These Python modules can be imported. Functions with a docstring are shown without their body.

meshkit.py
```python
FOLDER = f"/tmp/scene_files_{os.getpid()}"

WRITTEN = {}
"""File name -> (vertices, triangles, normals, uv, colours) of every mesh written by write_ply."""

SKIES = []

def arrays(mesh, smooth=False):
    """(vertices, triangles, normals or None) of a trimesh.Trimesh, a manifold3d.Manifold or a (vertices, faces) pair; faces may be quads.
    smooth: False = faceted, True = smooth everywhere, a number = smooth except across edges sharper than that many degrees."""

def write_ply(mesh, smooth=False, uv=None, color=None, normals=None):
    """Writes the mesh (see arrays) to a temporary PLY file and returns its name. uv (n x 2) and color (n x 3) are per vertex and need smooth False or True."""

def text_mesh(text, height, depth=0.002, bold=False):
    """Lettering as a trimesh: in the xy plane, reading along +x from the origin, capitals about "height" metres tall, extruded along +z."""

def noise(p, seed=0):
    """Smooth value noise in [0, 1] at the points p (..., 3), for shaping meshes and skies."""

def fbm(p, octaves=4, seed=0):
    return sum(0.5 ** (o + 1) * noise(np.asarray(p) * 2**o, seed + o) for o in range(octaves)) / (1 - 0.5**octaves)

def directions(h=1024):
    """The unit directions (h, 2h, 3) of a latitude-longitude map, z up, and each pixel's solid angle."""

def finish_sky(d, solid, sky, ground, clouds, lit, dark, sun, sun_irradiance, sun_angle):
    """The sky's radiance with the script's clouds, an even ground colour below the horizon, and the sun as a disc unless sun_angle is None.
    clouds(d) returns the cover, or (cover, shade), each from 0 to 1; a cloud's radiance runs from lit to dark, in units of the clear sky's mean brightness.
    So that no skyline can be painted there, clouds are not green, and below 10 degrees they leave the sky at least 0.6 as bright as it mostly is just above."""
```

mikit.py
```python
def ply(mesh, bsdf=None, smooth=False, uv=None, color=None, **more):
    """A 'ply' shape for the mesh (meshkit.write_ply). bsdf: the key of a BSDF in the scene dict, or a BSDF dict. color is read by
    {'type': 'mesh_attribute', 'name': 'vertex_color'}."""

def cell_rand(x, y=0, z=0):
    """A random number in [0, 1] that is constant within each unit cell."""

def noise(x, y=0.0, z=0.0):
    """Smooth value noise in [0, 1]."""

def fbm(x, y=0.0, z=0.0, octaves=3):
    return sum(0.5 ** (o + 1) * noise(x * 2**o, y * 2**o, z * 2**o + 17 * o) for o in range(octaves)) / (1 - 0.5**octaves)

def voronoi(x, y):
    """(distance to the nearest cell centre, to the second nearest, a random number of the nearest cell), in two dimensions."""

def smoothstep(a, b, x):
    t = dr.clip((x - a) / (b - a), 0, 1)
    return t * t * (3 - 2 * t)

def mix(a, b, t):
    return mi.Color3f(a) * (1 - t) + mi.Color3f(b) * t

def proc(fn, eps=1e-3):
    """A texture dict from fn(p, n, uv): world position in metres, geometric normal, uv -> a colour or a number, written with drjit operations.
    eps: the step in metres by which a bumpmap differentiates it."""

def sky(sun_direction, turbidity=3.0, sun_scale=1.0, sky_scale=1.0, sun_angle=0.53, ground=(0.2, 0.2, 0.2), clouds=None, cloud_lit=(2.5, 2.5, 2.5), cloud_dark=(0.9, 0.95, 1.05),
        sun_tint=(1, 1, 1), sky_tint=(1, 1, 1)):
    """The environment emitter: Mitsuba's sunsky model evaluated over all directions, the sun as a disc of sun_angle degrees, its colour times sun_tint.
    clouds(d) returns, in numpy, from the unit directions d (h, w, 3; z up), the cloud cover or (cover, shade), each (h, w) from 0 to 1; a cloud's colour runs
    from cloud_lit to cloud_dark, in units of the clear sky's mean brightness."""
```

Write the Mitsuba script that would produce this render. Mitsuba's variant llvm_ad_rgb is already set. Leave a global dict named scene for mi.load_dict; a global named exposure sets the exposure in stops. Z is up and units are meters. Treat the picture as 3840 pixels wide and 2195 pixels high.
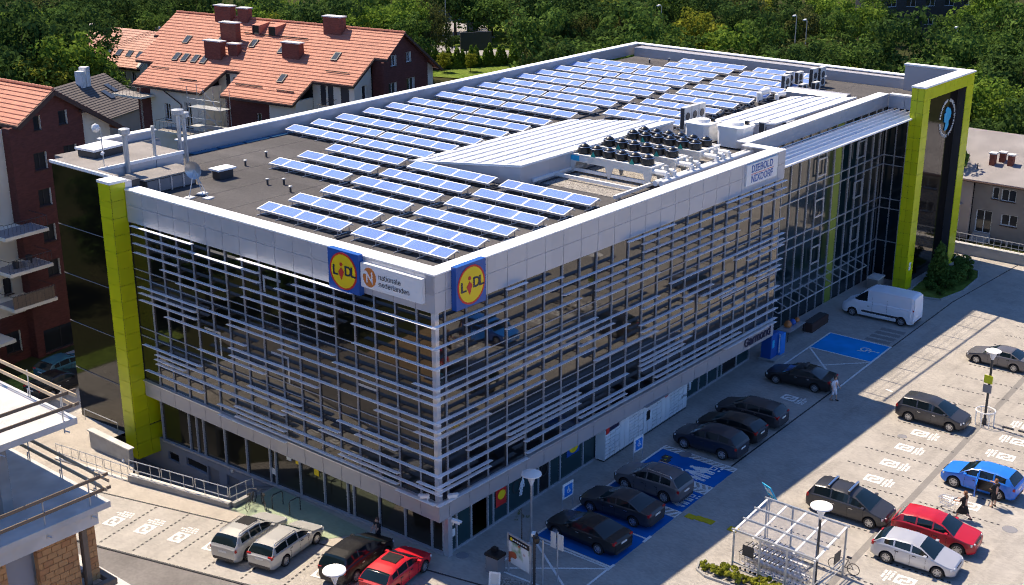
import math, random
import numpy as np, trimesh, mitsuba as mi, mikit, meshkit
import drjit as dr
from shapely.geometry import Polygon, Point, box as sbox, LineString
from shapely import affinity
from shapely.ops import unary_union
import manifold3d as m3
from mikit import noise, fbm, cell_rand, smoothstep, mix

T = mi.ScalarTransform4f
scene, labels, counts = {}, {}, {}
rng = random.Random(7)

# ---------------------------------------------------------------- camera, sky, exposure
CAM = [-43.594, -41.420, 36.277]
FWD = [0.723779, 0.605078, -0.331700]
scene['camera'] = {'type': 'perspective', 'fov': 43.2437, 'fov_axis': 'x', 'near_clip': 0.5, 'far_clip': 3000.0,
    'to_world': T().look_at(origin=CAM, target=[c + 10 * f for c, f in zip(CAM, FWD)], up=[0.2557, 0.2123, 0.9432])}
scene['sky'] = mikit.sky([1.1, 10.3, 16.08], turbidity=3, sun_scale=1.0, sky_scale=0.72, sun_tint=(.98, .985, 1.0), sky_tint=(.84, 1.0, 1.30))
exposure = 2.3

# ---------------------------------------------------------------- materials
def P(name, color, rough=0.5, **k):
    c = {'type': 'rgb', 'value': list(color)} if isinstance(color, (tuple, list)) else mikit.proc(color)
    scene[name] = {'type': 'twosided', 'b': {'type': 'principled', 'base_color': c, 'roughness': rough, **k}}
def D(name, color):
    c = {'type': 'rgb', 'value': list(color)} if isinstance(color, (tuple, list)) else mikit.proc(color)
    scene[name] = {'type': 'twosided', 'b': {'type': 'diffuse', 'reflectance': c}}
def GLASS(name, tint, refl, refl_tint=(.95, .95, .95)):
    scene[name] = {'type': 'twosided', 'b': {'type': 'blendbsdf', 'weight': refl,
        'a': {'type': 'principled', 'base_color': {'type': 'rgb', 'value': list(tint)}, 'roughness': 0.08, 'specular': 0.5},
        'b': {'type': 'conductor', 'material': 'none', 'specular_reflectance': {'type': 'rgb', 'value': list(refl_tint)}}}}
def pavers(base, tint, amp, joints=True):
    def fn(p, n, uv):
        big = fbm(p.x * .12, p.y * .12, 3.0, 3)
        mid = fbm(p.x * 1.1 + 9, p.y * 1.1, 1.0, 3)
        row = dr.floor(p.x / .1)
        b = cell_rand(row, dr.floor(p.y / .2 + .5 * (row - 2 * dr.floor(row / 2))), 4)
        v = 1 + amp * ((big - .5) * 1.1 + (mid - .5) * .8 + (b - .5) * .45)
        streak = smoothstep(.62, .8, fbm(p.x * .25 + 40, p.y * 1.6, 7.0, 3))
        return mix(base, tint, dr.clip(big * 1.4 - .3, 0, 1)) * v * (1 - .10 * streak)
    return fn
D('m_pavers', pavers((.40, .375, .335), (.345, .33, .305), .36))
D('m_pavers_walk', pavers((.43, .39, .335), (.39, .36, .315), .24))
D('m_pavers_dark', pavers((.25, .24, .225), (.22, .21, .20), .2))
D('m_asphalt', lambda p, n, uv: mi.Color3f(.20, .19, .185) * (.75 + .5 * fbm(p.x * .5, p.y * .5, 0, 4)) * (.9 + .2 * noise(p.x * 9, p.y * 9)))
D('m_farroad', lambda p, n, uv: mi.Color3f(.33, .32, .31) * (.9 + .2 * fbm(p.x * .3, p.y * .3, 0, 3)))
D('m_dirt', lambda p, n, uv: mix((.40, .29, .18), (.27, .20, .13), fbm(p.x * .18, p.y * .18, 2, 4)) * (.7 + .6 * fbm(p.x * 1.3, p.y * 1.3, 5, 3)))
D('m_soil', lambda p, n, uv: mix((.035, .05, .018), (.06, .055, .03), fbm(p.x * .2, p.y * .2, 2, 3)))
D('m_grass', lambda p, n, uv: mix((.10, .17, .025), (.16, .20, .05), fbm(p.x * .35, p.y * .35, 2, 3)) * (.7 + .6 * noise(p.x * 4, p.y * 4)))
D('m_gravel', lambda p, n, uv: mi.Color3f(.30, .285, .26) * (.45 + 1.1 * cell_rand(dr.floor(p.x / .07), dr.floor(p.y / .07), 3)))
D('m_greenpaint', pavers((.27, .36, .24), (.35, .37, .27), .25))
D('m_bluepaint', lambda p, n, uv: mi.Color3f(.012, .13, .42) * (.8 + .4 * fbm(p.x * .8, p.y * .8, 0, 3)))
D('m_bluepaint2', lambda p, n, uv: mi.Color3f(.02, .30, .72) * (.8 + .4 * fbm(p.x * .8, p.y * .8, 0, 3)))
D('m_white_line', lambda p, n, uv: mi.Color3f(.78, .77, .74) * (.82 + .3 * fbm(p.x * 2.5, p.y * 2.5, 0, 3)))
D('m_yellow_rubber', (.55, .42, .03))
D('m_roof', lambda p, n, uv: mi.Color3f(.112, .110, .112) * (.72 + .42 * fbm(p.x * .35, p.y * .12, 0, 4) + .12 * cell_rand(dr.floor(p.x / 1.05), 0, 1)) * (.92 + .16 * noise(p.x * 11, p.y * 11)))
D('m_roof_light', lambda p, n, uv: mi.Color3f(.30, .285, .27) * (.7 + .55 * fbm(p.x * .5, p.y * .5, 0, 4)))
P('m_coping', (.80, .80, .79), .45)
P('m_clad', lambda p, n, uv: mi.Color3f(.50, .505, .53) * (.965 + .07 * cell_rand(dr.floor((p.x + p.y * 1.7) / 1.55), dr.floor(p.z / 1.02), 2)), .42, metallic=.25)
P('m_clad_low', (.40, .395, .41), .45, metallic=.2)
P('m_alu', (.62, .63, .65), .32, metallic=.55)
P('m_louvre', (.78, .79, .80), .4)
P('m_mull', (.40, .41, .43), .45, metallic=.2)
P('m_steel', (.55, .56, .57), .35, metallic=.7)
P('m_galv', lambda p, n, uv: mi.Color3f(.46, .48, .49) * (.85 + .3 * noise(p.x * 3, p.y * 3, p.z * 3)), .4, metallic=.5)
P('m_green', lambda p, n, uv: mi.Color3f(.54, .57, .004) * (.96 + .08 * cell_rand(dr.floor(p.z / 1.0), dr.floor(p.x / 1.2), 5)), .35)
GLASS('m_glass', (.012, .014, .016), .76, (.97, .96, .95))
GLASS('m_glass_left', (.012, .014, .014), .68, (.97, .95, .92))
GLASS('m_glass_shop', (.012, .05, .058), .16)
GLASS('m_glass_shop_left', (.03, .028, .022), .45, (.96, .94, .88))
GLASS('m_glass_recess', (.006, .022, .028), .30, (.85, .95, .95))
GLASS('m_glass_black', (.006, .005, .005), .13, (.95, .85, .8))
GLASS('m_glass_win', (.03, .035, .04), .25)
GLASS('m_glass_car', (.006, .016, .02), .24, (.8, .97, 1.0))
P('m_cell', lambda p, n, uv: mix((.15, .245, .56), (.46, .51, .66), dr.select((uv.x - dr.floor(uv.x) < .06) | (uv.y - dr.floor(uv.y) < .06), .55, 0.0)) * (.93 + .14 * cell_rand(dr.floor(p.x / 1.3), dr.floor(p.y / 1.9), 1)), .12, specular=.6)
P('m_green_dull', (.20, .25, .03), .4)
P('m_white', (.78, .78, .76), .4)
P('m_offwhite', (.62, .61, .57), .45)
P('m_cream', lambda p, n, uv: mi.Color3f(.66, .63, .53) * (.93 + .14 * fbm(p.x * .8, p.y * .8, p.z * .8, 3)), .8)
P('m_plaster_grey', lambda p, n, uv: mi.Color3f(.25, .22, .19) * (.75 + .5 * fbm(p.x * .8, p.y * .8, p.z * .8, 4)), .9)
P('m_plaster_tan', lambda p, n, uv: mi.Color3f(.42, .34, .28) * (.85 + .3 * fbm(p.x * .8, p.y * .8, p.z * .8, 3)), .9)
P('m_plinth', (.26, .28, .32), .6)
P('m_concrete', lambda p, n, uv: mi.Color3f(.56, .545, .51) * (.72 + .5 * fbm(p.x * 1.3, p.y * 1.3, p.z * 1.3, 4)), .85)
P('m_concrete_grey', lambda p, n, uv: mi.Color3f(.30, .30, .29) * (.7 + .6 * fbm(p.x * 1.3, p.y * 1.3, p.z * 1.3, 4)), .85)
def brickwork(base, joint):
    def fn(p, n, uv):
        h = dr.select(dr.abs(n.x) > dr.abs(n.y), p.y, p.x)
        r = dr.floor(p.z / .075)
        b = cell_rand(r, dr.floor(h / .25 + .5 * (r - 2 * dr.floor(r / 2))), 2)
        return mi.Color3f(base) * (.78 + .35 * b + .15 * (fbm(p.x * .6, p.y * .6, p.z * .6, 2) - .5)) * joint
    return fn
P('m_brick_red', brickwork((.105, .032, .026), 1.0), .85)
P('m_brick_chimney', brickwork((.20, .065, .042), 1.0), .85)
P('m_block', lambda p, n, uv: mi.Color3f(.46, .25, .105) * (.85 + .3 * fbm(p.x * 5, p.y * 5, p.z * 5, 3)), .85)
P('m_block_b', lambda p, n, uv: mi.Color3f(.40, .20, .085) * (.85 + .3 * fbm(p.x * 5, p.y * 5, p.z * 5, 3)), .85)
P('m_tile_red', lambda p, n, uv: mi.Color3f(.45, .170, .105) * (.80 + .3 * fbm(p.x * .9, p.y * .9, p.z * .9, 3) + .12 * (cell_rand(dr.floor(p.y / .3), dr.floor(p.z / .2), 2) - .5)), .7)
P('m_tile_pink', lambda p, n, uv: mi.Color3f(.55, .28, .20) * (.85 + .3 * fbm(p.x * .9, p.y * .9, p.z * .9, 3)), .7)
P('m_tile_brown', lambda p, n, uv: mi.Color3f(.10, .085, .078) * (.85 + .3 * fbm(p.x * .9, p.y * .9, p.z * .9, 3)), .7)
D('m_slate', lambda p, n, uv: mi.Color3f(.30, .285, .28) * (.8 + .4 * fbm(p.x * .5, p.y * .5, 0, 3)))
P('m_eave', (.06, .03, .022), .7)
P('m_timber', lambda p, n, uv: mi.Color3f(.50, .39, .25) * (.75 + .5 * noise(p.x * 2, p.y * 2, p.z * 9)), .7)
P('m_timber_dark', (.17, .13, .095), .7)
P('m_black', (.012, .012, .013), .35)
P('m_dark', (.035, .036, .04), .5)
P('m_grey', (.22, .22, .23), .5)
P('m_rubber', (.018, .018, .019), .75)
P('m_rim', (.55, .56, .58), .3, metallic=.8)
P('m_chrome', (.7, .7, .72), .18, metallic=1.0)
P('m_lamp_clear', (.72, .74, .76), .15, specular=.7)
P('m_lamp_red', (.42, .012, .012), .2)
P('m_plate', (.7, .7, .68), .4)
P('m_blue_sign', (.02, .20, .62), .4)
P('m_cyan_sign', (.02, .42, .72), .35)
P('m_brandblue', (.010, .085, .35), .35)
P('m_brandyellow', (.83, .60, .005), .4)
P('m_brandred', (.58, .025, .02), .4)
P('m_navy', (.012, .014, .05), .4)
P('m_orange', (.60, .19, .045), .4)
P('m_tarp', (.01, .11, .22), .5)
P('m_teal', (.02, .30, .22), .4)
P('m_poster', lambda p, n, uv: mix(mix((.75, .75, .72), (.12, .28, .05), dr.clip(fbm(p.y * 2.1, p.z * 2.1, 1, 3) * 3 - 1.3, 0, 1)), (.45, .10, .04), smoothstep(.58, .66, noise(p.y * 2.6 + 5, p.z * 2.6))), .5)
P('m_gridglass', lambda p, n, uv: mi.Color3f(.70, .71, .72) * (.94 + .12 * cell_rand(dr.floor(p.x / 1.05), dr.floor(p.y / .6), 1)), .25, specular=.5)
P('m_skin', (.50, .29, .20), .6)
P('m_hair', (.07, .035, .018), .6)
P('m_hair_ginger', (.20, .08, .03), .6)
P('m_cloth_black', (.012, .012, .014), .9)
P('m_cloth_white', (.72, .72, .76), .9)
scene['m_pane_clear'] = {'type': 'thindielectric', 'int_ior': 1.5}
PAINTS = dict(black=(.006, .006, .007), darkgrey=(.045, .046, .052), grey=(.14, .135, .14), silver=(.48, .49, .52), silverbeige=(.46, .46, .44), blue=(.015, .16, .62), red=(.42, .006, .018), white=(.74, .76, .80), teal=(.02, .10, .14), navy=(.012, .017, .03), brightred=(.50, .01, .02))
for k, c in PAINTS.items():
    P('paint_' + k, c, .3, metallic=.35 if k in ('grey', 'silver', 'silverbeige', 'darkgrey') else .0, clearcoat=1.0, clearcoat_gloss=.95, specular=.5)
def leafmat(name, c1, c2):
    f = lambda p, n, uv: mix(c1, c2, dr.clip(fbm(p.x * .55, p.y * .55, p.z * .55, 3) * 1.8 - .4, 0, 1)) * 1.4 * (.75 + .5 * cell_rand(dr.floor(p.x * 2.3), dr.floor(p.y * 2.3), dr.floor(p.z * 2.3)))
    scene[name] = {'type': 'principledthin', 'base_color': mikit.proc(f), 'roughness': .6, 'diff_trans': .55, 'spec_trans': 0.0, 'eta': 1.3}
leafmat('leaf_dark', (.024, .050, .015), (.062, .105, .027))
leafmat('leaf_mid', (.038, .080, .018), (.098, .155, .034))
leafmat('leaf_bright', (.072, .132, .018), (.150, .215, .034))
leafmat('leaf_yellow', (.125, .150, .018), (.215, .220, .030))
leafmat('leaf_olive', (.060, .072, .024), (.105, .120, .040))
P('m_bark', (.07, .05, .035), .9)

# ---------------------------------------------------------------- helpers
def uniq(k):
    n = counts.get(k, 0); counts[k] = n + 1
    return k if n == 0 else f'{k}_{n:03d}'
def thing(name, label, cat, group=None, kind=None):
    k = uniq(name); labels[k] = {'label': label, 'category': cat}
    if group: labels[k]['group'] = group
    if kind: labels[k]['kind'] = kind
    return k
def part(par, name, mesh, bsdf, tw=None, smooth=False, label=None, kind=None, uv=None):
    k = uniq(f'{par}__{name}' if par else name)
    d = mesh if isinstance(mesh, dict) else mikit.ply(mesh, bsdf, smooth=smooth, uv=uv)
    if tw is not None: d = {**d, 'to_world': tw}
    scene[k] = d
    if label or kind:
        labels[k] = {}
        if label: labels[k]['label'] = label
        if kind: labels[k]['kind'] = kind
    return k
def struct(name, mesh, bsdf, **k):
    key = part(None, name, mesh, bsdf, **k); labels[key] = {'kind': 'structure'}; return key
def single(name, label, cat, mesh, bsdf, group=None, kind=None, **k):
    key = part(None, name, mesh, bsdf, **k); labels[key] = {'label': label, 'category': cat}
    if group: labels[key]['group'] = group
    if kind: labels[key]['kind'] = kind
    return key
BF = np.array([[0, 2, 3, 1], [4, 5, 7, 6], [0, 1, 5, 4], [2, 6, 7, 3], [0, 4, 6, 2], [1, 3, 7, 5]])
BV = np.array([[x, y, z] for z in (0, 1) for y in (0, 1) for x in (0, 1)], float)
def tri(f):
    f = np.asarray(f); return np.vstack([f[:, [0, 1, 2]], f[:, [0, 2, 3]]]) if f.shape[1] == 4 else f
BFT = tri(BF)
def bx(x0, x1, y0, y1, z0, z1):
    return BV * [x1 - x0, y1 - y0, z1 - z0] + [x0, y0, z0], BFT
def cbx(c, s, rz=0.0):
    v = (BV - .5) * s
    if rz:
        a, b = math.cos(rz), math.sin(rz); v = np.stack([v[:, 0] * a - v[:, 1] * b, v[:, 0] * b + v[:, 1] * a, v[:, 2]], 1)
    return v + np.array(c), BFT
def cat(*ms):
    ms = [m for m in (ms[0] if len(ms) == 1 and isinstance(ms[0], list) else ms)]
    vs, fs, n = [], [], 0
    for m in ms:
        if isinstance(m, trimesh.Trimesh): m = (np.array(m.vertices), np.array(m.faces))
        elif hasattr(m, 'to_mesh'):
            q = m.to_mesh(); m = (q.vert_properties[:, :3], q.tri_verts)
        v, f = m; f = tri(f); vs.append(np.asarray(v, float)); fs.append(f + n); n += len(v)
    return np.vstack(vs), np.vstack(fs)
def xf(m, M):
    if isinstance(m, trimesh.Trimesh): m = (np.array(m.vertices), np.array(m.faces))
    v, f = m; M = np.asarray(M, float); return np.asarray(v) @ M[:3, :3].T + M[:3, 3], f
def rot(m, a, c=(0, 0, 0)):
    v, f = m; ca, sa = math.cos(a), math.sin(a); v = np.asarray(v) - c
    return np.stack([v[:, 0] * ca - v[:, 1] * sa, v[:, 0] * sa + v[:, 1] * ca, v[:, 2]], 1) + c, f
def frame(d, up=(0, 0, 1)):
    d = np.asarray(d, float); d = d / np.linalg.norm(d)
    s = np.cross(d, up); n = np.linalg.norm(s); s = np.array([1., 0, 0]) if n < 1e-6 else s / n
    return d, s, np.cross(s, d)
def bar(a, b, w, h):
    a, b = np.asarray(a, float), np.asarray(b, float); d, s, u = frame(b - a); L = np.linalg.norm(b - a)
    v = (BV - [0, .5, .5]) * [L, w, h]
    return a + v[:, :1] * d + v[:, 1:2] * s + v[:, 2:] * u, BFT
def tube(a, b, r, n=8, r2=None):
    a, b = np.asarray(a, float), np.asarray(b, float); d, s, u = frame(b - a); r2 = r if r2 is None else r2
    t = np.arange(n) * 2 * np.pi / n; c = np.cos(t)[:, None] * s + np.sin(t)[:, None] * u
    v = np.vstack([a + r * c, b + r2 * c, [a], [b]]); i = np.arange(n); j = (i + 1) % n
    f = np.vstack([np.stack([i, j, j + n], 1), np.stack([i, j + n, i + n], 1), np.stack([j, i, i * 0 + 2 * n], 1), np.stack([i + n, j + n, i * 0 + 2 * n + 1], 1)])
    return v, f
def path(pts, r, n=6):
    return cat([tube(pts[i], pts[i + 1], r, n) for i in range(len(pts) - 1)])
def lathe(prof, n=16, c=(0, 0, 0)):
    prof = np.array(prof, float); t = np.arange(n) * 2 * np.pi / n; k = len(prof)
    v = np.stack([prof[:, None, 0] * np.cos(t), prof[:, None, 0] * np.sin(t), np.broadcast_to(prof[:, 1:2], (k, n))], -1).reshape(-1, 3) + c
    i, j = np.meshgrid(np.arange(k - 1), np.arange(n), indexing='ij'); i, j = i.ravel(), j.ravel(); jn = (j + 1) % n
    return v, np.vstack([np.stack([i * n + j, i * n + jn, (i + 1) * n + jn], 1), np.stack([i * n + j, (i + 1) * n + jn, (i + 1) * n + j], 1)])
def ext(poly, h):
    polys = getattr(poly, 'geoms', [poly]); out = []
    for g_ in polys:
        if g_.is_empty or g_.area < 1e-7: continue
        m = trimesh.creation.extrude_polygon(g_, h, engine='earcut'); out.append((np.array(m.vertices), np.array(m.faces)))
    return cat(out)
def onplane(m, o, ux, uy):          # maps a mesh drawn in (x, y, height) onto a plane: x -> ux, y -> uy, height -> normal
    v, f = m; ux, uy = np.asarray(ux, float), np.asarray(uy, float); nz = np.cross(ux, uy)
    return np.asarray(o) + v[:, :1] * ux + v[:, 1:2] * uy + v[:, 2:] * nz, f
def g(x, y):
    return -.045 * np.clip(np.asarray(y, float) - 1, 0, 36) * (1 - np.clip(np.asarray(x, float) / 30, 0, 1))
def sheet(poly, dz, res=2.0):
    out = []
    for q in getattr(poly, 'geoms', [poly]):
        if q.is_empty: continue
        v, f = trimesh.creation.triangulate_polygon(q, engine='earcut')
        v3 = np.column_stack([v, np.zeros(len(v))])
        if res: v3, f = trimesh.remesh.subdivide_to_size(v3, f, res, max_iter=14)
        v3 = np.asarray(v3); f = np.asarray(f)
        nrm = np.cross(v3[f[:, 1]] - v3[f[:, 0]], v3[f[:, 2]] - v3[f[:, 0]])[:, 2]; f = np.where(nrm[:, None] < 0, f[:, ::-1], f)
        v3[:, 2] = g(v3[:, 0], v3[:, 1]) + dz; out.append((v3, f))
    return cat(out)
def strip(a, b, w):
    return LineString([a, b]).buffer(w / 2, cap_style=2)
def ellipse(cx, cy, rx, ry, n=32):
    t = np.linspace(0, 2 * np.pi, n, endpoint=False); return Polygon(np.column_stack([cx + rx * np.cos(t), cy + ry * np.sin(t)]))
def text(s, h, depth=.02, bold=False):
    m = meshkit.text_mesh(s, h, depth, bold); return np.array(m.vertices), np.array(m.faces)
def ordinal(n):
    return ['first', 'second', 'third', 'fourth', 'fifth', 'sixth', 'seventh', 'eighth', 'ninth', 'tenth', 'eleventh', 'twelfth', 'thirteenth', 'fourteenth', 'fifteenth', 'sixteenth', 'seventeenth', 'eighteenth', 'nineteenth', 'twentieth', 'twenty-first', 'twenty-second', 'twenty-third', 'twenty-fourth'][n]
# ---------------------------------------------------------------- the setting
X = np.unique(np.concatenate([np.arange(-70, 80, 2.), [0, 30], np.arange(-600, -70, 40.), np.arange(80, 700, 20.)]))
Y = np.unique(np.concatenate([np.arange(-70, 61, 2.), [1, 37], np.arange(-600, -70, 40.), np.arange(61, 700, 20.)]))
gx, gy = np.meshgrid(X, Y); nx = len(X)
ii, jj = np.meshgrid(np.arange(len(Y) - 1), np.arange(nx - 1), indexing='ij'); q0 = (ii * nx + jj).ravel()
gz = g(gx, gy) - .12 + np.where(gx > 175, (gx - 175) * .02, 0)
gz = np.where((gx > -2.9) & (gx < 12) & (gy > 15) & (gy < 33.9), -4.0, gz)      # the sunken ramp
struct('ground', (np.column_stack([gx.ravel(), gy.ravel(), gz.ravel()]), np.stack([q0, q0 + 1, q0 + nx + 1, q0 + nx], 1)), 'm_soil')
EDGE0, EDV = np.array([-1.03, 0.]), np.array([-.2286, 1.]) / math.hypot(.2286, 1)      # line between the left bays and the pavement
PERP = np.array([-EDV[1], EDV[0]])
def edge(t, d=0): return EDGE0 + EDV * t + PERP * d
lot = Polygon([edge(-9, 0), edge(42, 0), (30, 41.5), (30, 34.2), (.7, 34.2), (.7, .3), (35.5, 1.85), (35.5, 3.25), (59.2, 3.25), (59.2, .4), (73, .4), (73, -4.5), (120, -9), (120, -75), (-20, -75), (-20, -40)])
bays = Polygon([edge(-12, 0), edge(36, 0), edge(36, 5.15), edge(-12, 5.15)])
RAMP = Polygon([(1.2, 14.25), (-2.75, 14.25), (-4.0, 22.2), (-2.6, 24.0), (-2.45, 28.8), (1.2, 28.8)])
lot = lot.difference(bays).difference(RAMP)
walk = Polygon([edge(-1, 0), edge(36, 0), (.6, 34.2), (.68, .2), (.3, -.7)])
walk = walk.difference(RAMP)
gravel = Polygon([(.9, -3.1), (1.5, -5.4), (1.75, -7.2), (-1.5, -9.5), (-3.6, -6.4), (-1.0, -3.6)])
bed = Polygon([(56.9, -1.05), (56.4, -2.4), (56.8, -3.9), (60.1, -4.5), (64.3, -4.2), (66.2, -3.5), (66.7, -1.9), (66.0, -.8), (60, -.7)])
cartbed = Polygon([(8.75, -10.6), (8.0, -10.9), (7.7, -11.6), (8.0, -15.4), (8.9, -16.6), (8.95, -12.4)])
def wave(pg): return pg.difference(gravel).difference(bed).difference(cartbed)
LOT = struct('car_park', sheet(wave(lot.difference(walk)), 0), 'm_pavers')
struct('parking_bays', sheet(wave(bays), -.01), 'm_pavers')
struct('pavement', sheet(walk.difference(gravel), .0), 'm_pavers_walk')
part('parking_bays', 'kerb_line', cat([bar((*edge(t), g(*edge(t)) + .0), (*edge(t + 2), g(*edge(t + 2)) + .0), .10, .02) for t in range(-4, 34, 2)]), 'm_dark')
part('parking_bays', 'kerb_line', cat([bar((*edge(t, 5.15), g(*edge(t, 5.15))), (*edge(t + 2, 5.15), g(*edge(t + 2, 5.15))), .12, .06) for t in range(-12, 34, 2)]), 'm_dark')
struct('gravel_bed', sheet(gravel, .02), 'm_gravel')
struct('flower_bed', sheet(bed, .05), 'm_grass')
struct('gravel_bed', sheet(cartbed, .05), 'm_gravel')
for pg, par in ((cartbed, 'gravel_bed_001'), (bed, 'flower_bed')):
    c = list(pg.exterior.coords)
    part(par, 'kerb', cat([bar((*c[i], .05), (*c[i + 1], .05), .10, .16) for i in range(len(c) - 1)]), 'm_concrete_grey')
road = Polygon([edge(-14, 5.15), edge(42, 5.15), edge(42, 12.5), edge(-14, 12.5)])
struct('asphalt_road', sheet(road, -.03), 'm_asphalt')
struct('dirt_lot', sheet(Polygon([edge(-14, 12.5), edge(30, 12.5), (-75, 30), (-75, -60), (-20, -60)]), -.02, 4.), 'm_dirt')
struct('grass_strip', sheet(Polygon([(-14, 41), (30, 41.4), (30, 44.0), (-14, 43.8)]), .02), 'm_grass')
struct('green_bike_area', sheet(Polygon([(-2.9, 14.1), (.6, 14.1), (.0, 5.5), (-2.3, 6.9)]), .016), 'm_greenpaint')
# far roads and verges
def far(name, pts, dz, m): struct(name, sheet(Polygon(pts), dz, None), m)
far('far_road', [(126.5, 121), (118, 150), (104, 215), (112, 218), (126, 152), (133.5, 122), (142, 90), (150, 40), (143, 38), (134.5, 88)], .03, 'm_farroad')
far('grass_verge', [(110, 96), (126, 90), (134, 88), (126.3, 121), (118, 150), (100, 150), (105, 112)], .01, 'm_grass')
far('grass_verge', [(134, 122), (142.3, 90), (158, 98), (152, 124), (165, 134), (160, 140), (128, 152)], .01, 'm_grass')
far('side_street', [(136, 126), (147, 122), (158, 134), (176, 150), (172, 156), (152, 140), (138, 134)], .03, 'm_farroad')
far('far_lane', [(104, 215), (70, 178), (74, 172), (110, 205)], .03, 'm_farroad')
far('back_lane', [(73, -5.6), (70.6, -5.6), (70.6, 4.3), (74, 4.3)], .02, 'm_concrete_grey')
# ---------------------------------------------------------------- painted markings
def mark(par, pg, dz, m, label=None): return part(par, 'painted_mark', sheet(pg, dz, 3.), m, label=label)
fr = lambda x: -2.38 + .047 * x
bk = lambda x: -7.52 + .047 * x
def quad(x0, x1, inset=0): return Polygon([(x0, fr(x0) - inset), (x1, fr(x1) - inset), (x1 + .02, bk(x1) + inset), (x0 + .02, bk(x0) + inset)])
for x0, x1 in ((5.45, 8.95), (9.0, 11.9), (12.75, 15.3), (16.45, 18.85)): mark('car_park', quad(x0, x1), .004, 'm_bluepaint', 'blue painted parking bay')
white = [strip((5.3, fr(5.3)), (12.7, fr(12.7)), .14), strip((12.7, fr(12.7)), (19.4, fr(19.4)), .14), strip((5.32, fr(5.3)), (5.36, bk(5.3)), .14), strip((5.05, fr(5.1)), (5.2, bk(5.1) + .1), .12),
         strip((8.97, fr(9)), (8.99, bk(9)), .12), strip((8.6, bk(8.6)), (9.4, bk(9.4)), .16), strip((5.0, bk(5)), (5.7, bk(5.7)), .16)]
for x0, x1, sgn in ((11.95, 12.7, 1), (15.35, 16.4, 0), (18.9, 19.42, 1)):
    q = quad(x0, x1); white.append(q.boundary.buffer(.06).intersection(q.buffer(.02)))
    y = fr(x0)
    while y > bk(x0) - .5:
        if sgn: white.append(strip((x0, y), (x1, y - .42), .15).intersection(q))
        else:
            m_ = (x0 + x1) / 2; white += [strip((x0, y), (m_, y - .42), .15).intersection(q), strip((x1, y), (m_, y - .42), .15).intersection(q), strip((m_, fr(m_)), (m_, bk(m_)), .07)]
        y -= .42
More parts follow.
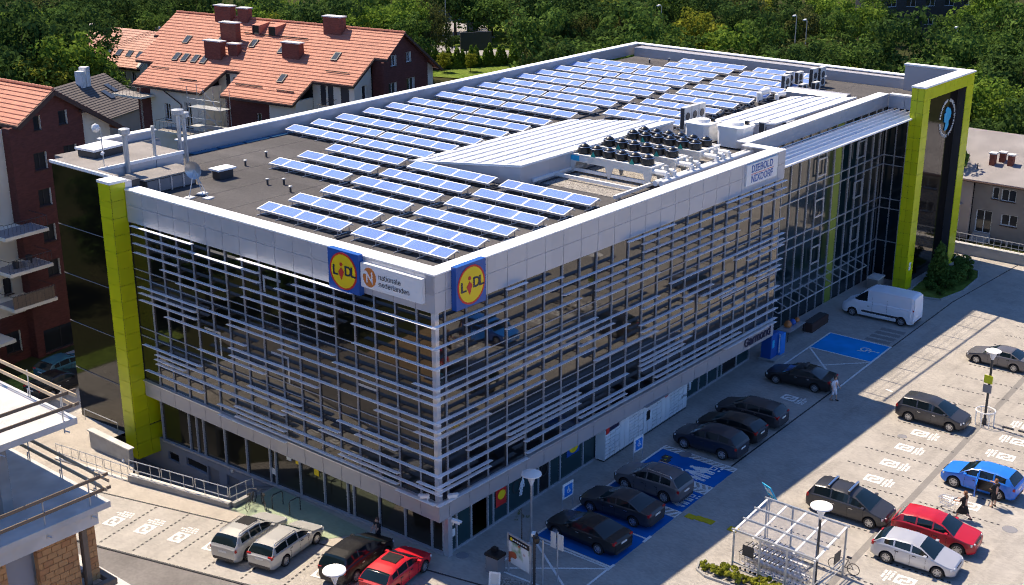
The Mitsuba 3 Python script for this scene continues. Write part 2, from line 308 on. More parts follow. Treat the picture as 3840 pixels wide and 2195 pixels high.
mark('car_park', unary_union(white), .008, 'm_white_line', 'white outlines and hatching of the blue bays')
f2 = lambda x: -2.36 + .0465 * x
b2 = lambda x: -7.3 + .0465 * x
mark('car_park', Polygon([(40.45, f2(40.45)), (44.15, f2(44.15)), (44.3, b2(44.3)), (40.6, b2(40.6))]), .004, 'm_bluepaint2', 'bright blue disabled bay')
w = [strip((35.3, f2(35.3)), (44.2, f2(44.2)), .13), strip((34.6, b2(34.6)), (44.35, b2(44.35)), .15), strip((40.4, f2(40.4)), (40.55, b2(40.5)), .13), strip((44.15, f2(44.1)), (44.3, b2(44.3)), .13),
     strip((40.4, f2(40.4)), (34.9, b2(34.9)), .13), strip((40.5, b2(40.5)), (35.4, f2(35.4)), .13)]
# the two wheelchair signs and the family sign, drawn as shapes
def wheelchair(cx, cy, s, a):
    q = [LineString([(0, .55), (0, 0), (.3, 0), (.5, -.42)]).buffer(.055), Point(-.02, .74).buffer(.1), LineString([(0, .3), (.3, .28)]).buffer(.045),
         LineString([(-.14, .22), (-.3, -.05), (-.25, -.3), (-.02, -.42), (.22, -.32), (.3, -.1)]).buffer(.05)]
    return affinity.translate(affinity.rotate(affinity.scale(unary_union(q), s, s, origin=(0, 0)), a, origin=(0, 0)), cx, cy)
w.append(wheelchair(42.6, -4.1, 1.15, 180))
mark('car_park', unary_union(w), .008, 'm_white_line', 'white outline, cross and wheelchair sign of the second disabled bay')
def figure(x, y, s, skirt):
    q = [Point(0, .86).buffer(.13), LineString([(0, .66), (0, .2)]).buffer(.13), LineString([(-.09, .2), (-.1, -.5)]).buffer(.075), LineString([(.09, .2), (.1, -.5)]).buffer(.075), LineString([(-.14, .6), (-.3, .05)]).buffer(.055), LineString([(.14, .6), (.3, .05)]).buffer(.055)]
    if skirt: q.append(Polygon([(0, .6), (-.34, -.1), (.34, -.1)]))
    return affinity.translate(affinity.scale(unary_union(q), s, s, origin=(0, 0)), x, y)
fam = unary_union([figure(0, 0, 1., 0), figure(.55, .05, 1., 1), figure(-.45, -.2, .62, 0), affinity.translate(LineString([(.0, .1), (.45, .1), (.4, -.2), (.1, -.2), (0, .35)]).buffer(.045), .85, -.1), Point(1.0, -.55).buffer(.09), Point(1.3, -.55).buffer(.09)])
mark('car_park', affinity.translate(affinity.rotate(affinity.scale(fam, 1.1, 1.1, origin=(0, 0)), 90 - 90, origin=(0, 0)), 17.35, -5.3), .008, 'm_white_line', 'white family sign on the blue bay')
mark('car_park', affinity.translate(affinity.scale(fam, .9, .9, origin=(0, 0)), 13.8, -6.2), .008, 'm_white_line')
zx = [(1.35, -2.55), (5.0, -2.35), (5.15, -7.25), (1.7, -7.45)]
mark('car_park', unary_union([strip(zx[0], zx[2], .13), strip(zx[1], zx[3], .13), strip(zx[3], zx[2], .13), strip(zx[0], zx[3], .12), strip(zx[0], zx[1], .12)]), .008, 'm_white_line', 'white crossed no-parking box')
for i in range(4): part('car_park', 'painted_mark', sheet(Polygon([(44.6 + i * .9, -4.9), (45.2 + i * .9, -4.87), (45.1 + i * .9, -2.9), (44.5 + i * .9, -2.95)]), .003), 'm_pavers_dark')
# the paved-in bay lines and the centre band
dash = []
for k in range(-1, 19):
    x = 15.05 + 2.51 * k
    for i in range(14): dash.append(cbx((x + .07 * (i * .34) - .36, -11.35 - i * .34 + .012 * (x - 27), .003), (.11, .17, .004)))
    for i in range(14): dash.append(cbx((x + .07 * (i * .34), -16.75 - i * .34 + .03 * (x - 27), .003), (.11, .17, .004)))
part('car_park', 'bay_line', cat(dash), 'm_dark', kind='stuff')
part('car_park', 'centre_band', sheet(Polygon([(0, -17.75), (60, -14.45), (60, -14.05), (0, -17.35)]), .003, 3.), 'm_pavers_dark')
part('car_park', 'gutter', sheet(unary_union([strip((19.5, -6.15), (57, -4.85), .12), strip((57, -4.85), (120, -8), .12)]), .004, 3.), 'm_dark')
for x, y, r in ((22.76, -22.0, .42), (1.25, -.45, .35), (19.1, -3.1, .4), (30.2, -12.4, .3)): part('car_park', 'manhole_cover', xf(lathe([(0, .012), (r * .8, .012), (r, .008)], 20), np.array([[1, 0, 0, x], [0, 1, 0, y], [0, 0, 1, 0], [0, 0, 0, 1.]])), 'm_grey')
ld = []
for t in (18.35, 15.95, 13.45, 10.95, 8.5, 6.0, 3.6, 1.2):
    for i in range(14):
        p = edge(t, .25 + i * .34); ld.append(rot(cbx((*p, g(*p) + .0), (.17, .11, .012)), math.atan2(EDV[1], EDV[0]) - math.pi / 2, (*p, 0)))
part('parking_bays', 'bay_line', cat(ld), 'm_dark', kind='stuff')
def card(flip):
    c = sbox(-.45, -.52, .45, .52).difference(ellipse(0, 0, .31, .40))
    bar1 = LineString([(-.3, .16), (.02, .16), (.02, -.2), (.3, -.2)]).buffer(.075)
    txt = []
    for j, (n, yy) in enumerate(((5, -.72), (6, -.93), (4, -1.14))):
        for i in range(n): txt.append(sbox(-.62 + i * .21 + .06 * j, yy - .075, -.62 + i * .21 + .06 * j + (.17 if (i * 7 + j) % 3 else .12), yy + .075))
    q = unary_union([c, bar1, *txt]); return affinity.rotate(q, 180, origin=(0, 0)) if flip else q
for x, y in ((23.55, -13.55), (26.1, -13.42), (28.75, -13.2), (31.35, -13.1), (33.9, -13.0)): mark('car_park', affinity.translate(affinity.rotate(card(0), 4, origin=(0, 0)), x, y), .008, 'm_white_line', 'white permit sign painted on the bay')
for x, y in ((31.5, -18.6), (34.1, -18.5), (24.0, -19.3), (14.0, -19.75), (36.7, -18.3)): mark('car_park', affinity.translate(affinity.rotate(card(1), 4, origin=(0, 0)), x, y), .008, 'm_white_line', 'white permit sign painted on the bay')
mark('car_park', affinity.translate(card(0), 31.0, -3.9), .008, 'm_white_line', 'white permit sign in the shade beside the black saloon')
la = math.degrees(math.atan2(EDV[1], EDV[0])) - 90
for t in (19.4, 17.05, 14.6, 12.15, 4.85): mark('parking_bays', affinity.translate(affinity.rotate(card(0), la + 90, origin=(0, 0)), *edge(t, 2.55)), .012, 'm_white_line', 'white permit sign painted on the bay')
for p in ((36.5, -8.8),): mark('car_park', LineString([(p[0], p[1]), (p[0] + .1, p[1] + .35)]).buffer(.1), .008, 'm_white_line')
# ---------------------------------------------------------------- the office building
B = thing('office_building', 'long louvred glass office building with solar panels on its roof and lime green frames', 'building')
H, ROOF, LX, WY = 16.08, 15.0, 69.6, 35.2
def bp(name, mesh, m, **k): return part(B, name, mesh, m, **k)
foot = Polygon([(.06, .06), (35.3, .06), (35.3, 3.3), (59.25, 3.3), (59.25, .4), (69.55, .4), (69.6, 35.1), (10.5, 35.1), (10.5, 33.9), (.9, 33.9), (.9, 27), (.06, 27)])
bp('roof', xf(ext(foot.buffer(-.3), .1), np.array([[1, 0, 0, 0], [0, 1, 0, 0], [0, 0, 1, ROOF - .1], [0, 0, 0, 1.]])), 'm_roof')
for i in range(9): bp('roof_seam', bar((1.3, 2.5 + i * 3.6, ROOF + .004), (69, 2.5 + i * 3.6, ROOF + .004), .10, .012), 'm_roof')
# dark core behind the glass, so that nothing shows through the gaps
bp('core', cat(bx(.3, 34.9, .3, 26.5, 2.4, 14.9), bx(1.4, 34.9, 3.2, 33.5, -1.8, 2.4), bx(34.9, 69.1, 3.7, 34.8, -.3, 14.9), bx(1.2, 35, 26.5, 33.6, -1.8, 14.9)), 'm_dark')
def coping(a, b, w=1.02, z=H, ins=(0, 1)):
    a, b = np.array(a, float), np.array(b, float); i = np.array(ins) * (w / 2 - .03)
    bp('coping', bar((*(a + i), z - .04), (*(b + i), z - .04), w, .08), 'm_coping')
    bp('parapet', bar((*(a + i * .62), (ROOF + z - .08) / 2), (*(b + i * .62), (ROOF + z - .08) / 2), w * .55, z - .08 - ROOF), 'm_clad_low')
coping((-.03, 0), (35.4, 0), 1.02, H, (0, 1)); coping((0, 1.0), (0, 25.9), 1.02, H, (1, 0))
coping((35.4, 1.0), (35.4, 3.0), .9, H, (-1, 0)); coping((35.4, 3.0), (59.2, 3.35), .95, H, (0, 1)); coping((59.2, 3.3), (59.2, .4), .6, H, (1, 0))
coping((10.4, 34.3), (40, 35.0), .8, H, (0, 1)); coping((40, 35.0), (69.8, 35.65), .8, H, (0, 1)); coping((69.8, 35.6), (69.2, 5.2), .8, H, (-1, 0))
# fascia panels: two rows of cladding, joints recessed against a dark backing
xs = [0.0, .8] + [.8 + 1.6 * k for k in range(1, 22)] + [35.4]
ys = [0.0, 1.35] + [1.35 + 1.526 * k for k in range(1, 16)] + [25.9]
bp('fascia_backing', cat(bx(.07, 35.36, .03, .2, 14.02, 15.98), bx(.03, .2, .07, 25.85, 14.02, 15.98), bx(.07, 35.36, .03, .2, 2.36, 3.36), bx(.03, .2, .07, 25.85, 2.36, 3.36)), 'm_dark')
J = .018
for i in range(len(xs) - 1):
    for z0, z1 in ((15.1, 15.99), (14.0, 15.1)): bp('cladding_panel', bx(xs[i] + J, xs[i + 1] - J, 0, .05, z0 + J, z1 - J), 'm_clad')
    bp('lower_cladding_panel', bx(xs[i] + J, xs[i + 1] - J, 0, .05, 2.33, 3.38), 'm_clad_low')
for i in range(len(ys) - 1):
    for z0, z1 in ((15.1, 15.99), (14.0, 15.1)): bp('cladding_panel', bx(0, .05, ys[i] + J, ys[i + 1] - J, z0 + J, z1 - J), 'm_clad')
    bp('lower_cladding_panel', bx(0, .05, ys[i] + J, ys[i + 1] - J, 2.33, 3.38), 'm_clad_low')
bp('ledge', cat(bx(-.12, 35.4, -.12, .3, 3.385, 3.44), bx(-.12, .3, .3, 25.9, 3.385, 3.44)), 'm_alu')
bp('corner_post', bx(.14, .42, .14, .42, 3.44, 14.0), 'm_alu')
# glazing: three storeys of panes behind mullions and transoms
grng = random.Random(3)
def pane(name, a, b, z0, z1, m):
    a, b = np.array(a, float), np.array(b, float); d, s, u = frame(np.array([*(b - a), 0.])); L = np.hypot(*(b - a)); k = lambda: grng.uniform(-.0022, .0022) * L
    v = np.array([[*a, z0], [*b, z0], [*b, z1], [*a, z1]]) + s * np.array([[k()], [k()], [k()], [k()]]); v = np.vstack([v, v - s * .02])
    bp(name, (v, BFT[:0].tolist() + [[0, 1, 2], [0, 2, 3], [4, 6, 5], [4, 7, 6], [0, 4, 5], [0, 5, 1], [1, 5, 6], [1, 6, 2], [2, 6, 7], [2, 7, 3], [3, 7, 4], [3, 4, 0]]), m)
ZS = (3.44, 6.95, 10.45, 14.0)
gx_ = [.42] + xs[1:-1] + [35.3]
for i in range(len(gx_) - 1):
    for k in range(3): pane('window_pane', (gx_[i], .13), (gx_[i + 1], .13), ZS[k], ZS[k + 1], 'm_glass')
for x in xs[1:-1]: bp('mullion', bx(x - .024, x + .024, .03, .125, 3.44, 14.0), 'm_mull')
gy_ = [.42] + ys[1:-1] + [25.85]
for i in range(len(gy_) - 1):
    for k in range(3): pane('window_pane', (.13, gy_[i + 1]), (.13, gy_[i]), ZS[k], ZS[k + 1], 'm_glass_left')
for y in ys[1:-1]: bp('mullion', bx(.03, .125, y - .024, y + .024, 3.44, 14.0), 'm_mull')
for z in (10.95, 10.42, 7.05, 6.5):
    bp('transom', bx(.42, 35.3, .07, .12, z - .022, z + .022), 'm_mull'); bp('transom', bx(.07, .12, .42, 25.85, z - .022, z + .022), 'm_mull')
for (x0, x1, z0, z1) in ((5.6, 7.2, 4.6, 4.75), ): bp('opening_light', bx(x0, x1, .1, .2, z0, z1), 'm_alu')
for y0 in (4.4, 17.65, 11.55): bp('opening_light', cat(bx(.1, .2, y0, y0 + 1.5, 8.55, 8.68), bx(.1, .2, y0, y0 + .1, 7.0, 8.6)), 'm_alu')
bp('opening_light', cat(bx(.1, .2, 11.85, 13.3, 13.05, 13.2), bx(.1, .2, 13.2, 13.34, 12.2, 13.2)), 'm_alu')
# louvres: (height, start, end) along each facade, each blade on brackets at the mullions
RL = [(14.02, 5.2, 6.8), (14.02, 16.2, 21.1), (14.02, 27.3, 35.1), (13.52, -.45, 9.9), (13.52, 17.7, 35.1), (13.0, 1.9, 16.1), (13.0, 17.8, 24.3), (13.0, 28.9, 35.1), (12.4, -.45, 5.2), (12.4, 10.0, 30.2),
      (11.83, 5.1, 11.6), (11.83, 13.1, 29.0), (11.3, -.45, 3.7), (11.3, 13.1, 19.6), (11.3, 22.6, 27.7), (11.3, 32.0, 35.1), (10.2, -.45, 13.2), (10.2, 20.9, 35.3), (9.79, -.45, 19.6), (9.79, 28.7, 35.3),
      (9.35, -.45, 14.9), (9.35, 17.9, 27.4), (9.35, 30.4, 35.3), (8.85, 11.6, 16.5), (8.85, 22.5, 26.0), (8.34, -.45, 13.1), (8.34, 17.7, 23.6), (8.34, 24.7, 35.2), (7.85, -.45, 8.4), (7.85, 17.9, 23.5), (7.85, 24.7, 29.0), (7.9, 31.6, 35.0),
      (7.5, -.45, 3.7), (7.5, 13.1, 19.6), (7.58, 27.0, 35.1), (6.36, -.45, 35.0), (5.97, 1.9, 11.7), (5.95, 17.9, 23.6), (5.62, 5.2, 16.5), (5.65, 17.8, 22.8), (5.3, -.45, 11.7), (5.3, 17.9, 35.0),
      (4.68, -.45, 3.8), (4.68, 6.7, 35.0), (4.38, -.45, 3.7), (4.33, 11.7, 16.4), (4.3, 19.6, 30.0), (3.93, 6.8, 35.0), (3.62, -.45, 6.9), (3.62, 28, 35.0)]
LL = [(13.98, 19.1, 25.1), (13.98, 5.6, 14.9), (13.46, 13.2, 25.1), (13.46, -.45, 10.3), (12.9, 13.2, 25.0), (12.9, 2.7, 11.8), (12.31, 20.8, 25.0), (12.31, 7.2, 14.8), (12.31, -.45, 5.7), (11.74, 16.2, 22.4), (11.74, 7.2, 14.8),
      (11.2, 16.2, 20.9), (11.23, -.45, 5.7), (10.1, 7.2, 24.9), (10.12, -.45, 1.3), (9.69, 19.3, 24.9), (9.69, 10.2, 16.3), (9.7, -.45, 7.3), (9.23, 19.3, 24.9), (9.27, -.45, 11.8), (8.7, 14.8, 22.4), (8.23, -.45, 16.3),
      (7.76, 8.7, 16.3), (7.79, -.45, 4.2), (7.37, 13.2, 19.3), (7.4, -.45, 1.3), (6.22, 19.2, 25.0), (6.24, 10.2, 14.8), (6.28, -.45, 7.2), (5.84, 8.6, 23.8), (5.87, 2.7, 5.8), (5.5, 20.9, 23.9), (5.54, 7.1, 11.8),
      (5.22, 11.7, 23.8), (5.27, -.45, 8.7), (4.48, 19.2, 25.0), (4.54, 2.6, 16.2), (4.54, -.45, 1.2), (4.2, 11.7, 17.8), (4.25, -.45, 7.2), (3.88, 2.7, 16.2), (3.52, 11.7, 17.8), (3.54, .0, 2.8)]
def blade(L):      # section across the blade (towards the street, up), drawn out along L
    s = Polygon([(.20, .0), (.26, -.022), (.40, .0), (.50, .028), (.505, .055), (.36, .05), (.22, .03)]); return ext(s, L)
for z, a, b in RL: bp('louvre', onplane(blade(b - a), (a, .02, z), (0, -1, 0), (0, 0, 1)) if 0 else xf(blade(b - a), np.array([[0, 0, 1, a], [-1, 0, 0, .03], [0, 1, 0, z - .05], [0, 0, 0, 1.]])), 'm_louvre')
for z, a, b in LL: bp('louvre', xf(blade(b - a), np.array([[-1, 0, 0, .03], [0, 0, 1, a], [0, 1, 0, z - .05], [0, 0, 0, 1.]])), 'm_louvre')
br = []
for z, a, b in RL: br += [bx(x - .02, x + .02, -.30, .06, z - .12, z - .06) for x in xs[1:-1] if a < x < b]
for z, a, b in LL: br += [bx(-.30, .06, y - .02, y + .02, z - .12, z - .06) for y in ys[1:-1] if a < y < b]
bp('louvre_bracket', cat(br), 'm_mull', kind='stuff')
# ground floor, right: shop front running slightly back from the fascia
gf = lambda x: .2 + .047 * x
sx = [.85, 1.55, 2.8, 4.25, 4.75, 6.1, 8.45, 9.0, 10.1, 11.2, 13.6, 16.4, 19.2, 22, 24.2, 25.7, 27.8, 29, 30.5, 31.1, 33.3, 35.3]
for i in range(len(sx) - 1):
    if i == 2: continue
    pane('shop_pane', (sx[i], gf(sx[i])), (sx[i + 1], gf(sx[i + 1])), .08, 2.36, 'm_glass_black' if i in (7, 19) else 'm_glass_shop')
for x in sx: bp('shop_mullion', cbx((x, gf(x) - .04, 1.2), (.09, .1, 2.34)), 'm_alu')
bp('shop_base', cat([bar((sx[i], gf(sx[i]) - .03, .05), (sx[i + 1], gf(sx[i + 1]) - .03, .05), .1, .1) for i in range(len(sx) - 1)]), 'm_alu')
bp('soffit', xf(ext(Polygon([(.05, .05), (35.3, .05), (35.3, 1.9), (.05, 1.2)]), .03), np.array([[1, 0, 0, 0], [0, 1, 0, 0], [0, 0, 1, 2.30], [0, 0, 0, 1.]])), 'm_grey')
bp('entrance', bx(2.9, 4.2, 1.2, 1.3, .0, 2.3), 'm_glass_black')
bp('corner_pillar', bx(.62, .95, -.02, .32, -.1, 2.33), 'm_alu')
# ground floor, left: tall shop panes over a sloping sill and grey basement wall
sill = lambda y: .16 - .040 * y
sy = [.35, 1.2, 3.2, 5.2, 7.25, 7.75, 9.7, 11.8, 14.0, 14.5, 16.7, 18.8, 20.9, 21.6, 22.4, 25.3]
for i in range(len(sy) - 1): pane('shop_pane', (.72, sy[i + 1]), (.72, sy[i]), sill(sy[i + 1]), 2.36, 'm_glass_shop_left')
for y in sy: bp('shop_mullion', bx(.60, .72, y - .045, y + .045, sill(y), 2.36), 'm_mull')
bp('sill', cat([bar((.62, sy[i], sill(sy[i]) - .06), (.62, sy[i + 1], sill(sy[i + 1]) - .06), .2, .14) for i in range(len(sy) - 1)]), 'm_plaster_grey' if 0 else 'm_clad_low')
wallp = Polygon([(.3, .03), (25.4, -.98), (33.9, -.98), (33.9, -3.6), (.3, -3.6)])
for a, b, c, d in ((24.0, 25.15, -2.3, -1.68), (21.05, 23.2, -2.1, -1.5), (19.8, 20.95, -3.3, -1.42), (17.8, 19.05, -3.3, -1.4)): wallp = wallp.difference(sbox(a, c, b, d))
bp('basement_wall', onplane(ext(wallp, .25), (.74, 0, 0), (0, 1, 0), (0, 0, 1)), 'm_plinth')
for a, b, c, d, m in ((24.0, 25.15, -2.3, -1.68, 'm_glass_black'), (21.05, 23.2, -2.1, -1.5, 'm_glass_shop_left'), (19.8, 20.95, -3.3, -1.42, 'm_grey'), (17.8, 19.05, -3.3, -1.4, 'm_grey')): bp('basement_door' if d - c > 1.5 else 'basement_window', bx(.90, .96, a, b, c, d), m)
bp('wall_lamp', xf(lathe([(0, .08), (.1, .06), (.14, 0)], 12), np.array([[0, 0, -1, .71], [0, 1, 0, 18.4], [1, 0, 0, -.95], [0, 0, 0, 1.]])), 'm_white')
# recessed middle: curtain wall, sloping canopy blades and a glass porch roof
rx = [35.45, 37.0] + [38.5 + 1.42 * k for k in range(14)] + [58.2, 59.2]
for i in range(len(rx) - 1):
    for z0, z1 in ((-.1, 3.0), (3.0, 6.75), (6.75, 10.5), (10.5, 15.0)): pane('tall_pane', (rx[i], 3.32), (rx[i + 1], 3.32), z0, z1, 'm_glass_recess')
for x in rx[1:-1]: bp('slim_mullion', bx(x - .026, x + .026, 3.22, 3.315, -.1, 15.0), 'm_alu')
for z in (10.9, 10.1, 7.15, 6.3, 3.4, 2.55): bp('transom', bx(35.45, 59.15, 3.19, 3.31, z - .028, z + .028), 'm_alu')
for k in range(3):
    for z0, z1 in ((-.1, 3.0), (3.0, 6.75), (6.75, 10.5), (10.5, 15.0)): pane('tall_pane', (59.18, 3.3 - k * .97), (59.18, 2.33 - k * .97), z0, z1, 'm_glass_recess')
for y in (3.2, 2.3, 1.35): bp('slim_mullion', bx(59.06, 59.17, y - .035, y + .035, -.1, 15.0), 'm_alu')
for z in (10.9, 10.1, 7.15, 6.3, 3.4): bp('transom', bx(59.05, 59.17, .5, 3.2, z - .03, z + .03), 'm_alu')
for i, (x0, z0) in enumerate(((46.75, 11.3), (53.6, 11.5), (46.75, 8.0), (53.6, 8.15), (46.7, 4.15), (53.65, 4.35))):
    bp('tilted_window', cat(bx(x0, x0 + .1, 3.08, 3.17, z0, z0 + 1.45), bx(x0 + 1.38, x0 + 1.48, 3.08, 3.17, z0, z0 + 1.45), bx(x0 + .1, x0 + 1.38, 3.08, 3.17, z0, z0 + .1), bx(x0 + .1, x0 + 1.38, 3.08, 3.17, z0 + 1.35, z0 + 1.45)), 'm_alu')
for i in range(24):
    xa = 35.45 + i * 23.75 / 24; bp('recess_cladding_panel', bx(xa + J, xa + 23.75 / 24 - J, 2.98 + .0147 * (xa - 35), 3.1 + .0147 * (xa - 35), 15.0, 15.98), 'm_clad')
for i in range(2): bp('recess_cladding_panel', bx(59.12, 59.2, .45 + i * 1.42 + J, .45 + (i + 1) * 1.42 - J, 14.95, 15.98), 'm_clad')
for i, y in enumerate((2.55, 2.0, 1.45, .9, .35)):
    bp('canopy_blade', bar((35.5, y, 14.86), (59.0, y + .15, 14.86), .035, .50) if 0 else xf(ext(Polygon([(0, 0), (.19, .30), (.22, .30), (.03, 0)]), 23.4), np.array([[0, 0, 1, 35.55], [1, 0, 0, y], [0, 1, 0, 14.68], [0, 0, 0, 1.]])), 'm_louvre')
for k in range(9): bp('canopy_bracket', cat(bx(36.2 + k * 2.8, 36.28 + k * 2.8, .25, 3.0, 14.62, 14.68)), 'm_alu')
bp('canopy_edge', bx(35.55, 58.95, .22, .32, 14.60, 14.72), 'm_louvre')
bp('porch_roof', cat([bar((39.0 + k * 1.5, 3.1, 3.1), (39.0 + k * 1.5, 1.6, 2.6), .06, .06) for k in range(11)] + [bar((39, 1.6, 2.6), (54, 1.6, 2.6), .07, .07)]), 'm_alu')
bp('green_wall', bx(50.0, 51.05, 3.25, 3.31, 0, 15), 'm_green_dull')
bp('green_light', cbx((48.9, 2.9, 14.1), (.2, .2, .5)), 'm_brandyellow')
# lime green portal at the far end
def tiles(name, x0, x1, y0, y1, z0, z1, ax, n, m, dz=1.0):
    k = max(1, round((z1 - z0) / dz))
    for i in range(k):
        for j in range(n):
            a, b = z0 + (z1 - z0) * i / k + .012, z0 + (z1 - z0) * (i + 1) / k - .012
            if ax == 'x': w_ = (x1 - x0) / n; bp(name, bx(x0 + j * w_ + .012, x0 + (j + 1) * w_ - .012, y0, y1, a, b), m)
            else: w_ = (y1 - y0) / n; bp(name, bx(x0, x1, y0 + j * w_ + .012, y0 + (j + 1) * w_ - .012, a, b), m)
bp('portal_core', cat(bx(57.13, 58.35, -.57, .5, -.1, 17.2), bx(66.05, 67.55, -.57, .5, -.1, 17.2), bx(58.35, 66.05, -.57, .5, 16.2, 17.2)), 'm_dark')
tiles('green_panel', 57.1, 58.38, -.62, -.57, -.1, 17.2, 'x', 1, 'm_green'); tiles('green_panel', 57.08, 57.13, -.57, .5, -.1, 17.2, 'y', 2, 'm_green')
tiles('green_panel', 66.05, 67.6, -.62, -.57, -.1, 17.2, 'x', 1, 'm_green')
for j in range(8): bp('green_panel', bx(58.39 + j * .957 + .012, 58.39 + (j + 1) * .957 - .012, -.62, -.57, 16.2, 17.19), 'm_green')
tiles('green_panel', 58.35, 58.40, -.55, .35, -.1, 16.2, 'y', 1, 'm_green', 2)
bp('portal_cap', cat(bx(57.0, 67.7, -.68, .55, 17.22, 17.36), bx(67.0, 67.7, .55, 5.6, 17.22, 17.36)), 'm_coping')
bp('portal_return', bx(67.1, 67.6, .5, 5.5, 15, 17.22), 'm_clad_low')
for i in range(5):
    for j in range(3): pane('black_glass', (58.4 + j * 2.55, .1), (58.4 + (j + 1) * 2.55, .1), i * 3.24, (i + 1) * 3.24, 'm_glass_black')
bp('end_wall', bx(67.6, 69.7, .45, 35.0, -.2, 15.9), 'm_clad_low')
# round emblem on the black glass: a ring of letters round a blue figure
ring = []
for i in range(34):
    if i % 9 == 8: continue
    a = i * 2 * math.pi / 34; ring.append(onplane(text('EHNRSBUA'[i % 8], .26, .02, True), (64.15 + 1.42 * math.cos(a) - .1 * math.sin(a), .05, 13.65 + 1.42 * math.sin(a)), (-math.sin(a), 0, math.cos(a)), (math.cos(a), 0, math.sin(a))))
bp('emblem_ring', cat(ring), 'm_white')
fig = unary_union([ellipse(-.2, .75, .35, .3), Polygon([(-.75, .5), (.35, .9), (.55, .3), (.2, .1), (.35, -.6), (.1, -.95), (-.45, -1.0), (-.3, -.3), (-.7, -.2)]), ellipse(.3, .3, .4, .5)])
bp('emblem_figure', onplane(ext(fig, .03), (64.15, .06, 13.6), (1, 0, 0), (0, 0, 1)), 'm_cyan_sign')
bp('portal_notice', cat(bx(57.5, 57.9, -.64, -.625, 1.7, 2.05), bx(57.5, 57.9, -.64, -.625, 2.12, 2.4)), 'm_white')
# lime green column and black glass stair block on the left
tiles('green_panel', -1.0, -.95, 26.0, 27.2, -1.95, 16.5, 'y', 1, 'm_green', 1.1); tiles('green_panel', -.95, .1, 25.95, 26.0, -1.95, 16.5, 'x', 1, 'm_green', 1.1)
for z0 in (-1.95, -.9, .2, 1.2): bp('green_panel', bx(.12, 1.3, 25.95, 26.0, z0 + .012, z0 + 1.03), 'm_green')
bp('column_core', cat(bx(-.95, 1.2, 26.0, 27.2, -1.94, 16.5)), 'm_dark')
bp('column_cap', bx(-1.05, .2, 25.9, 27.25, 16.5, 16.66), 'm_coping')
bp('column_side', bx(.12, .6, 25.98, 27.2, 13.9, 16.5), 'm_clad')
zl = (-1.6, 2.2, 5.6, 9.0, 12.4, 16.5)
for i in range(5):
    for j in range(4): pane('black_glass', (.05, 27.2 + (j + 1) * 1.7), (.05, 27.2 + j * 1.7), zl[i], zl[i + 1], 'm_glass_black')
for z in zl[1:-1]: bp('black_glass_joint', bx(.0, .04, 27.2, 34, z - .015, z + .015), 'm_grey')
bp('stair_core', cat(bx(.12, 7.0, 29.6, 34.0, -1.7, 16.45), bx(.12, .5, 27.25, 29.6, -1.7, 16.45), bx(.5, 10.4, 27.3, 29.6, -1.7, 14.9), bx(1.0, 8.5, 34.0, 35.1, 8, 16.45)), 'm_clad_low')
bp('stair_roof', cat(bx(-.02, 7.05, 29.5, 34.1, 16.45, 16.62), bx(-.02, .55, 27.22, 29.5, 16.45, 16.62), bx(1.0, 8.5, 34.1, 35.15, 16.45, 16.62)), 'm_roof_light')
bp('stair_trim', cat(bx(-.06, .10, 27.2, 34.1, 16.50, 16.68), bx(.6, 7.1, 29.42, 29.56, 16.48, 16.68)), 'm_coping')
bp('stair_upstand', bx(4.4, 8.5, 34.6, 35.1, 16.62, 17.1), 'm_clad'); bp('stair_upstand_coping', bx(4.3, 8.6, 34.5, 35.2, 17.1, 17.18), 'm_coping')
for p in range(3): bp('stair_side_panel', bx(.62 + p * 2.15, 2.72 + p * 2.15, 29.46, 29.58, 15.85, 16.47), 'm_clad')
bp('tarpaulin', cat([bar((11 + i * 2.4, 34.0 - .0 * i, ROOF + .06), (13.2 + i * 2.4, 34.02, ROOF + .05), .5, .06) for i in range(6)]), 'm_tarp')
# signs on the fascia
def put(m, side, u, z, off=.0):
    return onplane(m, (u, -off, z), (1, 0, 0), (0, 0, 1)) if side == 'R' else onplane(m, (-off, u, z), (0, -1, 0), (0, 0, 1))
def round_logo(key, side, u, z, w, h, off):
    part(key, 'panel', put(xf(ext(sbox(-w / 2, -h / 2, w / 2, h / 2), off - .02), np.eye(4)), side, u, z, .02), 'm_brandblue')
    r = min(w, h) * .46
    part(key, 'rim', put(ext(ellipse(0, 0, r, r, 48).difference(ellipse(0, 0, r * .9, r * .9, 48)), .02), side, u, z, off), 'm_brandred')
    part(key, 'disc', put(ext(ellipse(0, 0, r * .9, r * .9, 48), .015), side, u, z, off), 'm_brandyellow')
    let = [xf(text(c, r * .50, .02, True), np.array([[1.15, 0, 0, x * r], [0, 1, 0, y * r], [0, 0, 1, 0], [0, 0, 0, 1.]])) for c, x, y in (('L', -.82, -.26), ('D', .06, -.18), ('L', .50, -.18))]
    part(key, 'letters', put(cat(let), side, u, z, off + .015), 'm_navy')
    i_ = unary_union([Point(-.14 * r, .36 * r).buffer(.10 * r), Polygon([(-.14 * r, .2 * r), (.06 * r, -.02 * r), (-.14 * r, -.5 * r), (-.36 * r, -.06 * r)])])
    part(key, 'red_letter', put(ext(i_, .02), side, u, z, off + .015), 'm_brandred')
k = thing('shop_sign', 'square blue supermarket sign with yellow disc on the left fascia', 'sign'); round_logo(k, 'L', 6.15, 15.06, 2.3, 2.2, .35)
k = thing('shop_sign', 'square blue supermarket sign with yellow disc on the fascia above the car park', 'sign'); round_logo(k, 'R', 2.33, 15.06, 2.25, 2.3, .35)
k = thing('company_sign', 'white insurance company sign with an orange round emblem beside the corner', 'sign')
part(k, 'panel', bx(-.26, -.02, .62, 4.96, 14.48, 15.78), 'm_white')
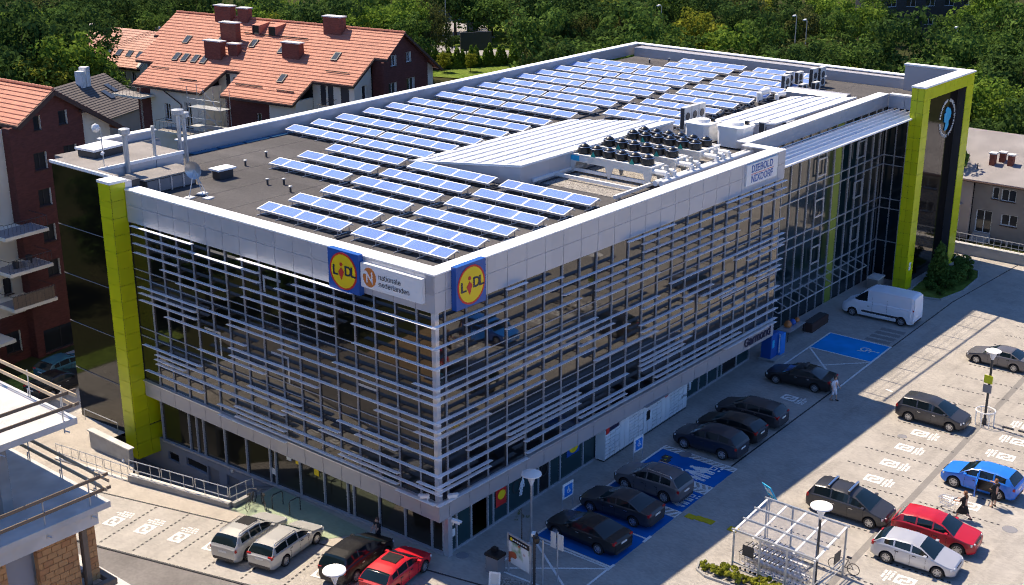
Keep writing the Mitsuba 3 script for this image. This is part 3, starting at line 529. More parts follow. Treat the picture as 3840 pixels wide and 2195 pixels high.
em = ellipse(0, 0, .47, .52, 40).difference(unary_union([LineString([(-.2, -.26), (-.2, .22), (.17, -.22), (.17, .26)]).buffer(.065, join_style=2), Polygon([(-.6, .35), (-.2, .3), (-.25, .14), (-.6, .1)])]))
part(k, 'emblem', onplane(ext(em, .02), (-.262, 4.3, 15.1), (0, -1, 0), (0, 0, 1)), 'm_orange')
for s_, zz in (('nationale', 15.14), ('nederlanden', 14.76)): part(k, 'lettering', onplane(text(s_, .27, .015), (-.262, 3.66, zz), (0, -1, 0), (0, 0, 1)), 'm_dark')
k = thing('company_sign', 'white company sign with thin blue letters at the right end of the fascia', 'sign')
part(k, 'panel', bx(29.95, 34.1, -.12, -.01, 14.5, 15.93), 'm_white')
for s_, zz in (('DIEBOLD', 15.34), ('NIXDORF', 14.66)): part(k, 'lettering', onplane(text(s_, .47, .012, True), (30.55, -.122, zz), (1, 0, 0), (0, 0, 1)), 'm_brandblue')
part(k, 'rule', bx(30.55, 33.6, -.134, -.122, 15.2, 15.23), 'm_brandred')
k = single('fascia_lettering', 'dark shop lettering on the lower fascia at the far end of the car park front', 'sign', onplane(text('Garmond', .62, .05, True), (31.2, -.01, 2.62), (1, 0, 0), (0, 0, 1)), 'm_navy')
# window posters and cameras
def stick(name, label, x0, x1, z0, z1, m, cat_='poster'): return single(name, label, cat_, bar((x0, gf(x0) - .03, (z0 + z1) / 2), (x1, gf(x1) - .03, (z0 + z1) / 2), .012, z1 - z0), m)
k = thing('window_poster', 'red poster with a yellow oval in the shop window beside the entrance', 'poster')
part(k, 'sheet', bar((5.0, gf(5) - .04, 1.5), (5.95, gf(5.95) - .04, 1.5), .012, 1.1), 'm_brandred')
part(k, 'oval', onplane(ext(ellipse(0, 0, .34, .28), .012), (5.5, gf(5.5) - .06, 1.62), (.999, .047, 0), (0, 0, 1)), 'm_brandyellow')
k = thing('window_poster', 'half hidden round yellow logo on blue in the window before the lockers', 'poster')
part(k, 'sheet', bar((11.9, gf(12) - .04, 1.75), (13.2, gf(13.2) - .04, 1.75), .012, .9), 'm_brandblue')
part(k, 'disc', onplane(ext(ellipse(0, 0, .5, .42), .012), (12.6, gf(12.6) - .07, 1.85), (.999, .047, 0), (0, 0, 1)), 'm_brandyellow')
for i, (x, z, s, lb) in enumerate(((7.4, 1.2, .75, 'white drawing of a running figure in the teal shop window'), (26.6, 1.1, .9, 'white drawing of a person in the teal window beyond the lockers'), (24.8, 1.0, .8, 'narrow white drawing in the dark window right after the lockers'))):
    single('window_drawing', lb, 'window sticker', onplane(ext(affinity.skew(figure(0, 0, s, 0), 12 * (1 - i)), .012), (x, gf(x) - .05, z), (1, .047, 0), (0, 0, 1)), 'm_lamp_clear')
for i, x in enumerate((6.9, 9.6)): bp('window_ring', onplane(ext(ellipse(0, 0, .34, .42).difference(ellipse(0, 0, .28, .36)), .01), (x, gf(x) - .045, 1.5), (1, .047, 0), (0, 0, 1)), 'm_dark')
single('notice', 'small white notice on the corner pillar', 'sign', bx(.97, 1.3, .1, .12, 1.0, 1.45), 'm_white')
for i, (y, z) in enumerate(((14.25, .2), (12.8, 1.6), (12.0, 1.6), (10.4, 1.4))): single('window_notice', ['white notice on the dark shop door pane', 'white slip high in the left shop window', 'yellow slip high in the left shop window', 'yellow slip nearest the bicycle in the left shop window'][i], 'notice', bx(.68, .695, y - .2, y + .2, z, z + .4), ['m_white', 'm_white', 'm_brandyellow', 'm_brandyellow'][i])
def camera_unit(lb, p, d):
    k = thing('security_camera', lb, 'camera'); p = np.array(p); d = np.array(d, float)
    part(k, 'housing', cat(tube(p, p + d * .5, .11, 10), bar(p + d * .05 + (0, 0, .1), p + d * .6 + (0, 0, .1), .24, .03)), 'm_white', smooth=30); part(k, 'arm', tube(p + d * .1, p + d * .1 + (0, 0, -.25), .035), 'm_white')
camera_unit('white security camera pointing left on the corner ledge', (-.15, .55, 3.78), (-.6, .8, -.05)); camera_unit('white security camera pointing right on the corner ledge', (.45, -.2, 3.78), (.85, -.5, -.05)); camera_unit('white security camera under the fascia at the entrance', (.8, -.1, 2.2), (.5, -.8, -.3))
# ---------------------------------------------------------------- solar panels on the roof
def module(w):      # one framed module, long side along -y, rising towards +x; origin at its low front left corner
    d, t = 1.0, .045
    fr_ = .07
    V, F = bx(0, d, -w, 0, 0, t)
    rim = cat(bx(0, d, -fr_, 0, t, t + .006), bx(0, d, -w, -w + fr_, t, t + .006), bx(0, fr_, -w + fr_, -fr_, t, t + .006), bx(d - fr_, d, -w + fr_, -fr_, t, t + .006))
    cell = (np.array([[fr_, -fr_, t + .003], [fr_, -w + fr_, t + .003], [d - fr_, -w + fr_, t + .003], [d - fr_, -fr_, t + .003]]), np.array([[0, 1, 2], [0, 2, 3]]))
    cells = mikit.ply(cell, 'm_cell', uv=np.array([[0, 0], [w / .156, 0], [w / .156, 6], [0, 6]]))
    return mikit.ply(cat((V, F), rim), 'm_white'), cells
WID = {k: module(k) for k in (1.28, 1.98)}
def tilt(x, y): return T().translate([x, y, ROOF + .34]).rotate([0, 1, 0], -13.5)
legs_ply, bal_ply = None, None
def rack(w):
    c = math.cos(math.radians(13.5)); s = math.sin(math.radians(13.5)); m = []
    n = 5
    for i in range(n):
        y = -.25 - (w - .5) * i / (n - 1)
        m += [bar((-.25, y, -.30), (1.25, y, -.30), .05, .05), bar((.05, y, -.3), (.05, y, -.02), .04, .04), bar((.95, y, -.3), (.95, y, .21), .04, .04)]
    m += [bar((0.04, .1, -.05), (.04, -w - .1, -.05), .05, .06), bar((.97, .1, .16), (.97, -w - .1, .16), .05, .06)]
    return cat(m)
RACK = mikit.ply(rack(7.25), 'm_alu')
BAL = mikit.ply(cat([cbx((.2 + .7 * (i % 2), -.6 - i * .92, -.315), (.3, .42, .09)) for i in range(8)]), 'm_dark')
rowx = [3.9, 6.45, 9.1, 11.85, 14.45, 17.15, 19.75, 22.35, 25.05, 28.1, 30.8, 33.45, 37.0, 39.95, 42.75, 45.55, 48.5, 51.25, 54.2, 57.0, 59.6, 62.6, 65.2, 68.0]
def yk(col, x):      # left end of a row in each column, as it drifts along the roof
    return {'a': 10.32, 'b': 18.45, 'c': 26.55, 'd': 34.05}[col] + .034 * max(x - 19, 0) + (.03 * (x - 12) if x < 19 and col != 'd' else 0)
words = {'a': 'column beside the car park parapet', 'b': 'second column from the car park', 'c': 'third column from the car park', 'd': 'column along the rear parapet'}
for col in 'abcd':
    for r, x in enumerate(rowx):
        ok = {'a': r < 6, 'b': r < 6 or 16 <= r <= 23, 'c': 3 <= r <= 22 or r == 23, 'd': 6 <= r <= 20}[col]
        if col == 'b' and r in (13, 14, 15): ok = True
        if not ok: continue
        y = yk(col, x) - (.25 if col == 'b' and r > 12 else 0)
        k = thing('solar_table', f'{ordinal(r)} solar panel row from the front, {words[col]}', 'solar panels', 'solar panel rows on the flat roof')
        narrow_first = (r + ord(col)) % 2 == 0 if r < 6 else (col in 'bc')
        seq = [1.28, 1.98, 1.98, 1.98] if narrow_first else [1.98, 1.98, 1.98, 1.28]
        yy = y
        M = tilt(x, y)
        for w_ in seq:
            m = part(k, 'solar_module', WID[w_][0], None, tilt(x, yy)); part(m, 'cells', WID[w_][1], None, tilt(x, yy)); yy -= w_ + .012
        part(k, 'rack', RACK, None, T().translate([x, y, ROOF + .34])); part(k, 'ballast', BAL, None, T().translate([x, y, ROOF + .34]), kind='stuff')
single('cable_tray', 'dark cable runs between the solar rows beside the skylight', 'cables', cat([path([(3.4, 10.7, ROOF + .06), (18, 11.0, ROOF + .06)], .07), path([(11, 18.8, ROOF + .06), (19, 18.9, ROOF + .06), (45, 20.6, ROOF + .06)], .07), path([(3.4, 10.85, ROOF + .12), (18, 11.15, ROOF + .12)], .05)]), 'm_dark')
# ---------------------------------------------------------------- roof plant
def skylight(label, x0, x1, y0, y1, zh, zl, nx_, ny_):
    k = thing('roof_skylight', label, 'skylight')
    side = Polygon([(y0, ROOF), (y1, ROOF), (y1, zl), (y0, zh)])
    part(k, 'kerb', onplane(ext(side, x1 - x0), (x0, 0, 0), (0, 1, 0), (0, 0, 1)), 'm_clad')
    s = (zl - zh) / (y1 - y0); dx, dy = (x1 - x0) / nx_, (y1 - y0) / ny_
    for i in range(nx_):
        for j in range(ny_):
            a, b = y0 + j * dy, y0 + (j + 1) * dy; xa = x0 + i * dx
            za, zb = zh + s * (a - y0), zh + s * (b - y0); e = .07; t = .06
            v = np.array([[xa + .03, a + .02, za + .02], [xa + dx - .03, a + .02, za + .02], [xa + dx - .03, b - .02, zb + .02], [xa + .03, b - .02, zb + .02], [xa + e, a + e, za + t + .05], [xa + dx - e, a + e, za + t + .05], [xa + dx - e, b - e, zb + t - .0], [xa + e, b - e, zb + t - .0]])
            part(k, 'glazing_panel', (v, np.array([[0, 1, 5, 4], [1, 2, 6, 5], [2, 3, 7, 6], [3, 0, 4, 7], [4, 5, 6, 7]])), 'm_gridglass')
    part(k, 'trim', cat(bar((x0 - .05, y0 - .04, zh + .03), (x1 + .05, y0 - .04, zh + .03), .14, .14), bar((x0 - .04, y0, zh + .03), (x0 - .04, y1, zl + .03), .12, .14)), 'm_coping')
skylight('large white ridged skylight wedge in the middle of the roof', 18.75, 36.6, 10.0, 19.9, 16.42, 15.25, 12, 8)
skylight('second white skylight near the recessed front', 42.6, 56.2, 4.9, 10.9, 15.95, 15.3, 9, 5)
k = thing('roof_casing', 'long low grey metal casing behind the second skylight', 'duct'); part(k, 'casing', onplane(ext(Polygon([(0, 0), (0, .5), (.4, .8), (1.0, .8), (1.3, .4), (1.3, 0)]), 5.6), (57.4, 12.0, ROOF), (1, 0, 0), (0, 0, 1)), 'm_clad_low', smooth=30)
fan_m = lathe([(.02, .62), (.18, .60), (.30, .50), (.33, .42), (.43, .40), (.46, .05), (.42, 0)], 16)
fan = mikit.ply(fan_m, 'm_black', smooth=40)
guard = mikit.ply(cat(lathe([(.10, .66), (.13, .63), (.10, .61)], 12), lathe([(.40, .45), (.44, .43), (.40, .41)], 16)), 'm_chrome', smooth=40)
warn = mikit.ply(onplane(ext(Polygon([(-.2, 0), (.2, 0), (0, .36)]), .03), (0, 0, 0), (0, -1, 0), (0, 0, 1)), 'm_teal')
def cooler(label, x0, dx, rows):
    k = thing('dry_cooler', label, 'cooling unit', 'dry coolers on the roof'); y0, y1, zb, zt = 3.55, 10.15, 15.62, 16.3
    part(k, 'casing', bx(x0, x0 + dx, y0, y1, zb + .22, zt), 'm_offwhite')
    part(k, 'rim', cat(bx(x0 - .04, x0 + .08, y0 - .04, y1 + .04, zt, zt + .06), bx(x0 + dx - .08, x0 + dx + .04, y0 - .04, y1 + .04, zt, zt + .06), bx(x0 + .08, x0 + dx - .08, y0 - .04, y0 + .06, zt, zt + .06)), 'm_white')
    for yl in (y0 + .25, (y0 + y1) / 2, y1 - .25):
        for xl in (x0, x0 + dx - .05):
            part(k, 'leg', onplane(ext(Polygon([(-.35, 0), (.35, 0), (.08, -.78), (-.08, -.78)]), .05), (xl, yl, zb + .22), (0, 1, 0), (0, 0, 1)), 'm_offwhite')
    for r in range(rows):
        for i in range(6):
            c = (x0 + dx * (r + .5) / rows, y0 + .75 + i * 1.02, zt + .03)
            f = part(k, 'fan', fan, None, T().translate(c)); part(f, 'guard', guard, None, T().translate(c))
    for yy in (5.0, 8.1): part(k, 'warning_sign', warn, None, T().translate([x0 - .06, yy, zt + .06]))
    if x0 < 25: part(k, 'maker_plate', cat(bx(x0 - .012, x0, 9.3, 10.1, 15.9, 16.25)), 'm_cyan_sign'); part(k, 'maker_plate', bx(x0 - .012, x0, 8.6, 9.28, 15.9, 16.25), 'm_plate')
cooler('front dry cooler with one line of six black fans, blue plate on its side', 24.1, 1.45, 1)
cooler('middle dry cooler with one line of six black fans', 26.95, 1.45, 1)
cooler('rear dry cooler with two lines of black fans', 29.85, 2.7, 2)
k = thing('steel_frame', 'empty white steel frame lying in front of the dry coolers', 'frame')
for a, b in (((19.9, 9.9), (33.2, 10.2)), ((19.9, 3.4), (33.2, 3.7)), ((22.3, 3.5), (22.3, 9.9)), ((24.2, 3.5), (24.2, 10)), ((27.2, 3.5), (27.2, 10)), ((30.2, 3.6), (30.2, 10.1))): part(k, 'beam', bar((*a, 15.28), (*b, 15.28), .16, .2), 'm_white')
for x in (20.5, 25, 29, 32.5):
    for y in (3.5, 9.9): part(k, 'foot', bx(x - .1, x + .1, y - .1, y + .1, ROOF, 15.2), 'm_galv')
single('roof_pad', 'brown gravel patch under the steel frame', 'gravel', bx(20.6, 33, 3.9, 9.6, ROOF, ROOF + .03), 'm_gravel', kind='stuff')
k = thing('pipework', 'bundle of white insulated pipes beside the dry coolers', 'pipes')
for y, z in ((2.35, 15.6), (2.8, 15.55)): part(k, 'main_pipe', tube((23.5, y, z), (35.2, y, z), .19, 10), 'm_white', smooth=40)
for x in (24.4, 25.2, 27.3, 28.1, 30.4, 31.2, 32.0): part(k, 'branch_pipe', cat(tube((x, 3.6, 16.05), (x, 2.5, 16.05), .17, 10), tube((x, 2.5, 16.1), (x, 2.5, 15.6), .17, 10)), 'm_white', smooth=40)
for x in (24.9, 27.8, 30.9): part(k, 'valve', cat(lathe([(0, 16.5), (.16, 16.45), (.18, 16.0), (0, 15.95)], 10, (x, 2.9, 0))), 'm_galv')
def tank(label, x, y, s, h):
    k = thing('water_tank', label, 'tank'); oc = sbox(-s, -s, s, s).buffer(.0).intersection(affinity.rotate(sbox(-s * 1.2, -s * 1.2, s * 1.2, s * 1.2), 45))
    part(k, 'body', xf(ext(oc, h), np.array([[1, 0, 0, x], [0, 1, 0, y], [0, 0, 1, ROOF + .1], [0, 0, 0, 1.]])), 'm_white')
    part(k, 'rim', xf(ext(affinity.scale(oc, 1.1, 1.1), .14), np.array([[1, 0, 0, x], [0, 1, 0, y], [0, 0, 1, ROOF + .1 + h], [0, 0, 0, 1.]])), 'm_white')
    part(k, 'lid', lathe([(0, .28), (s * .5, .22), (s * .6, .02)], 14, (x, y, ROOF + .22 + h)), 'm_white', smooth=40); part(k, 'motor', cbx((x + .5 * s, y - .6 * s, ROOF + .35 + h), (.25, .25, .3)), 'm_black')
tank('white octagonal cooling tank behind the pipes, farther from the edge', 37.9, 8.3, 1.0, 1.25); tank('white octagonal cooling tank behind the pipes, closer to the parapet', 38.1, 5.6, 1.05, 1.35)
def condenser(label, x, y, h, w=.95, d=.4, face=-1):
    k = thing('air_conditioner', label, 'air conditioner', 'outdoor air conditioning units on the roof')
    part(k, 'casing', bx(x, x + w, y, y + d, ROOF + .12, ROOF + .12 + h), 'm_offwhite')
    for zz in ([.38] if h < 1 else [.4, 1.05]): part(k, 'fan_grille', xf(cat(lathe([(.30, .02), (.28, .035), (.05, .03), (0, .03)], 18)), np.array([[1, 0, 0, x + w * .45], [0, 0, -1, y], [0, 1, 0, ROOF + .12 + zz], [0, 0, 0, 1.]])), 'm_dark')
    part(k, 'side_panel', bx(x - .012, x, y + .04, y + d - .04, ROOF + .2, ROOF + .05 + h), 'm_dark'); part(k, 'stand', cat(bx(x, x + .1, y, y + d, ROOF, ROOF + .12), bx(x + w - .1, x + w, y, y + d, ROOF, ROOF + .12)), 'm_galv')
for i in range(3): condenser(f'tall two-fan air conditioner, {ordinal(i)} of the three in a line behind the big skylight', 39.7 + i * 1.02, 11.0, 1.75)
for i, (x, y, h) in enumerate(((58.0, 12.4, 1.6), (59.6, 12.9, 1.6), (60.8, 12.6, 1.5), (62.2, 11.9, 1.7), (63.3, 11.7, 1.7), (59.3, 11.4, .75), (61.0, 11.0, .75))): condenser(['leftmost tall unit of the far cluster', 'tall unit behind the far cluster', 'tall unit in the middle of the far cluster', 'tall unit at the right of the far cluster', 'rightmost tall unit of the far cluster', 'low unit at the front left of the far cluster', 'low unit at the front right of the far cluster'][i] + ' of air conditioners', x, y, h)
condenser('single small air conditioner near the recessed parapet', 42.4, 5.6, .9, .95, .5); condenser('low air conditioner hidden behind the parapet beside the small one', 44.0, 4.6, .8, 1.3, .5)
k = thing('vent_pipes', 'white bent ventilation pipes between the far solar rows and the units', 'pipes')
part(k, 'pipe', cat(path([(54.0, 12.6, ROOF), (54.0, 12.6, ROOF + .8), (54.9, 12.2, ROOF + .9)], .28, 10), path([(55.2, 11.6, ROOF), (55.2, 11.6, ROOF + .6), (56, 11.3, ROOF + .6)], .2, 10)), 'm_white', smooth=40)
single('cable_clutter', 'dark tangle of hoses and ballast along the right end of the solar rows', 'cables', cat([path([(44 + i * 1.1, 12.2 + .3 * math.sin(i * 2.1), ROOF + .1), (45.0 + i * 1.1, 12.4 + .3 * math.sin(i * 2.1 + 1), ROOF + .16)], .11) for i in range(14)] + [cbx((45 + i * .9, 12.1 + .4 * math.sin(i * 3.3), ROOF + .1), (.5, .3, .16), i) for i in range(14)]), 'm_dark', kind='stuff')
# stair block fittings
k = thing('roof_hatch', 'dark roof hatch with a white lid on the stair block', 'hatch'); part(k, 'curb', cbx((3.1, 33.0, 16.86), (2.3, 1.7, .5), .12), 'm_dark'); part(k, 'lid', cbx((3.1, 33.0, 17.17), (2.6, 1.9, .14), .12), 'm_coping')
def flue(label, x, y, z0, z1, r, cap):
    k = thing('flue', label, 'chimney pipe'); part(k, 'pipe', tube((x, y, z0), (x, y, z1), r, 12), 'm_galv', smooth=40)
    part(k, 'cowl', lathe([(r, z1 - .1), (cap, z1), (cap, z1 + .3), (r * 1.2, z1 + .35), (0, z1 + .38)], 14, (x, y, 0)), 'm_galv', smooth=40)
flue('grey flue with a drum cowl beside the lime green column', 2.6, 29.3, ROOF, 18.6, .17, .36); flue('left of the two thin steel flues with disc caps', 8.1, 31.2, ROOF, 18.75, .13, .42); flue('right of the two thin steel flues with disc caps', 8.7, 31.4, ROOF, 18.45, .13, .38)
flue('slim grey pipe standing on the stair block edge', 5.0, 29.7, ROOF, 18.3, .11, .12)
k = thing('antenna_mast', 'thin mast with a white ball on the stair block', 'antenna'); part(k, 'mast', tube((1.3, 29.9, 16.6), (1.3, 29.9, 19.1), .035), 'm_galv'); part(k, 'ball', lathe([(0, .3), (.2, .2), (.26, 0), (.2, -.2), (0, -.3)], 12, (1.1, 30.1, 19.1)), 'm_white', smooth=60); part(k, 'bracket', tube((1.3, 29.9, 17.5), (1.1, 29.7, 17.5), .1), 'm_white')
k = thing('ventilation_box', 'long dark glazed ventilation box lying beside the stair block', 'roof housing')
part(k, 'housing', rot(bx(0, 5.9, 0, 1.9, ROOF, ROOF + 1.05), -.06, (0, 0, 0)) if 0 else bx(2.2, 6.0, 26.9, 28.9, ROOF, ROOF + .95), 'm_dark'); part(k, 'lid', bx(2.1, 6.1, 26.8, 29.0, ROOF + .95, ROOF + 1.05), 'm_roof_light')
for i in range(4): part(k, 'louvre_panel', bx(2.3 + i * .93, 3.1 + i * .93, 26.86, 26.9, ROOF + .12, ROOF + .88), 'm_grey')
for i in range(3): part(k, 'rib', bx(3.12 + i * .93, 3.22 + i * .93, 26.82, 26.9, ROOF + .05, ROOF + .92), 'm_alu')
k = thing('satellite_dish', 'grey satellite dish on a tripod with three paving slab feet', 'satellite dish')
dish = lathe([(0, 0), (.25, .03), (.45, .12), (.6, .24)], 18); Md = np.eye(4); Md[:3, :3] = np.array([[.35, -.2, -.9], [-.85, .3, -.42], [.36, .93, .0]]); Md[:3, 3] = (4.75, 25.2, 16.5)
part(k, 'dish', xf(dish, Md), 'm_steel', smooth=60)
for i, (x, y) in enumerate(((3.6, 24.4), (4.75, 24.6), (4.3, 23.4))): part(k, 'leg', tube((4.6, 25.1, 16.5), (x, y, ROOF + .08), .03), 'm_galv'); part(k, 'slab', cbx((x, y, ROOF + .04), (.55, .5, .08), .2), 'm_white')
k = thing('roof_vent', 'white lidded vent box beside the satellite dish', 'vent'); part(k, 'box', cbx((8.2, 26.9, ROOF + .3), (1.1, .8, .6)), 'm_dark'); part(k, 'lid', cbx((8.2, 26.9, ROOF + .66), (1.5, 1.05, .12)), 'm_coping')
for i, (x, y) in enumerate(((13.9, 29.3), (8.9, 23.2), (9.6, 22.4), (11.3, 28.4), (12.4, 21.2), (8.6, 20.6), (66.5, 30), (64.8, 31.2))):
    k = thing('vent_pipe', 'short dark vent stub on the open part of the flat roof', 'vent', 'small vent stubs on the roof'); part(k, 'stub', tube((x, y, ROOF), (x, y, ROOF + .35), .07, 8), 'm_dark'); part(k, 'cap', lathe([(.13, ROOF + .35), (.13, ROOF + .42), (0, ROOF + .46)], 10, (x, y, 0)), 'm_galv')
single('lightning_wire', 'thin lightning protection wire along the parapet inside', 'wire', cat([path([(1.3, 1.3, ROOF + .25), (1.3, 25, ROOF + .25)], .012, 4), path([(1.3, 1.3, ROOF + .25), (35, 1.4, ROOF + .25)], .012, 4)]), 'm_galv')
# ---------------------------------------------------------------- vehicles
def lerp_pts(pts):
    px = np.array([p[0] for p in pts]); pz = np.array([p[1] for p in pts])
    return lambda x: np.interp(x, px, pz)
KINDS = {   # length, width, height, wheelbase, front overhang, wheel radius, hood/belt/tail line, roof line, cowl, roof start, roof end, tail glass end, side glass (start, end), pillars
    'saloon': dict(L=4.8, W=1.84, wb=2.85, fo=.88, r=.33, belt=[(0, .58), (.12, .70), (1.35, .95), (2.4, .98), (3.8, 1.02), (4.1, 1.05), (4.7, 1.0), (4.8, .85)], roof=[(1.3, .95), (2.05, 1.36), (2.6, 1.45), (3.3, 1.42), (4.15, 1.06)], cw=1.3, rs=2.15, re=3.35, te=4.15, sg=(1.62, 3.85), pil=[2.52, 3.42]),
    'hatch': dict(L=4.4, W=1.8, wb=2.66, fo=.85, r=.33, belt=[(0, .56), (.1, .70), (1.15, .95), (2.2, .98), (3.6, 1.04), (4.25, 1.0), (4.4, .9)], roof=[(1.05, .95), (1.85, 1.38), (2.4, 1.47), (3.2, 1.44), (3.85, 1.34), (4.28, 1.03)], cw=1.08, rs=1.95, re=3.72, te=4.28, sg=(1.4, 3.7), pil=[2.3, 3.2]),
    'estate': dict(L=4.65, W=1.78, wb=2.66, fo=.86, r=.32, belt=[(0, .56), (.1, .70), (1.2, .93), (2.2, .96), (3.8, 1.0), (4.5, .98), (4.65, .88)], roof=[(1.1, .94), (1.9, 1.38), (2.4, 1.46), (3.6, 1.46), (4.2, 1.40), (4.55, 1.0)], cw=1.12, rs=2.0, re=4.18, te=4.55, sg=(1.45, 4.15), pil=[2.3, 3.2]),
    'mpv': dict(L=4.55, W=1.84, wb=2.72, fo=.88, r=.33, belt=[(0, .58), (.1, .76), (.95, 1.0), (2.2, 1.04), (3.8, 1.08), (4.4, 1.05), (4.55, .9)], roof=[(.85, 1.0), (1.75, 1.48), (2.4, 1.63), (3.5, 1.64), (4.15, 1.57), (4.47, 1.06)], cw=.9, rs=1.85, re=4.1, te=4.46, sg=(1.15, 4.1), pil=[2.15, 3.15]),
    'suv': dict(L=4.55, W=1.86, wb=2.68, fo=.88, r=.37, belt=[(0, .66), (.1, .86), (1.15, 1.06), (2.2, 1.09), (3.7, 1.15), (4.4, 1.12), (4.55, .98)], roof=[(1.1, 1.06), (1.8, 1.50), (2.4, 1.64), (3.4, 1.63), (4.05, 1.54), (4.45, 1.13)], cw=1.14, rs=1.92, re=3.98, te=4.44, sg=(1.42, 3.9), pil=[2.3, 3.2]),
    'van': dict(L=5.95, W=2.04, wb=4.02, fo=.95, r=.35, belt=[(0, .72), (.12, .98), (.75, 1.25), (1.2, 1.38), (2.4, 1.42), (5.8, 1.42), (5.95, 1.3)], roof=[(.7, 1.25), (1.55, 2.05), (2.1, 2.42), (3.2, 2.5), (5.6, 2.5), (5.9, 2.36), (5.95, 1.6)], cw=.78, rs=1.62, re=5.93, te=5.94, sg=(1.05, 2.1), pil=[]),
}
def car_meshes(kind):
    k = KINDS[kind]; L, W, wb, fo, r = (k[q] for q in ('L', 'W', 'wb', 'fo', 'r'))
    belt, roof = lerp_pts(k['belt']), lerp_pts(k['roof'])
    ax = (fo, fo + wb); van = kind == 'van'
    xs_ = sorted(set(np.round(np.concatenate([np.linspace(0, .3, 6), np.linspace(L - .3, L, 6), np.linspace(0, L, 40), *[np.linspace(a - r - .1, a + r + .1, 13) for a in ax], [k['cw'], k['rs'], k['re'], k['te'], *k['sg']], *[[p - .04, p + .04] for p in k['pil']]]), 3)))
    rows = []; rmin, rmax = k['roof'][0][0], k['roof'][-1][0]
    for x in xs_:
        e = 1.0
        if x < .55: e = .80 + .20 * (1 - (1 - x / .55) ** 2.2)
        if x > L - .45: e = .86 + .14 * (1 - (1 - (L - x) / .45) ** 2.2)
        if van and x > 1.5: e = 1.0 if x < L - .2 else .96
        w = W / 2 * e; zs = float(belt(x)); zr = float(roof(x)) if rmin <= x <= rmax else zs + .02; zr = max(zr, zs + .02); up = (zr - zs) / .5
        zlo = .22 + (.10 * (1 - x / .35) ** 2 if x < .35 else 0) + (.12 * (1 - (L - x) / .3) ** 2 if x > L - .3 else 0); zmid = .60 if not van else .75
        arch = 0
        for a in ax:
            q = abs(x - a)
            if q < r + .07: arch = max(arch, math.sqrt((r + .07) ** 2 - q * q) + r)
        z0 = max(zlo, arch); z1 = max(zlo + .14, arch + .012); z2 = max(zmid, arch + .03)
        tum = min(up, 1.0); wr = w * (1 - (.24 if not van else .13) * tum); ws = w * .955
        z2 = min(z2, zs - .04); z1 = min(z1, z2 - .005); z0 = min(z0, z1 - .005)
        half = [(w * (.90 if not arch else .99), z0), (w * .99, z1), (w, z2), (w * .99, zs - .05), (ws, zs), (ws - .03 * tum - .005, zs + (.035 if tum > .1 else .004)), (wr + .02, max(zr - .085 * tum, zs + .006)), (wr - .05 * tum - .02, zr - .02 * tum), (wr * .55, zr + .012), (0, zr + .022)]
        rows.append([(x, -y, z) for y, z in half] + [(x, y, z) for y, z in half[-2::-1]])
    V = np.array(rows); n, m = V.shape[:2]; Vf = V.reshape(-1, 3); paint, glass, screen, rear = [], [], [], []
    for i in range(n - 1):
        xm = (xs_[i] + xs_[i + 1]) / 2
        for j in range(m - 1):
            jj = j if j < m // 2 else m - 2 - j
            q = [i * m + j, (i + 1) * m + j, (i + 1) * m + j + 1, i * m + j + 1]
            tgt = paint
            if jj == 5 and k['sg'][0] < xm < k['sg'][1] and not any(abs(xm - p) < .045 for p in k['pil']): tgt = glass
            elif jj >= 6 and k['cw'] < xm < k['rs'] - .02: tgt = screen if jj >= 7 else paint
            elif jj >= 7 and k['re'] + .03 < xm < k['te'] and not van: tgt = rear
            tgt.append(q)
    cap = lambda i, flip: [[i * m + j, i * m + j + 1, i * m + m - 2 - j, i * m + m - 1 - j][::flip] for j in range(m // 2)]
    paint += cap(0, 1) + cap(n - 1, -1)
    c = lambda v: Vf - [L / 2, 0, 0]
    def sub(f):
        f = np.array(f); u, inv = np.unique(f, return_inverse=True); return c(0)[u], tri(inv.reshape(f.shape))
    gl = [q for q in glass if q[0] % m < m // 2]; gr = [q for q in glass if q[0] % m >= m // 2]
    out = {'body': sub(paint), 'side_window': sub(gl), 'side_window_right': sub(gr), 'windscreen': sub(screen)}
    if rear: out['rear_window'] = sub(rear)
    # dark floor and wheel wells, bumpers' lower lips
    out['underbody'] = cat(bx(-L / 2 + .25, L / 2 - .25, -W / 2 * .86, W / 2 * .86, .2, .42), *[bx(a - L / 2 - r - .05, a - L / 2 + r + .05, -W / 2 * .93, W / 2 * .93, .22, r * 2 + .04) for a in ax])
    return out, k
def wheel_meshes(r, s):
    tyre = lathe([(r * .66, -.10), (r * .95, -.11), (r, -.07), (r, .07), (r * .95, .11), (r * .66, .10)], 22)
    disc = lathe([(r * .68, .085), (r * .60, .05), (0, .05)], 22)
    M = np.array([[1, 0, 0, 0], [0, 0, s, 0], [0, 1, 0, 0], [0, 0, 0, 1.]])
    sp = [rot(bx(.03, r * .64, -.028, .028, .05, .092), i * 2 * math.pi / 5) for i in range(5)] + [rot(bx(.03, r * .64, -.014, .014, .05, .085), (i + .5) * 2 * math.pi / 5) for i in range(5)]
    ringm = lathe([(r * .60, .06), (r * .61, .10), (r * .69, .10), (r * .70, .06)], 22)
    return xf(tyre, M), xf(disc, M), xf(cat(lathe([(.07, .05), (.06, .095), (0, .098)], 10), ringm, *sp), M)
CARP = {}
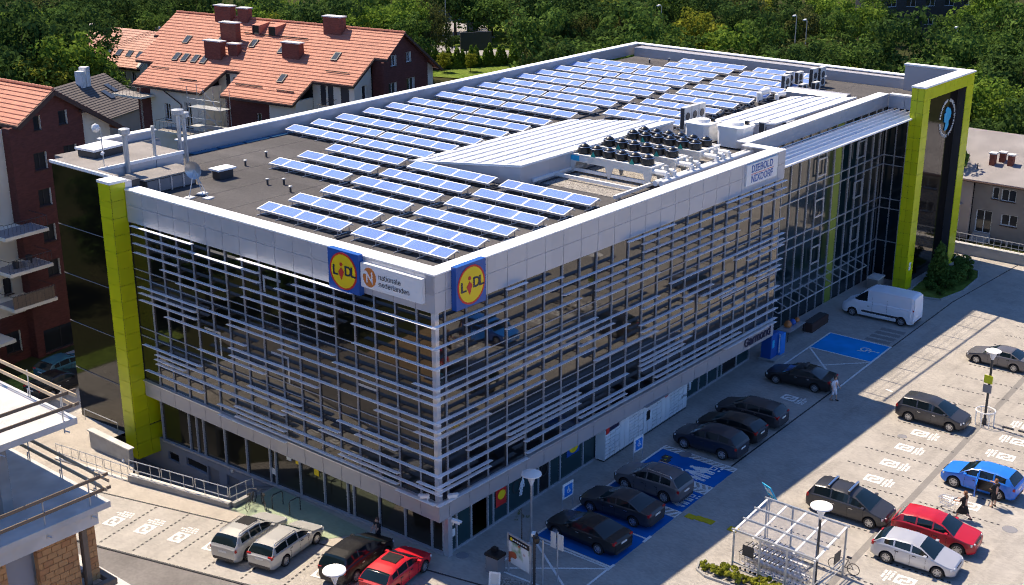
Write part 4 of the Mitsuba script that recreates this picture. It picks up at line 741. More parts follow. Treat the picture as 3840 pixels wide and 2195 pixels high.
def car(name, label, kind, paint, x, y, heading, scale=1.0, group=None, rails=False, roofbars=False, taxi=False, z=None, glassroof=False, open_door=False):
    """heading: degrees of the nose direction; x, y: the middle of the car."""
    key = (kind, paint)
    if key not in CARP:
        if kind not in CARP: CARP[kind] = car_meshes(kind)
        ms, k = CARP[kind]
        mat = dict(body='paint_' + paint, side_window='m_glass_car', side_window_right='m_glass_car', windscreen='m_glass_car', rear_window='m_glass_car', underbody='m_black')
        CARP[key] = {q: mikit.ply(m, mat[q], smooth=38 if q == 'body' else True) for q, m in ms.items()}
        for s in (1, -1):
            if (kind, 'w', s) not in CARP:
                t, d, rm = wheel_meshes(k['r'], s); CARP[(kind, 'w', s)] = (mikit.ply(t, 'm_rubber', smooth=40), mikit.ply(d, 'm_black', smooth=40), mikit.ply(rm, 'm_rim', smooth=30))
    k = KINDS[kind]; L, W, wb, fo, r = (k[q] for q in ('L', 'W', 'wb', 'fo', 'r'))
    gz_ = float(g(x, y)) if z is None else z
    M = T().translate([x, y, gz_]).rotate([0, 0, 1], heading + 180).scale([scale] * 3)
    if y > 1 and x < 0: M = T().translate([x, y, gz_]).rotate([1, 0, 0], math.degrees(-.045) * 1).rotate([0, 0, 1], heading + 180).scale([scale] * 3)
    c = thing(name, label, 'van' if kind == 'van' else 'car', group)
    for q, p_ in CARP[key].items(): part(c, q.replace('_right', ''), p_, None, M)
    for a in (fo, fo + wb):
        for s in (1, -1):
            t, d, rm = CARP[(kind, 'w', s)]; Mw = M @ T().translate([a - L / 2, s * (W / 2 - .10), r])
            w_ = part(c, 'wheel', t, None, Mw); part(w_, 'hub', d, None, Mw); part(w_, 'rim', rm, None, Mw)
    dk = ('d', kind)
    if dk not in CARP:
        belt = lerp_pts(k['belt']); van = kind == 'van'
        def slab(x0, y0, z0, sx_, sy_, sz_): return cbx((x0 - L / 2, y0, z0), (sx_, sy_, sz_))
        hz = float(belt(.12)) - .04
        CARP[dk] = [('headlight', 'm_lamp_clear', [mikit.ply(rot(cbx((.13 - L / 2 + .13, s * W / 2 * .74, hz - .02), (.34, .30, .13)), s * -.5 * 1, (.13 - L / 2 + .13, s * W / 2 * .74, 0)), 'm_lamp_clear') for s in (1, -1)]),
            ('taillight', 'm_lamp_red', [mikit.ply(slab(L - .17, s * W / 2 * .80, .93 if not van else 1.15, .26, .26, .17 if not van else .6), 'm_lamp_red') for s in (1, -1)]),
            ('grille', 'm_black', [mikit.ply(cat(slab(.09, 0, hz - .07, .16, W * .42, .13), slab(.10, 0, .40, .2, W * .55, .14)), 'm_black')]),
            ('licence_plate', 'm_plate', [mikit.ply(slab(.03, 0, .46, .06, .52, .11), 'm_plate'), mikit.ply(slab(L - .02, 0, .80 if not van else .7, .06, .52, .11), 'm_plate')]),
            ('mirror', 'paint', [(k['sg'][0] + .12 - L / 2, s * (W / 2 + .10), float(belt(k['sg'][0])) + .08) for s in (1, -1)]),
            ('bumper', 'm_dark', [mikit.ply(cat(slab(L - .10, 0, .36, .22, W * .78, .16)), 'm_dark')]),
            ('handle', 'paint', None)]
    for q, m_, lst in CARP[dk]:
        if q == 'mirror':
            for p_ in lst: part(c, q, cbx(p_, (.16, .22, .15)), 'paint_' + paint, M)
        elif q == 'handle':
            for p0 in ([p - .25 for p in k['pil']] or [2.2]):
                for s in (1, -1): part(c, q, cbx((p0 - L / 2 + .05, s * (W / 2 + .004), .86 if kind != 'van' else 1.1), (.2, .03, .035)), 'm_chrome' if paint in ('darkgrey', 'black') else 'm_dark', M)
        else:
            for p_ in lst: part(c, q, p_, None, M)
    rz = max(z_ for _, z_ in k['roof'])
    if rails:
        for s in (1, -1): part(c, 'roof_rail', path([(k['rs'] + .25 - L / 2, s * W * .345, rz - .06), (k['rs'] + .35 - L / 2, s * W * .345, rz + .05), (k['re'] - .2 - L / 2, s * W * .345, rz + .02), (k['re'] - .1 - L / 2, s * W * .345, rz - .1)], .022, 6), 'm_chrome' if paint not in ('black',) else 'm_dark', M)
    if roofbars:
        for xx in (k['rs'] + .35, k['re'] - .75): part(c, 'roof_bar', cbx((xx - L / 2, 0, rz + .09), (.11, W * .74, .05)), 'm_chrome', M); part(c, 'bar_foot', cat(*[cbx((xx - L / 2, s * W * .35, rz + .0), (.12, .06, .16)) for s in (1, -1)]), 'm_dark', M)
    if taxi: part(c, 'roof_sign', cbx(((k['rs'] + k['re']) / 2 - L / 2, 0, rz + .11), (.18, .75, .15)), 'm_dark', M)
    if glassroof: part(c, 'glass_roof', cbx((k['rs'] + .55 - L / 2, 0, rz + .012), (.8, W * .5, .03)), 'm_black', M)
    if kind == 'van':
        part(c, 'side_trim', cat(*[cbx((.3, s * (W / 2 + .005), .62), (3.1, .03, .16)) for s in (1, -1)]), 'm_dark', M)
        part(c, 'door_seam', cat(*[cbx((2.55 - L / 2, s * (W / 2 + .001), 1.25), (.02, .01, 1.3)) for s in (1, -1)], *[cbx((3.75 - L / 2, s * (W / 2 + .001), 1.25), (.02, .01, 1.3)) for s in (1, -1)]), 'm_grey', M)
    else:
        part(c, 'door_seam', cat(*[cbx((p_ - L / 2, s * (W / 2 + .0005), .62), (.014, .012, .55)) for s in (1, -1) for p_ in (k['pil'][0], k['sg'][0] + .1, min(k['pil'][1] + .15, fo + wb - r - .12))]), 'm_black', M)
    if open_door:
        Md = M @ T().translate([.02, -W / 2 + .03, .05]).rotate([0, 0, 1], 12)
        part(c, 'open_door', cat(cbx((.0, -.53, .64), (.07, 1.02, .74))), 'paint_' + paint, Md); part(c, 'open_door_frame', path([(0, -.06, 1.0), (0, -.2, 1.44), (0, -.92, 1.40), (0, -1.03, 1.0)], .03, 6), 'paint_' + paint, Md); part(c, 'open_door_trim', cbx((.045, -.53, .66), (.02, .9, .6)), 'm_dark', Md)
        part(c, 'cabin', cbx((.50, -W / 2 + .045, .74), (.92, .12, .64)), 'm_black', M)
    return c
car('saloon_car', 'black saloon in the blue bay next to the crossed white box', 'saloon', 'black', 6.85, -4.65, 90)
car('saloon_car', 'dark grey saloon in the blue bay between the black saloon and the grey off-roader', 'saloon', 'darkgrey', 10.4, -4.35, 93)
car('off_road_car', 'silver grey sport utility car with roof rails on the blue bay', 'suv', 'grey', 13.85, -4.2, 92, rails=True)
car('off_road_car', 'dark sport utility car beside the hatched edge of the family bay', 'suv', 'navy', 20.7, -3.9, 93)
car('hatchback_car', 'black hatchback in the middle of the three cars in front of the parcel lockers', 'hatch', 'black', 23.4, -3.8, 93)
car('estate_car', 'dark blue-grey car last of the three in front of the parcel lockers', 'estate', 'darkgrey', 26.3, -3.6, 93)
car('saloon_car', 'black saloon with a roof sign next to the second disabled bay', 'saloon', 'black', 33.6, -3.35, 97, taxi=True)
car('delivery_van', 'white panel van parked before the recessed glass front', 'van', 'white', 49.85, -1.85, 93)
car('hatchback_car', 'grey coupe-like car parked alone at the right edge behind the lamp post', 'saloon', 'grey', 46.1, -12.8, 91, .95)
car('people_carrier', 'dark people carrier parked beside the caged lamp post', 'mpv', 'darkgrey', 33.55, -13.0, 273)
car('estate_car', 'dark grey estate car with two silver roof bars', 'mpv', 'darkgrey', 18.65, -14.4, 274, 1.04, roofbars=True)
car('hatchback_car', 'silver hatchback parked nearest the trolley shelter', 'hatch', 'silver', 16.05, -19.45, 275, 1.02)
car('off_road_car', 'red sport utility car parked beside the silver hatchback', 'suv', 'red', 18.85, -19.35, 276)
car('off_road_car', 'bright blue sport utility car with its rear door open', 'suv', 'blue', 26.45, -18.95, 91, .97, open_door=True)
lh = math.degrees(math.atan2(-PERP[1], -PERP[0]))
car('off_road_car', 'pale silver off-roader with dark roof panels in the left bays', 'suv', 'silverbeige', -4.95, 9.55, lh - 2, rails=True, glassroof=True)
car('estate_car', 'silver estate car with roof rails in the left bays', 'estate', 'silverbeige', -4.25, 7.35, lh - 2, rails=True)
car('people_carrier', 'black car behind the white lamp head at the bottom', 'mpv', 'black', -3.0, 3.15, lh - 3)
car('sports_car', 'bright red car with a black roof panel at the bottom of the picture', 'hatch', 'brightred', -2.75, .55, lh - 2, glassroof=True)
car('saloon_car', 'black car parked below the red brick flats', 'saloon', 'black', 1.5, 39.2, 8, z=-1.5)
car('hatchback_car', 'teal car parked behind the black one below the red brick flats', 'hatch', 'teal', 3.4, 41.4, 8, z=-1.4)
car('saloon_car', 'dark car on the small lot of the pale house with chimneys behind', 'saloon', 'navy', 69.5, 122.0, 40, z=0)
for nm, lb, kd, pt, x, y, a in (('hatchback_car', 'red car seen only as a reflection in the corner glass', 'hatch', 'red', 11.0, -28.6, 270), ('hatchback_car', 'black car seen only as a reflection in the long facade', 'hatch', 'black', 27.5, -30.2, 270), ('estate_car', 'dark estate seen only as a reflection near the far end', 'estate', 'navy', 38.2, -28.8, 90)): car(nm, lb, kd, pt, x, y, a)
# ---------------------------------------------------------------- people
def ball(p, r): return m3.Manifold.sphere(r, 14).translate(list(map(float, p)))
def bone(a, b, ra, rb): return m3.Manifold.batch_hull([ball(a, ra), ball(b, rb)])
def merge(bs, edge_=.03, it=8):
    m = m3.Manifold.batch_boolean(bs, m3.OpType.Add).refine_to_length(edge_).to_mesh()
    t = trimesh.Trimesh(m.vert_properties[:, :3], m.tri_verts, process=True); trimesh.smoothing.filter_taubin(t, iterations=it); return np.array(t.vertices), np.array(t.faces)
def person(label, x, y, heading, J, top, bottom, hair='m_hair', skirt=None, sleeve=.45, legcover=1.0, longhair=False, z=None):
    J = {k: np.array(v, float) for k, v in J.items()}; k = thing('person', label, 'person')
    M = T().translate([x, y, float(g(x, y)) if z is None else z]).rotate([0, 0, 1], heading)
    bs = [bone(J['pelvis'], J['chest'], .135, .15), bone(J['chest'], J['neck'], .10, .055), bone(J['neck'], J['head'] - (0, 0, .06), .052, .06),
          m3.Manifold.batch_hull([ball(J['head'] + d, r) for d, r in (((-.02, 0, .05), .098), ((.02, 0, -.06), .068), ((.055, 0, -.08), .04))]), ball(J['head'] + (.115, 0, -.02), .022), ball(J['head'] + (.0, .095, -.01), .026), ball(J['head'] + (.0, -.095, -.01), .026),
          bone(J['chest'] + (0, .10, .02), J['shL'], .10, .062), bone(J['chest'] + (0, -.10, .02), J['shR'], .10, .062)]
    for s in 'LR':
        sg = 1 if s == 'L' else -1; sh, el, wr, hip, kn, an = (J[q + s] for q in ('sh', 'el', 'wr', 'hip', 'kn', 'an'))
        bs += [bone(sh, el, .055, .042), bone(el, wr, .042, .028), bone(hip, kn, .092, .058), bone(kn, an, .058, .036), bone(an + (-.03, 0, -.03), an + (.15, sg * .02, -.055), .042, .034)]
        d = (wr - el) / np.linalg.norm(wr - el); side = np.cross(d, (0, 0, 1)); side = side / (np.linalg.norm(side) + 1e-9); up_ = np.cross(side, d); pe = wr + d * .09
        bs.append(bone(wr, pe, .03, .036))
        for i, (o, l) in enumerate(((-.03, .065), (-.01, .08), (.011, .075), (.03, .055))): bs += [bone(pe + side * o, pe + side * o + d * l * .6 - up_ * .012, .010, .009), bone(pe + side * o + d * l * .6 - up_ * .012, pe + side * o + d * l - up_ * .035, .009, .008)]
        bs.append(bone(wr + d * .03 + up_ * .0 - side * .03, wr + d * .08 - side * .062 - up_ * .01, .012, .010))
    part(k, 'body', merge(bs), 'm_skin', M, smooth=True)
    sh = [m3.Manifold.batch_hull([ball(J['pelvis'] + (0, .06, .02), .115), ball(J['pelvis'] + (0, -.06, .02), .115), ball(J['chest'] + (0, .1, .05), .115), ball(J['chest'] + (0, -.1, .05), .115)]), bone(J['chest'] + (0, 0, .06), J['neck'] - (0, 0, .03), .11, .066)]
    for s in 'LR': sh += [bone(J['chest'] + (0, .1 if s == 'L' else -.1, .04), J['sh' + s], .115, .076), bone(J['sh' + s], J['sh' + s] + (J['el' + s] - J['sh' + s]) * sleeve * 1.6, .074, .064)]
    if top == 'm_cloth_white': sh.append(m3.Manifold.batch_hull([ball(J['pelvis'] + (0, s * .07, -.12), .13) for s in (1, -1)] + [ball(J['pelvis'] + (0, s * .06, .1), .125) for s in (1, -1)]))
    part(k, 'top', merge(sh), top, M, smooth=True)
    if skirt is not None:
        kL, kR = J['knL'], J['knR']; pts = [ball(J['pelvis'] + (0, .07, .02), .12), ball(J['pelvis'] + (0, -.07, .02), .12)]
        part(k, 'skirt', merge([m3.Manifold.batch_hull(pts + [ball(kL + (.03, .04, -skirt), .09), ball(kR + (-.03, -.04, -skirt), .09), ball(kL + (-.05, .08, -skirt), .07), ball(kR + (-.06, -.08, -skirt), .07)])]), bottom, M, smooth=True)
    else:
        tr = [m3.Manifold.batch_hull([ball(J['pelvis'] + (0, .05, 0), .125), ball(J['pelvis'] + (0, -.05, 0), .125), ball(J['hipL'], .105), ball(J['hipR'], .105)])]
        for s in 'LR':
            hip, kn, an = J['hip' + s], J['kn' + s], J['an' + s]
            tr += [bone(hip, kn, .105, .078)] + ([bone(kn, kn + (an - kn) * min(1, legcover), .076, .062)] if legcover > 0 else [])
        part(k, 'trousers', merge(tr), bottom, M, smooth=True)
    part(k, 'shoes', merge([bone(J['an' + s] + (-.04, 0, -.035), J['an' + s] + (.16, 0, -.06), .048, .040) for s in 'LR']), 'm_black', M, smooth=True)
    hr = [m3.Manifold.batch_hull([ball(J['head'] + (-.035, 0, .06), .105), ball(J['head'] + (.01, 0, .095), .07), ball(J['head'] + (-.06, 0, -.02), .075)])]
    if longhair: hr.append(bone(J['head'] + (-.07, 0, 0), J['neck'] + (-.09, 0, -.08), .07, .05)); hr.append(ball(J['head'] + (-.11, 0, .09), .05))
    part(k, 'hair', merge(hr), hair, M, smooth=True)
    return k
def stand(**kw):
    J = dict(pelvis=(0, 0, .95), chest=(0, 0, 1.28), neck=(0, 0, 1.49), head=(.03, 0, 1.65), shL=(0, .20, 1.42), elL=(-.02, .25, 1.14), wrL=(.08, .24, .90), shR=(0, -.20, 1.42), elR=(-.02, -.25, 1.14), wrR=(.08, -.24, .90),
             hipL=(0, .10, .90), knL=(.02, .11, .49), anL=(0, .11, .09), hipR=(0, -.10, .90), knR=(.02, -.11, .49), anR=(0, -.11, .09)); J.update(kw); return J
person('person in a loose white shirt standing behind the black saloon with a roof sign', 32.55, -6.4, 265, stand(knL=(.10, .10, .50), anL=(.16, .11, .09), anR=(-.16, -.11, .11), knR=(-.02, -.11, .5), elL=(.06, .30, 1.15), wrL=(.22, .28, 1.0), elR=(-.05, -.30, 1.15), wrR=(.05, -.30, .92)), 'm_cloth_white', 'm_cloth_white', legcover=0)
person('person in a black dress striding behind a shopping trolley', 22.15, -19.55, 78, stand(knL=(.24, .10, .52), anL=(.34, .10, .10), knR=(-.12, -.10, .5), anR=(-.46, -.10, .22), elL=(.16, .26, 1.18), wrL=(.42, .22, 1.10), elR=(.16, -.26, 1.18), wrR=(.42, -.20, 1.12)), 'm_cloth_black', 'm_cloth_black', 'm_hair_ginger', skirt=.08, longhair=True)
person('person in black T-shirt and shorts reaching into the open door of the blue car', 24.7, -20.35, 62, stand(elR=(.28, -.24, 1.36), wrR=(.52, -.20, 1.34), elL=(.10, .30, 1.18), wrL=(.26, .10, 1.06), knR=(.03, -.12, .49), anR=(.05, -.14, .09)), 'm_cloth_black', 'm_cloth_black', 'm_hair_ginger', legcover=.15)
person('person dressed in black standing on the pavement by the left shop windows', -.8, 3.85, 165, stand(elL=(.16, .24, 1.18), wrL=(.34, .12, 1.28), elR=(.16, -.24, 1.18), wrR=(.32, -.10, 1.12), head=(.05, 0, 1.63)), 'm_cloth_black', 'm_cloth_black', sleeve=.3)
# ---------------------------------------------------------------- street furniture
def trolley_mesh():
    m = []; b = [(-.42, .27, .98), (.42, .24, .86), (.42, -.24, .86), (-.42, -.27, .98)]; f = [(-.34, .2, .52), (.34, .16, .52), (.34, -.16, .52), (-.34, -.2, .52)]
    for q in (b, f):
        for i in range(4): m.append(tube(q[i], q[(i + 1) % 4], .013, 4))
    for i in range(4):
        for t in np.linspace(0, 1, 7)[:-1]:
            A = np.array(b[i]) * (1 - t) + np.array(b[(i + 1) % 4]) * t; Bq = np.array(f[i]) * (1 - t) + np.array(f[(i + 1) % 4]) * t; m.append(tube(A, Bq, .007, 3))
    for t in np.linspace(.1, .9, 5): m.append(tube(np.array(f[0]) * (1 - t) + np.array(f[1]) * t, np.array(f[3]) * (1 - t) + np.array(f[2]) * t, .006, 3))
    for z_ in (.68, .82): m.append(path([(-.38, .235, z_ + .03), (.38, .2, z_), (.38, -.2, z_), (-.38, -.235, z_ + .03)], .007, 3))
    for s in (1, -1): m += [tube((-.45, s * .25, .98), (-.40, s * .22, .14), .014, 5), tube((-.40, s * .22, .16), (.42, s * .16, .16), .014, 5), tube((.42, s * .16, .16), (-.36, s * .18, .52), .012, 4)]
    w = [tube((px_, s * .2 - .02, .06), (px_, s * .2 + .02, .06), .06, 10) for px_ in (-.40, .42) for s in (1, -1)]
    return cat(m), cat(w), tube((-.5, -.27, 1.02), (-.5, .27, 1.02), .025, 8)
TB, TW, TH = trolley_mesh(); TB, TW, TH = mikit.ply(TB, 'm_chrome'), mikit.ply(TW, 'm_rubber', smooth=30), mikit.ply(TH, 'm_dark', smooth=30)
def trolley(label, x, y, a, group=None):
    k = thing('shopping_trolley', label, 'shopping trolley', group); M = T().translate([x, y, 0]).rotate([0, 0, 1], a)
    part(k, 'basket', TB, None, M); part(k, 'wheels', TW, None, M); part(k, 'handle', TH, None, M)
trolley('silver shopping trolley pushed by the woman in black', 22.45, -18.45, 78)
for row, (xx, nm) in enumerate(((9.75, 'row nearest the flower bed'), (10.6, 'second row from the flower bed'), (11.5, 'row farthest from the flower bed'))):
    for i in range(11 - 2 * row): trolley(f'shopping trolley nested in the {nm} of the glass shelter', xx, -13.0 - i * .30, 268, 'trolleys in the shelter, ' + nm)
k = thing('trolley_shelter', 'glass roofed shelter full of shopping trolleys', 'shelter')
x0, x1, y0, y1 = 9.05, 12.45, -17.0, -12.4; zf, zb = 2.45, 2.85
for y in np.linspace(y1, y0, 4):
    for x in (x0, x1): part(k, 'post', bx(x - .04, x + .04, y - .04, y + .04, 0, zf + (zb - zf) * (x - x0) / (x1 - x0)), 'm_galv')
rz = lambda x: zf + (zb - zf) * (x - x0) / (x1 - x0)
for x in np.linspace(x0, x1, 4): part(k, 'roof_rail', bar((x, y0 - .15, rz(x) + .06), (x, y1 + .15, rz(x) + .06), .09, .10), 'm_galv')
for y in np.linspace(y0, y1, 5): part(k, 'rafter', bar((x0 - .1, y, rz(x0 - .1) + .01), (x1 + .1, y, rz(x1 + .1) + .01), .11, .05), 'm_white')
for i in range(3):
    for j in range(4):
        xa, xb = x0 + i * 1.133, x0 + (i + 1) * 1.133; ya, yb = y0 + j * 1.15, y0 + (j + 1) * 1.15
        part(k, 'roof_pane', (np.array([[xa, ya, rz(xa) + .13], [xb, ya, rz(xb) + .13], [xb, yb, rz(xb) + .13], [xa, yb, rz(xa) + .13]]), np.array([[0, 1, 2, 3]])), 'm_pane_clear')
for j in range(3):
    ya, yb = y1 - j * 1.533, y1 - (j + 1) * 1.533; part(k, 'wall_pane', (np.array([[x1, ya - .06, .25], [x1, yb + .06, .25], [x1, yb + .06, 2.3], [x1, ya - .06, 2.3]]), np.array([[0, 1, 2, 3]])), 'm_pane_clear'); part(k, 'rail', cat(bar((x0, ya, .62), (x0, yb, .62), .05, .05), bar((x0, ya, .3), (x0, yb, .3), .04, .04), bar((x1, ya, .2), (x1, yb, .2), .05, .05)), 'm_galv')
for i in range(3): part(k, 'end_rail', cat(bar((x0, y0, .5 + i * .25), (x1, y0, .5 + i * .25), .04, .04)), 'm_galv')
part(k, 'end_pane', (np.array([[x0 + .1, y1, .2], [x1 - .1, y1, .2], [x1 - .1, y1, 2.3], [x0 + .1, y1, 2.3]]), np.array([[0, 1, 2, 3]])), 'm_pane_clear'); part(k, 'info_board', bx(9.02, 9.05, -13.6, -12.95, 1.25, 1.85), 'm_dark'); part(k, 'info_board', bx(11.2, 11.9, -17.05, -17.02, 1.2, 1.8), 'm_dark')
k = thing('roadside_sign', 'tilted blue square sign with a white family symbol behind the trolley shelter', 'sign')
part(k, 'post', tube((13.3, -12.1, 0), (13.3, -12.1, 2.6), .04), 'm_galv'); q = sbox(-.45, -.45, .45, .45)
part(k, 'plate', onplane(ext(q, .04), (13.25, -12.1, 2.9), (-.5, -.86, .1), (-.35, .3, .88)), 'm_cyan_sign'); part(k, 'symbol', onplane(ext(affinity.translate(affinity.scale(unary_union([figure(-.25, 0, .4, 0), figure(.2, 0, .4, 1), figure(0, -.1, .25, 0)]), .9, .9), 0, 0), .015), (13.25, -12.1, 2.9) + .045 * np.cross((-.5, -.86, .1), (-.35, .3, .88)), (-.5, -.86, .1), (-.35, .3, .88)), 'm_white')
def lamp(label, x, y, h, z=0, dark=False):
    k = thing('lamp_post', label, 'street lamp'); m = 'm_dark' if dark else 'm_galv'
    part(k, 'pole', cat(tube((x, y, z), (x, y, z + h - .9), .075, 10, .06), tube((x, y, z), (x, y, z + .5), .14, 10)), m, smooth=30)
    part(k, 'lamp_cone', lathe([(.05, h - .95), (.09, h - .8), (.30, h - .25)], 14, (x, y, z)), 'm_lamp_clear', smooth=30); part(k, 'lamp_disc', lathe([(0, h), (.30, h - .04), (.55, h - .16), (.56, h - .22), (.30, h - .25), (0, h - .25)], 22, (x, y, z)), 'm_white', smooth=40)
lamp('lamp post with a flat disc head on the pavement beside the advertising board', 4.75, -2.35, 4.3); lamp('lamp post with a flat disc head in front of the trolley shelter', 10.1, -16.6, 5.1, dark=True)
lamp('white disc lamp head in front of the black car at the bottom', -8.71, -1.46, 4.35, 0)
k = thing('lamp_post', 'dark lamp post with a green sign standing inside a white ring guard', 'street lamp'); x, y = 35.35, -15.75
part(k, 'pole', cat(tube((x, y, 0), (x, y, 4.6), .08, 10), tube((x, y, 0), (x, y, .4), .14, 10)), 'm_dark', smooth=30); part(k, 'lamp_cone', lathe([(.05, 4.5), (.09, 4.6), (.28, 5.1)], 12, (x, y, 0)), 'm_lamp_clear', smooth=30); part(k, 'lamp_disc', lathe([(0, 5.3), (.3, 5.28), (.5, 5.18), (.3, 5.1), (0, 5.1)], 20, (x, y, 0)), 'm_white', smooth=40)
part(k, 'sign_plate', bx(x - .30, x - .26, y - .28, y + .28, 3.0, 3.55), 'm_teal' if 0 else 'leaf_bright' if 0 else 'm_green'); part(k, 'sign_plate', bx(x - .30, x - .26, y - .28, y + .28, 2.35, 2.9), 'm_grey')
part(k, 'ring_guard', cat(*[tube((x + .62 * math.cos(a), y + .62 * math.sin(a), 0), (x + .62 * math.cos(a), y + .62 * math.sin(a), 1.0), .03, 6) for a in np.arange(8) * math.pi / 4], *[path([(x + .62 * math.cos(a), y + .62 * math.sin(a), zz) for a in np.arange(17) * math.pi / 8], .04, 6) for zz in (1.0,)]), 'm_white')
k = thing('rubber_speed_hump', 'dark rubber kerb pieces on the ground beside the caged lamp post', 'kerb pieces')
for i in range(4): part(k, 'piece', cbx((35.7 + .05 * i, -17.2 - i * 1.0, .04), (.16, .7, .08)), 'm_dark')
def parksign(label, x, y, w=1.0):
    k = thing('parking_sign', label, 'sign'); part(k, 'post', cat(tube((x - w / 2, y, 0), (x - w / 2, y, 1.7), .03), tube((x + w / 2, y, 0), (x + w / 2, y, 1.7), .03)), 'm_galv')
    part(k, 'plate', bx(x - w / 2, x + w / 2, y - .03, y + .0, .75, 1.7), 'm_white'); part(k, 'symbol_panel', bx(x - w * .33, x + w * .40, y - .045, y - .03, .85, 1.55), 'm_blue_sign')
    part(k, 'symbol', onplane(ext(affinity.scale(wheelchair(0, 0, .42, 0), 1, .8), .012), (x + .03, y - .045, 1.18), (1, 0, 0), (0, 0, 1)), 'm_white')
parksign('white sign with a blue wheelchair symbol before the dark grey saloon', 8.9, -1.65); parksign('white sign with a blue symbol before the family bay near the lockers', 16.4, -1.35)
k = thing('advertising_board', 'advertising board with a colourful food poster next to the lamp post', 'billboard')
pa, pb = np.array([1.62, -3.35]), np.array([1.35, -5.1])
part(k, 'post', cat(tube((*pa, 0), (*pa, 2.3), .05), tube((*pb, 0), (*pb, 2.3), .05)), 'm_galv'); part(k, 'frame', bar((*pa, 1.45), (*pb, 1.45), .08, 1.72), 'm_galv')
dpo = (pb - pa) / np.linalg.norm(pb - pa); nrm_ = np.array([-abs(dpo[1]), dpo[0] * -1 if 0 else .15]); nrm_ = nrm_ / np.linalg.norm(nrm_)
part(k, 'poster', bar((*(pa + dpo * .1 + nrm_ * .05), 1.28), (*(pb - dpo * .1 + nrm_ * .05), 1.28), .02, 1.25), 'm_poster'); part(k, 'header', bar((*(pa + dpo * .1 + nrm_ * .05), 2.08), (*(pb - dpo * .1 + nrm_ * .05), 2.08), .02, .28), 'm_black'); part(k, 'header_dot', xf(ext(Point(0, 0).buffer(.09), .02), np.array([[0, 0, -1, pa[0] - .10], [-1, 0, 0, pa[1] - .3], [0, 1, 0, 2.08], [0, 0, 0, 1.]])), 'm_brandyellow')
part(k, 'header_text', cat([bar((*(pa + dpo * (.42 + i * .16) + nrm_ * .065), 2.08), (*(pa + dpo * (.52 + i * .16) + nrm_ * .065), 2.08), .012, .07) for i in range(7)]), 'm_white')
k = thing('litter_bin', 'dark square litter bin beside the advertising board', 'bin'); part(k, 'body', cbx((1.15, -2.85, .5), (.62, .8, 1.0), .05), 'm_grey'); part(k, 'lid', cbx((1.15, -2.85, 1.06), (.72, .9, .14), .05), 'm_black'); part(k, 'ashtray', cbx((1.25, -2.75, 1.24), (.25, .3, .24)), 'm_black')
k = thing('security_mast', 'dark mast with camera domes at the right end of the advertising board', 'mast'); part(k, 'mast', tube((1.3, -5.35, 0), (1.3, -5.35, 3.0), .075), 'm_dark'); part(k, 'camera_dome', cat(*[lathe([(0, 3.05), (.14, 3.0), (.17, 2.85), (.12, 2.7), (0, 2.66)], 12, (1.3 + dx, -5.35 + dy, 0)) for dx, dy in ((.18, .1), (-.1, -.22))]), 'm_black', smooth=40); part(k, 'camera', cbx((1.42, -5.2, 2.98), (.3, .2, .16), .5), 'm_white'); part(k, 'spare_post', tube((1.75, -5.55, 0), (1.75, -5.55, 2.6), .05), 'm_galv')
k = thing('sign_post', 'galvanised post carrying two narrow signs seen edge-on', 'sign'); part(k, 'post', tube((2.45, -5.95, 0), (2.45, -5.95, 2.9), .04), 'm_galv'); part(k, 'plate', bx(2.38, 2.42, -5.88, -5.55, 1.95, 2.85), 'm_offwhite'); part(k, 'plate', bx(2.38, 2.42, -6.35, -6.02, 1.95, 2.85), 'm_offwhite')
k = thing('folding_sign', 'small white folding sign standing on the gravel', 'sign'); part(k, 'frame', onplane(ext(sbox(-.3, 0, .3, 1.05).difference(sbox(-.22, .1, .22, .95)), .03), (-.35, -4.05, 0), (.45, -.89, 0), (.2, .1, .97)), 'm_white'); part(k, 'sheet', onplane(ext(sbox(-.22, .1, .22, .95), .02), (-.35, -4.05, 0), (.45, -.89, 0), (.2, .1, .97)), 'm_offwhite')
# parcel lockers, parcel machine and the display in front of the recessed front
k = thing('parcel_lockers', 'long white wall of parcel lockers under the fascia', 'parcel lockers')
la_, lb_ = np.array([15.0, .15]), np.array([25.0, .62]); ld_ = (lb_ - la_) / np.linalg.norm(lb_ - la_); ln_ = np.array([ld_[1], -ld_[0]])
part(k, 'cabinet', bar((*(la_ - ln_ * .34), 1.16), (*(lb_ - ln_ * .34), 1.16), .66, 2.12), 'm_grey'); part(k, 'side_panel', bar((*(la_ - ld_ * .02 - ln_ * .34), 1.16), (*(la_ - ln_ * .34), 1.16), .70, 2.14), 'm_white'); part(k, 'plinth', bar((*(la_ - ln_ * .34), .05), (*(lb_ - ln_ * .34), .05), .6, .1), 'm_dark')
nc = 18
for c in range(nc):
    cw = 10.01 / nc; nr = (8, 8, 5, 1, 1, 9, 9, 5, 1)[c % 9]
    if c in (8, 9): nr = 1
    for r in range(nr):
        hh = 1.98 / nr; p0 = la_ + ld_ * (c * cw + .03); p1 = la_ + ld_ * ((c + 1) * cw - .03)
        part(k, 'locker_door', bar((*(p0 + ln_ * .005), .16 + (r + .5) * hh), (*(p1 + ln_ * .005), .16 + (r + .5) * hh), .03, hh - .05), 'm_white')
pm = la_ + ld_ * 5.0 + ln_ * .03; part(k, 'screen', bar((*(pm - ld_ * .2), 1.35), (*(pm + ld_ * .2), 1.35), .03, .62), 'm_black')
for o, in ((.0,), (7.0,)): pp = la_ + ld_ * (o + .05) + ln_ * .02; part(k, 'banner', bar((*pp, 2.08), (*(pp + ld_ * 1.5), 2.08), .02, .30), 'm_navy'); part(k, 'banner_mark', bar((*(pp + ln_ * .015), 2.04), (*(pp + ld_ * .36 + ln_ * .015), 2.04), .02, .40), 'm_brandred')
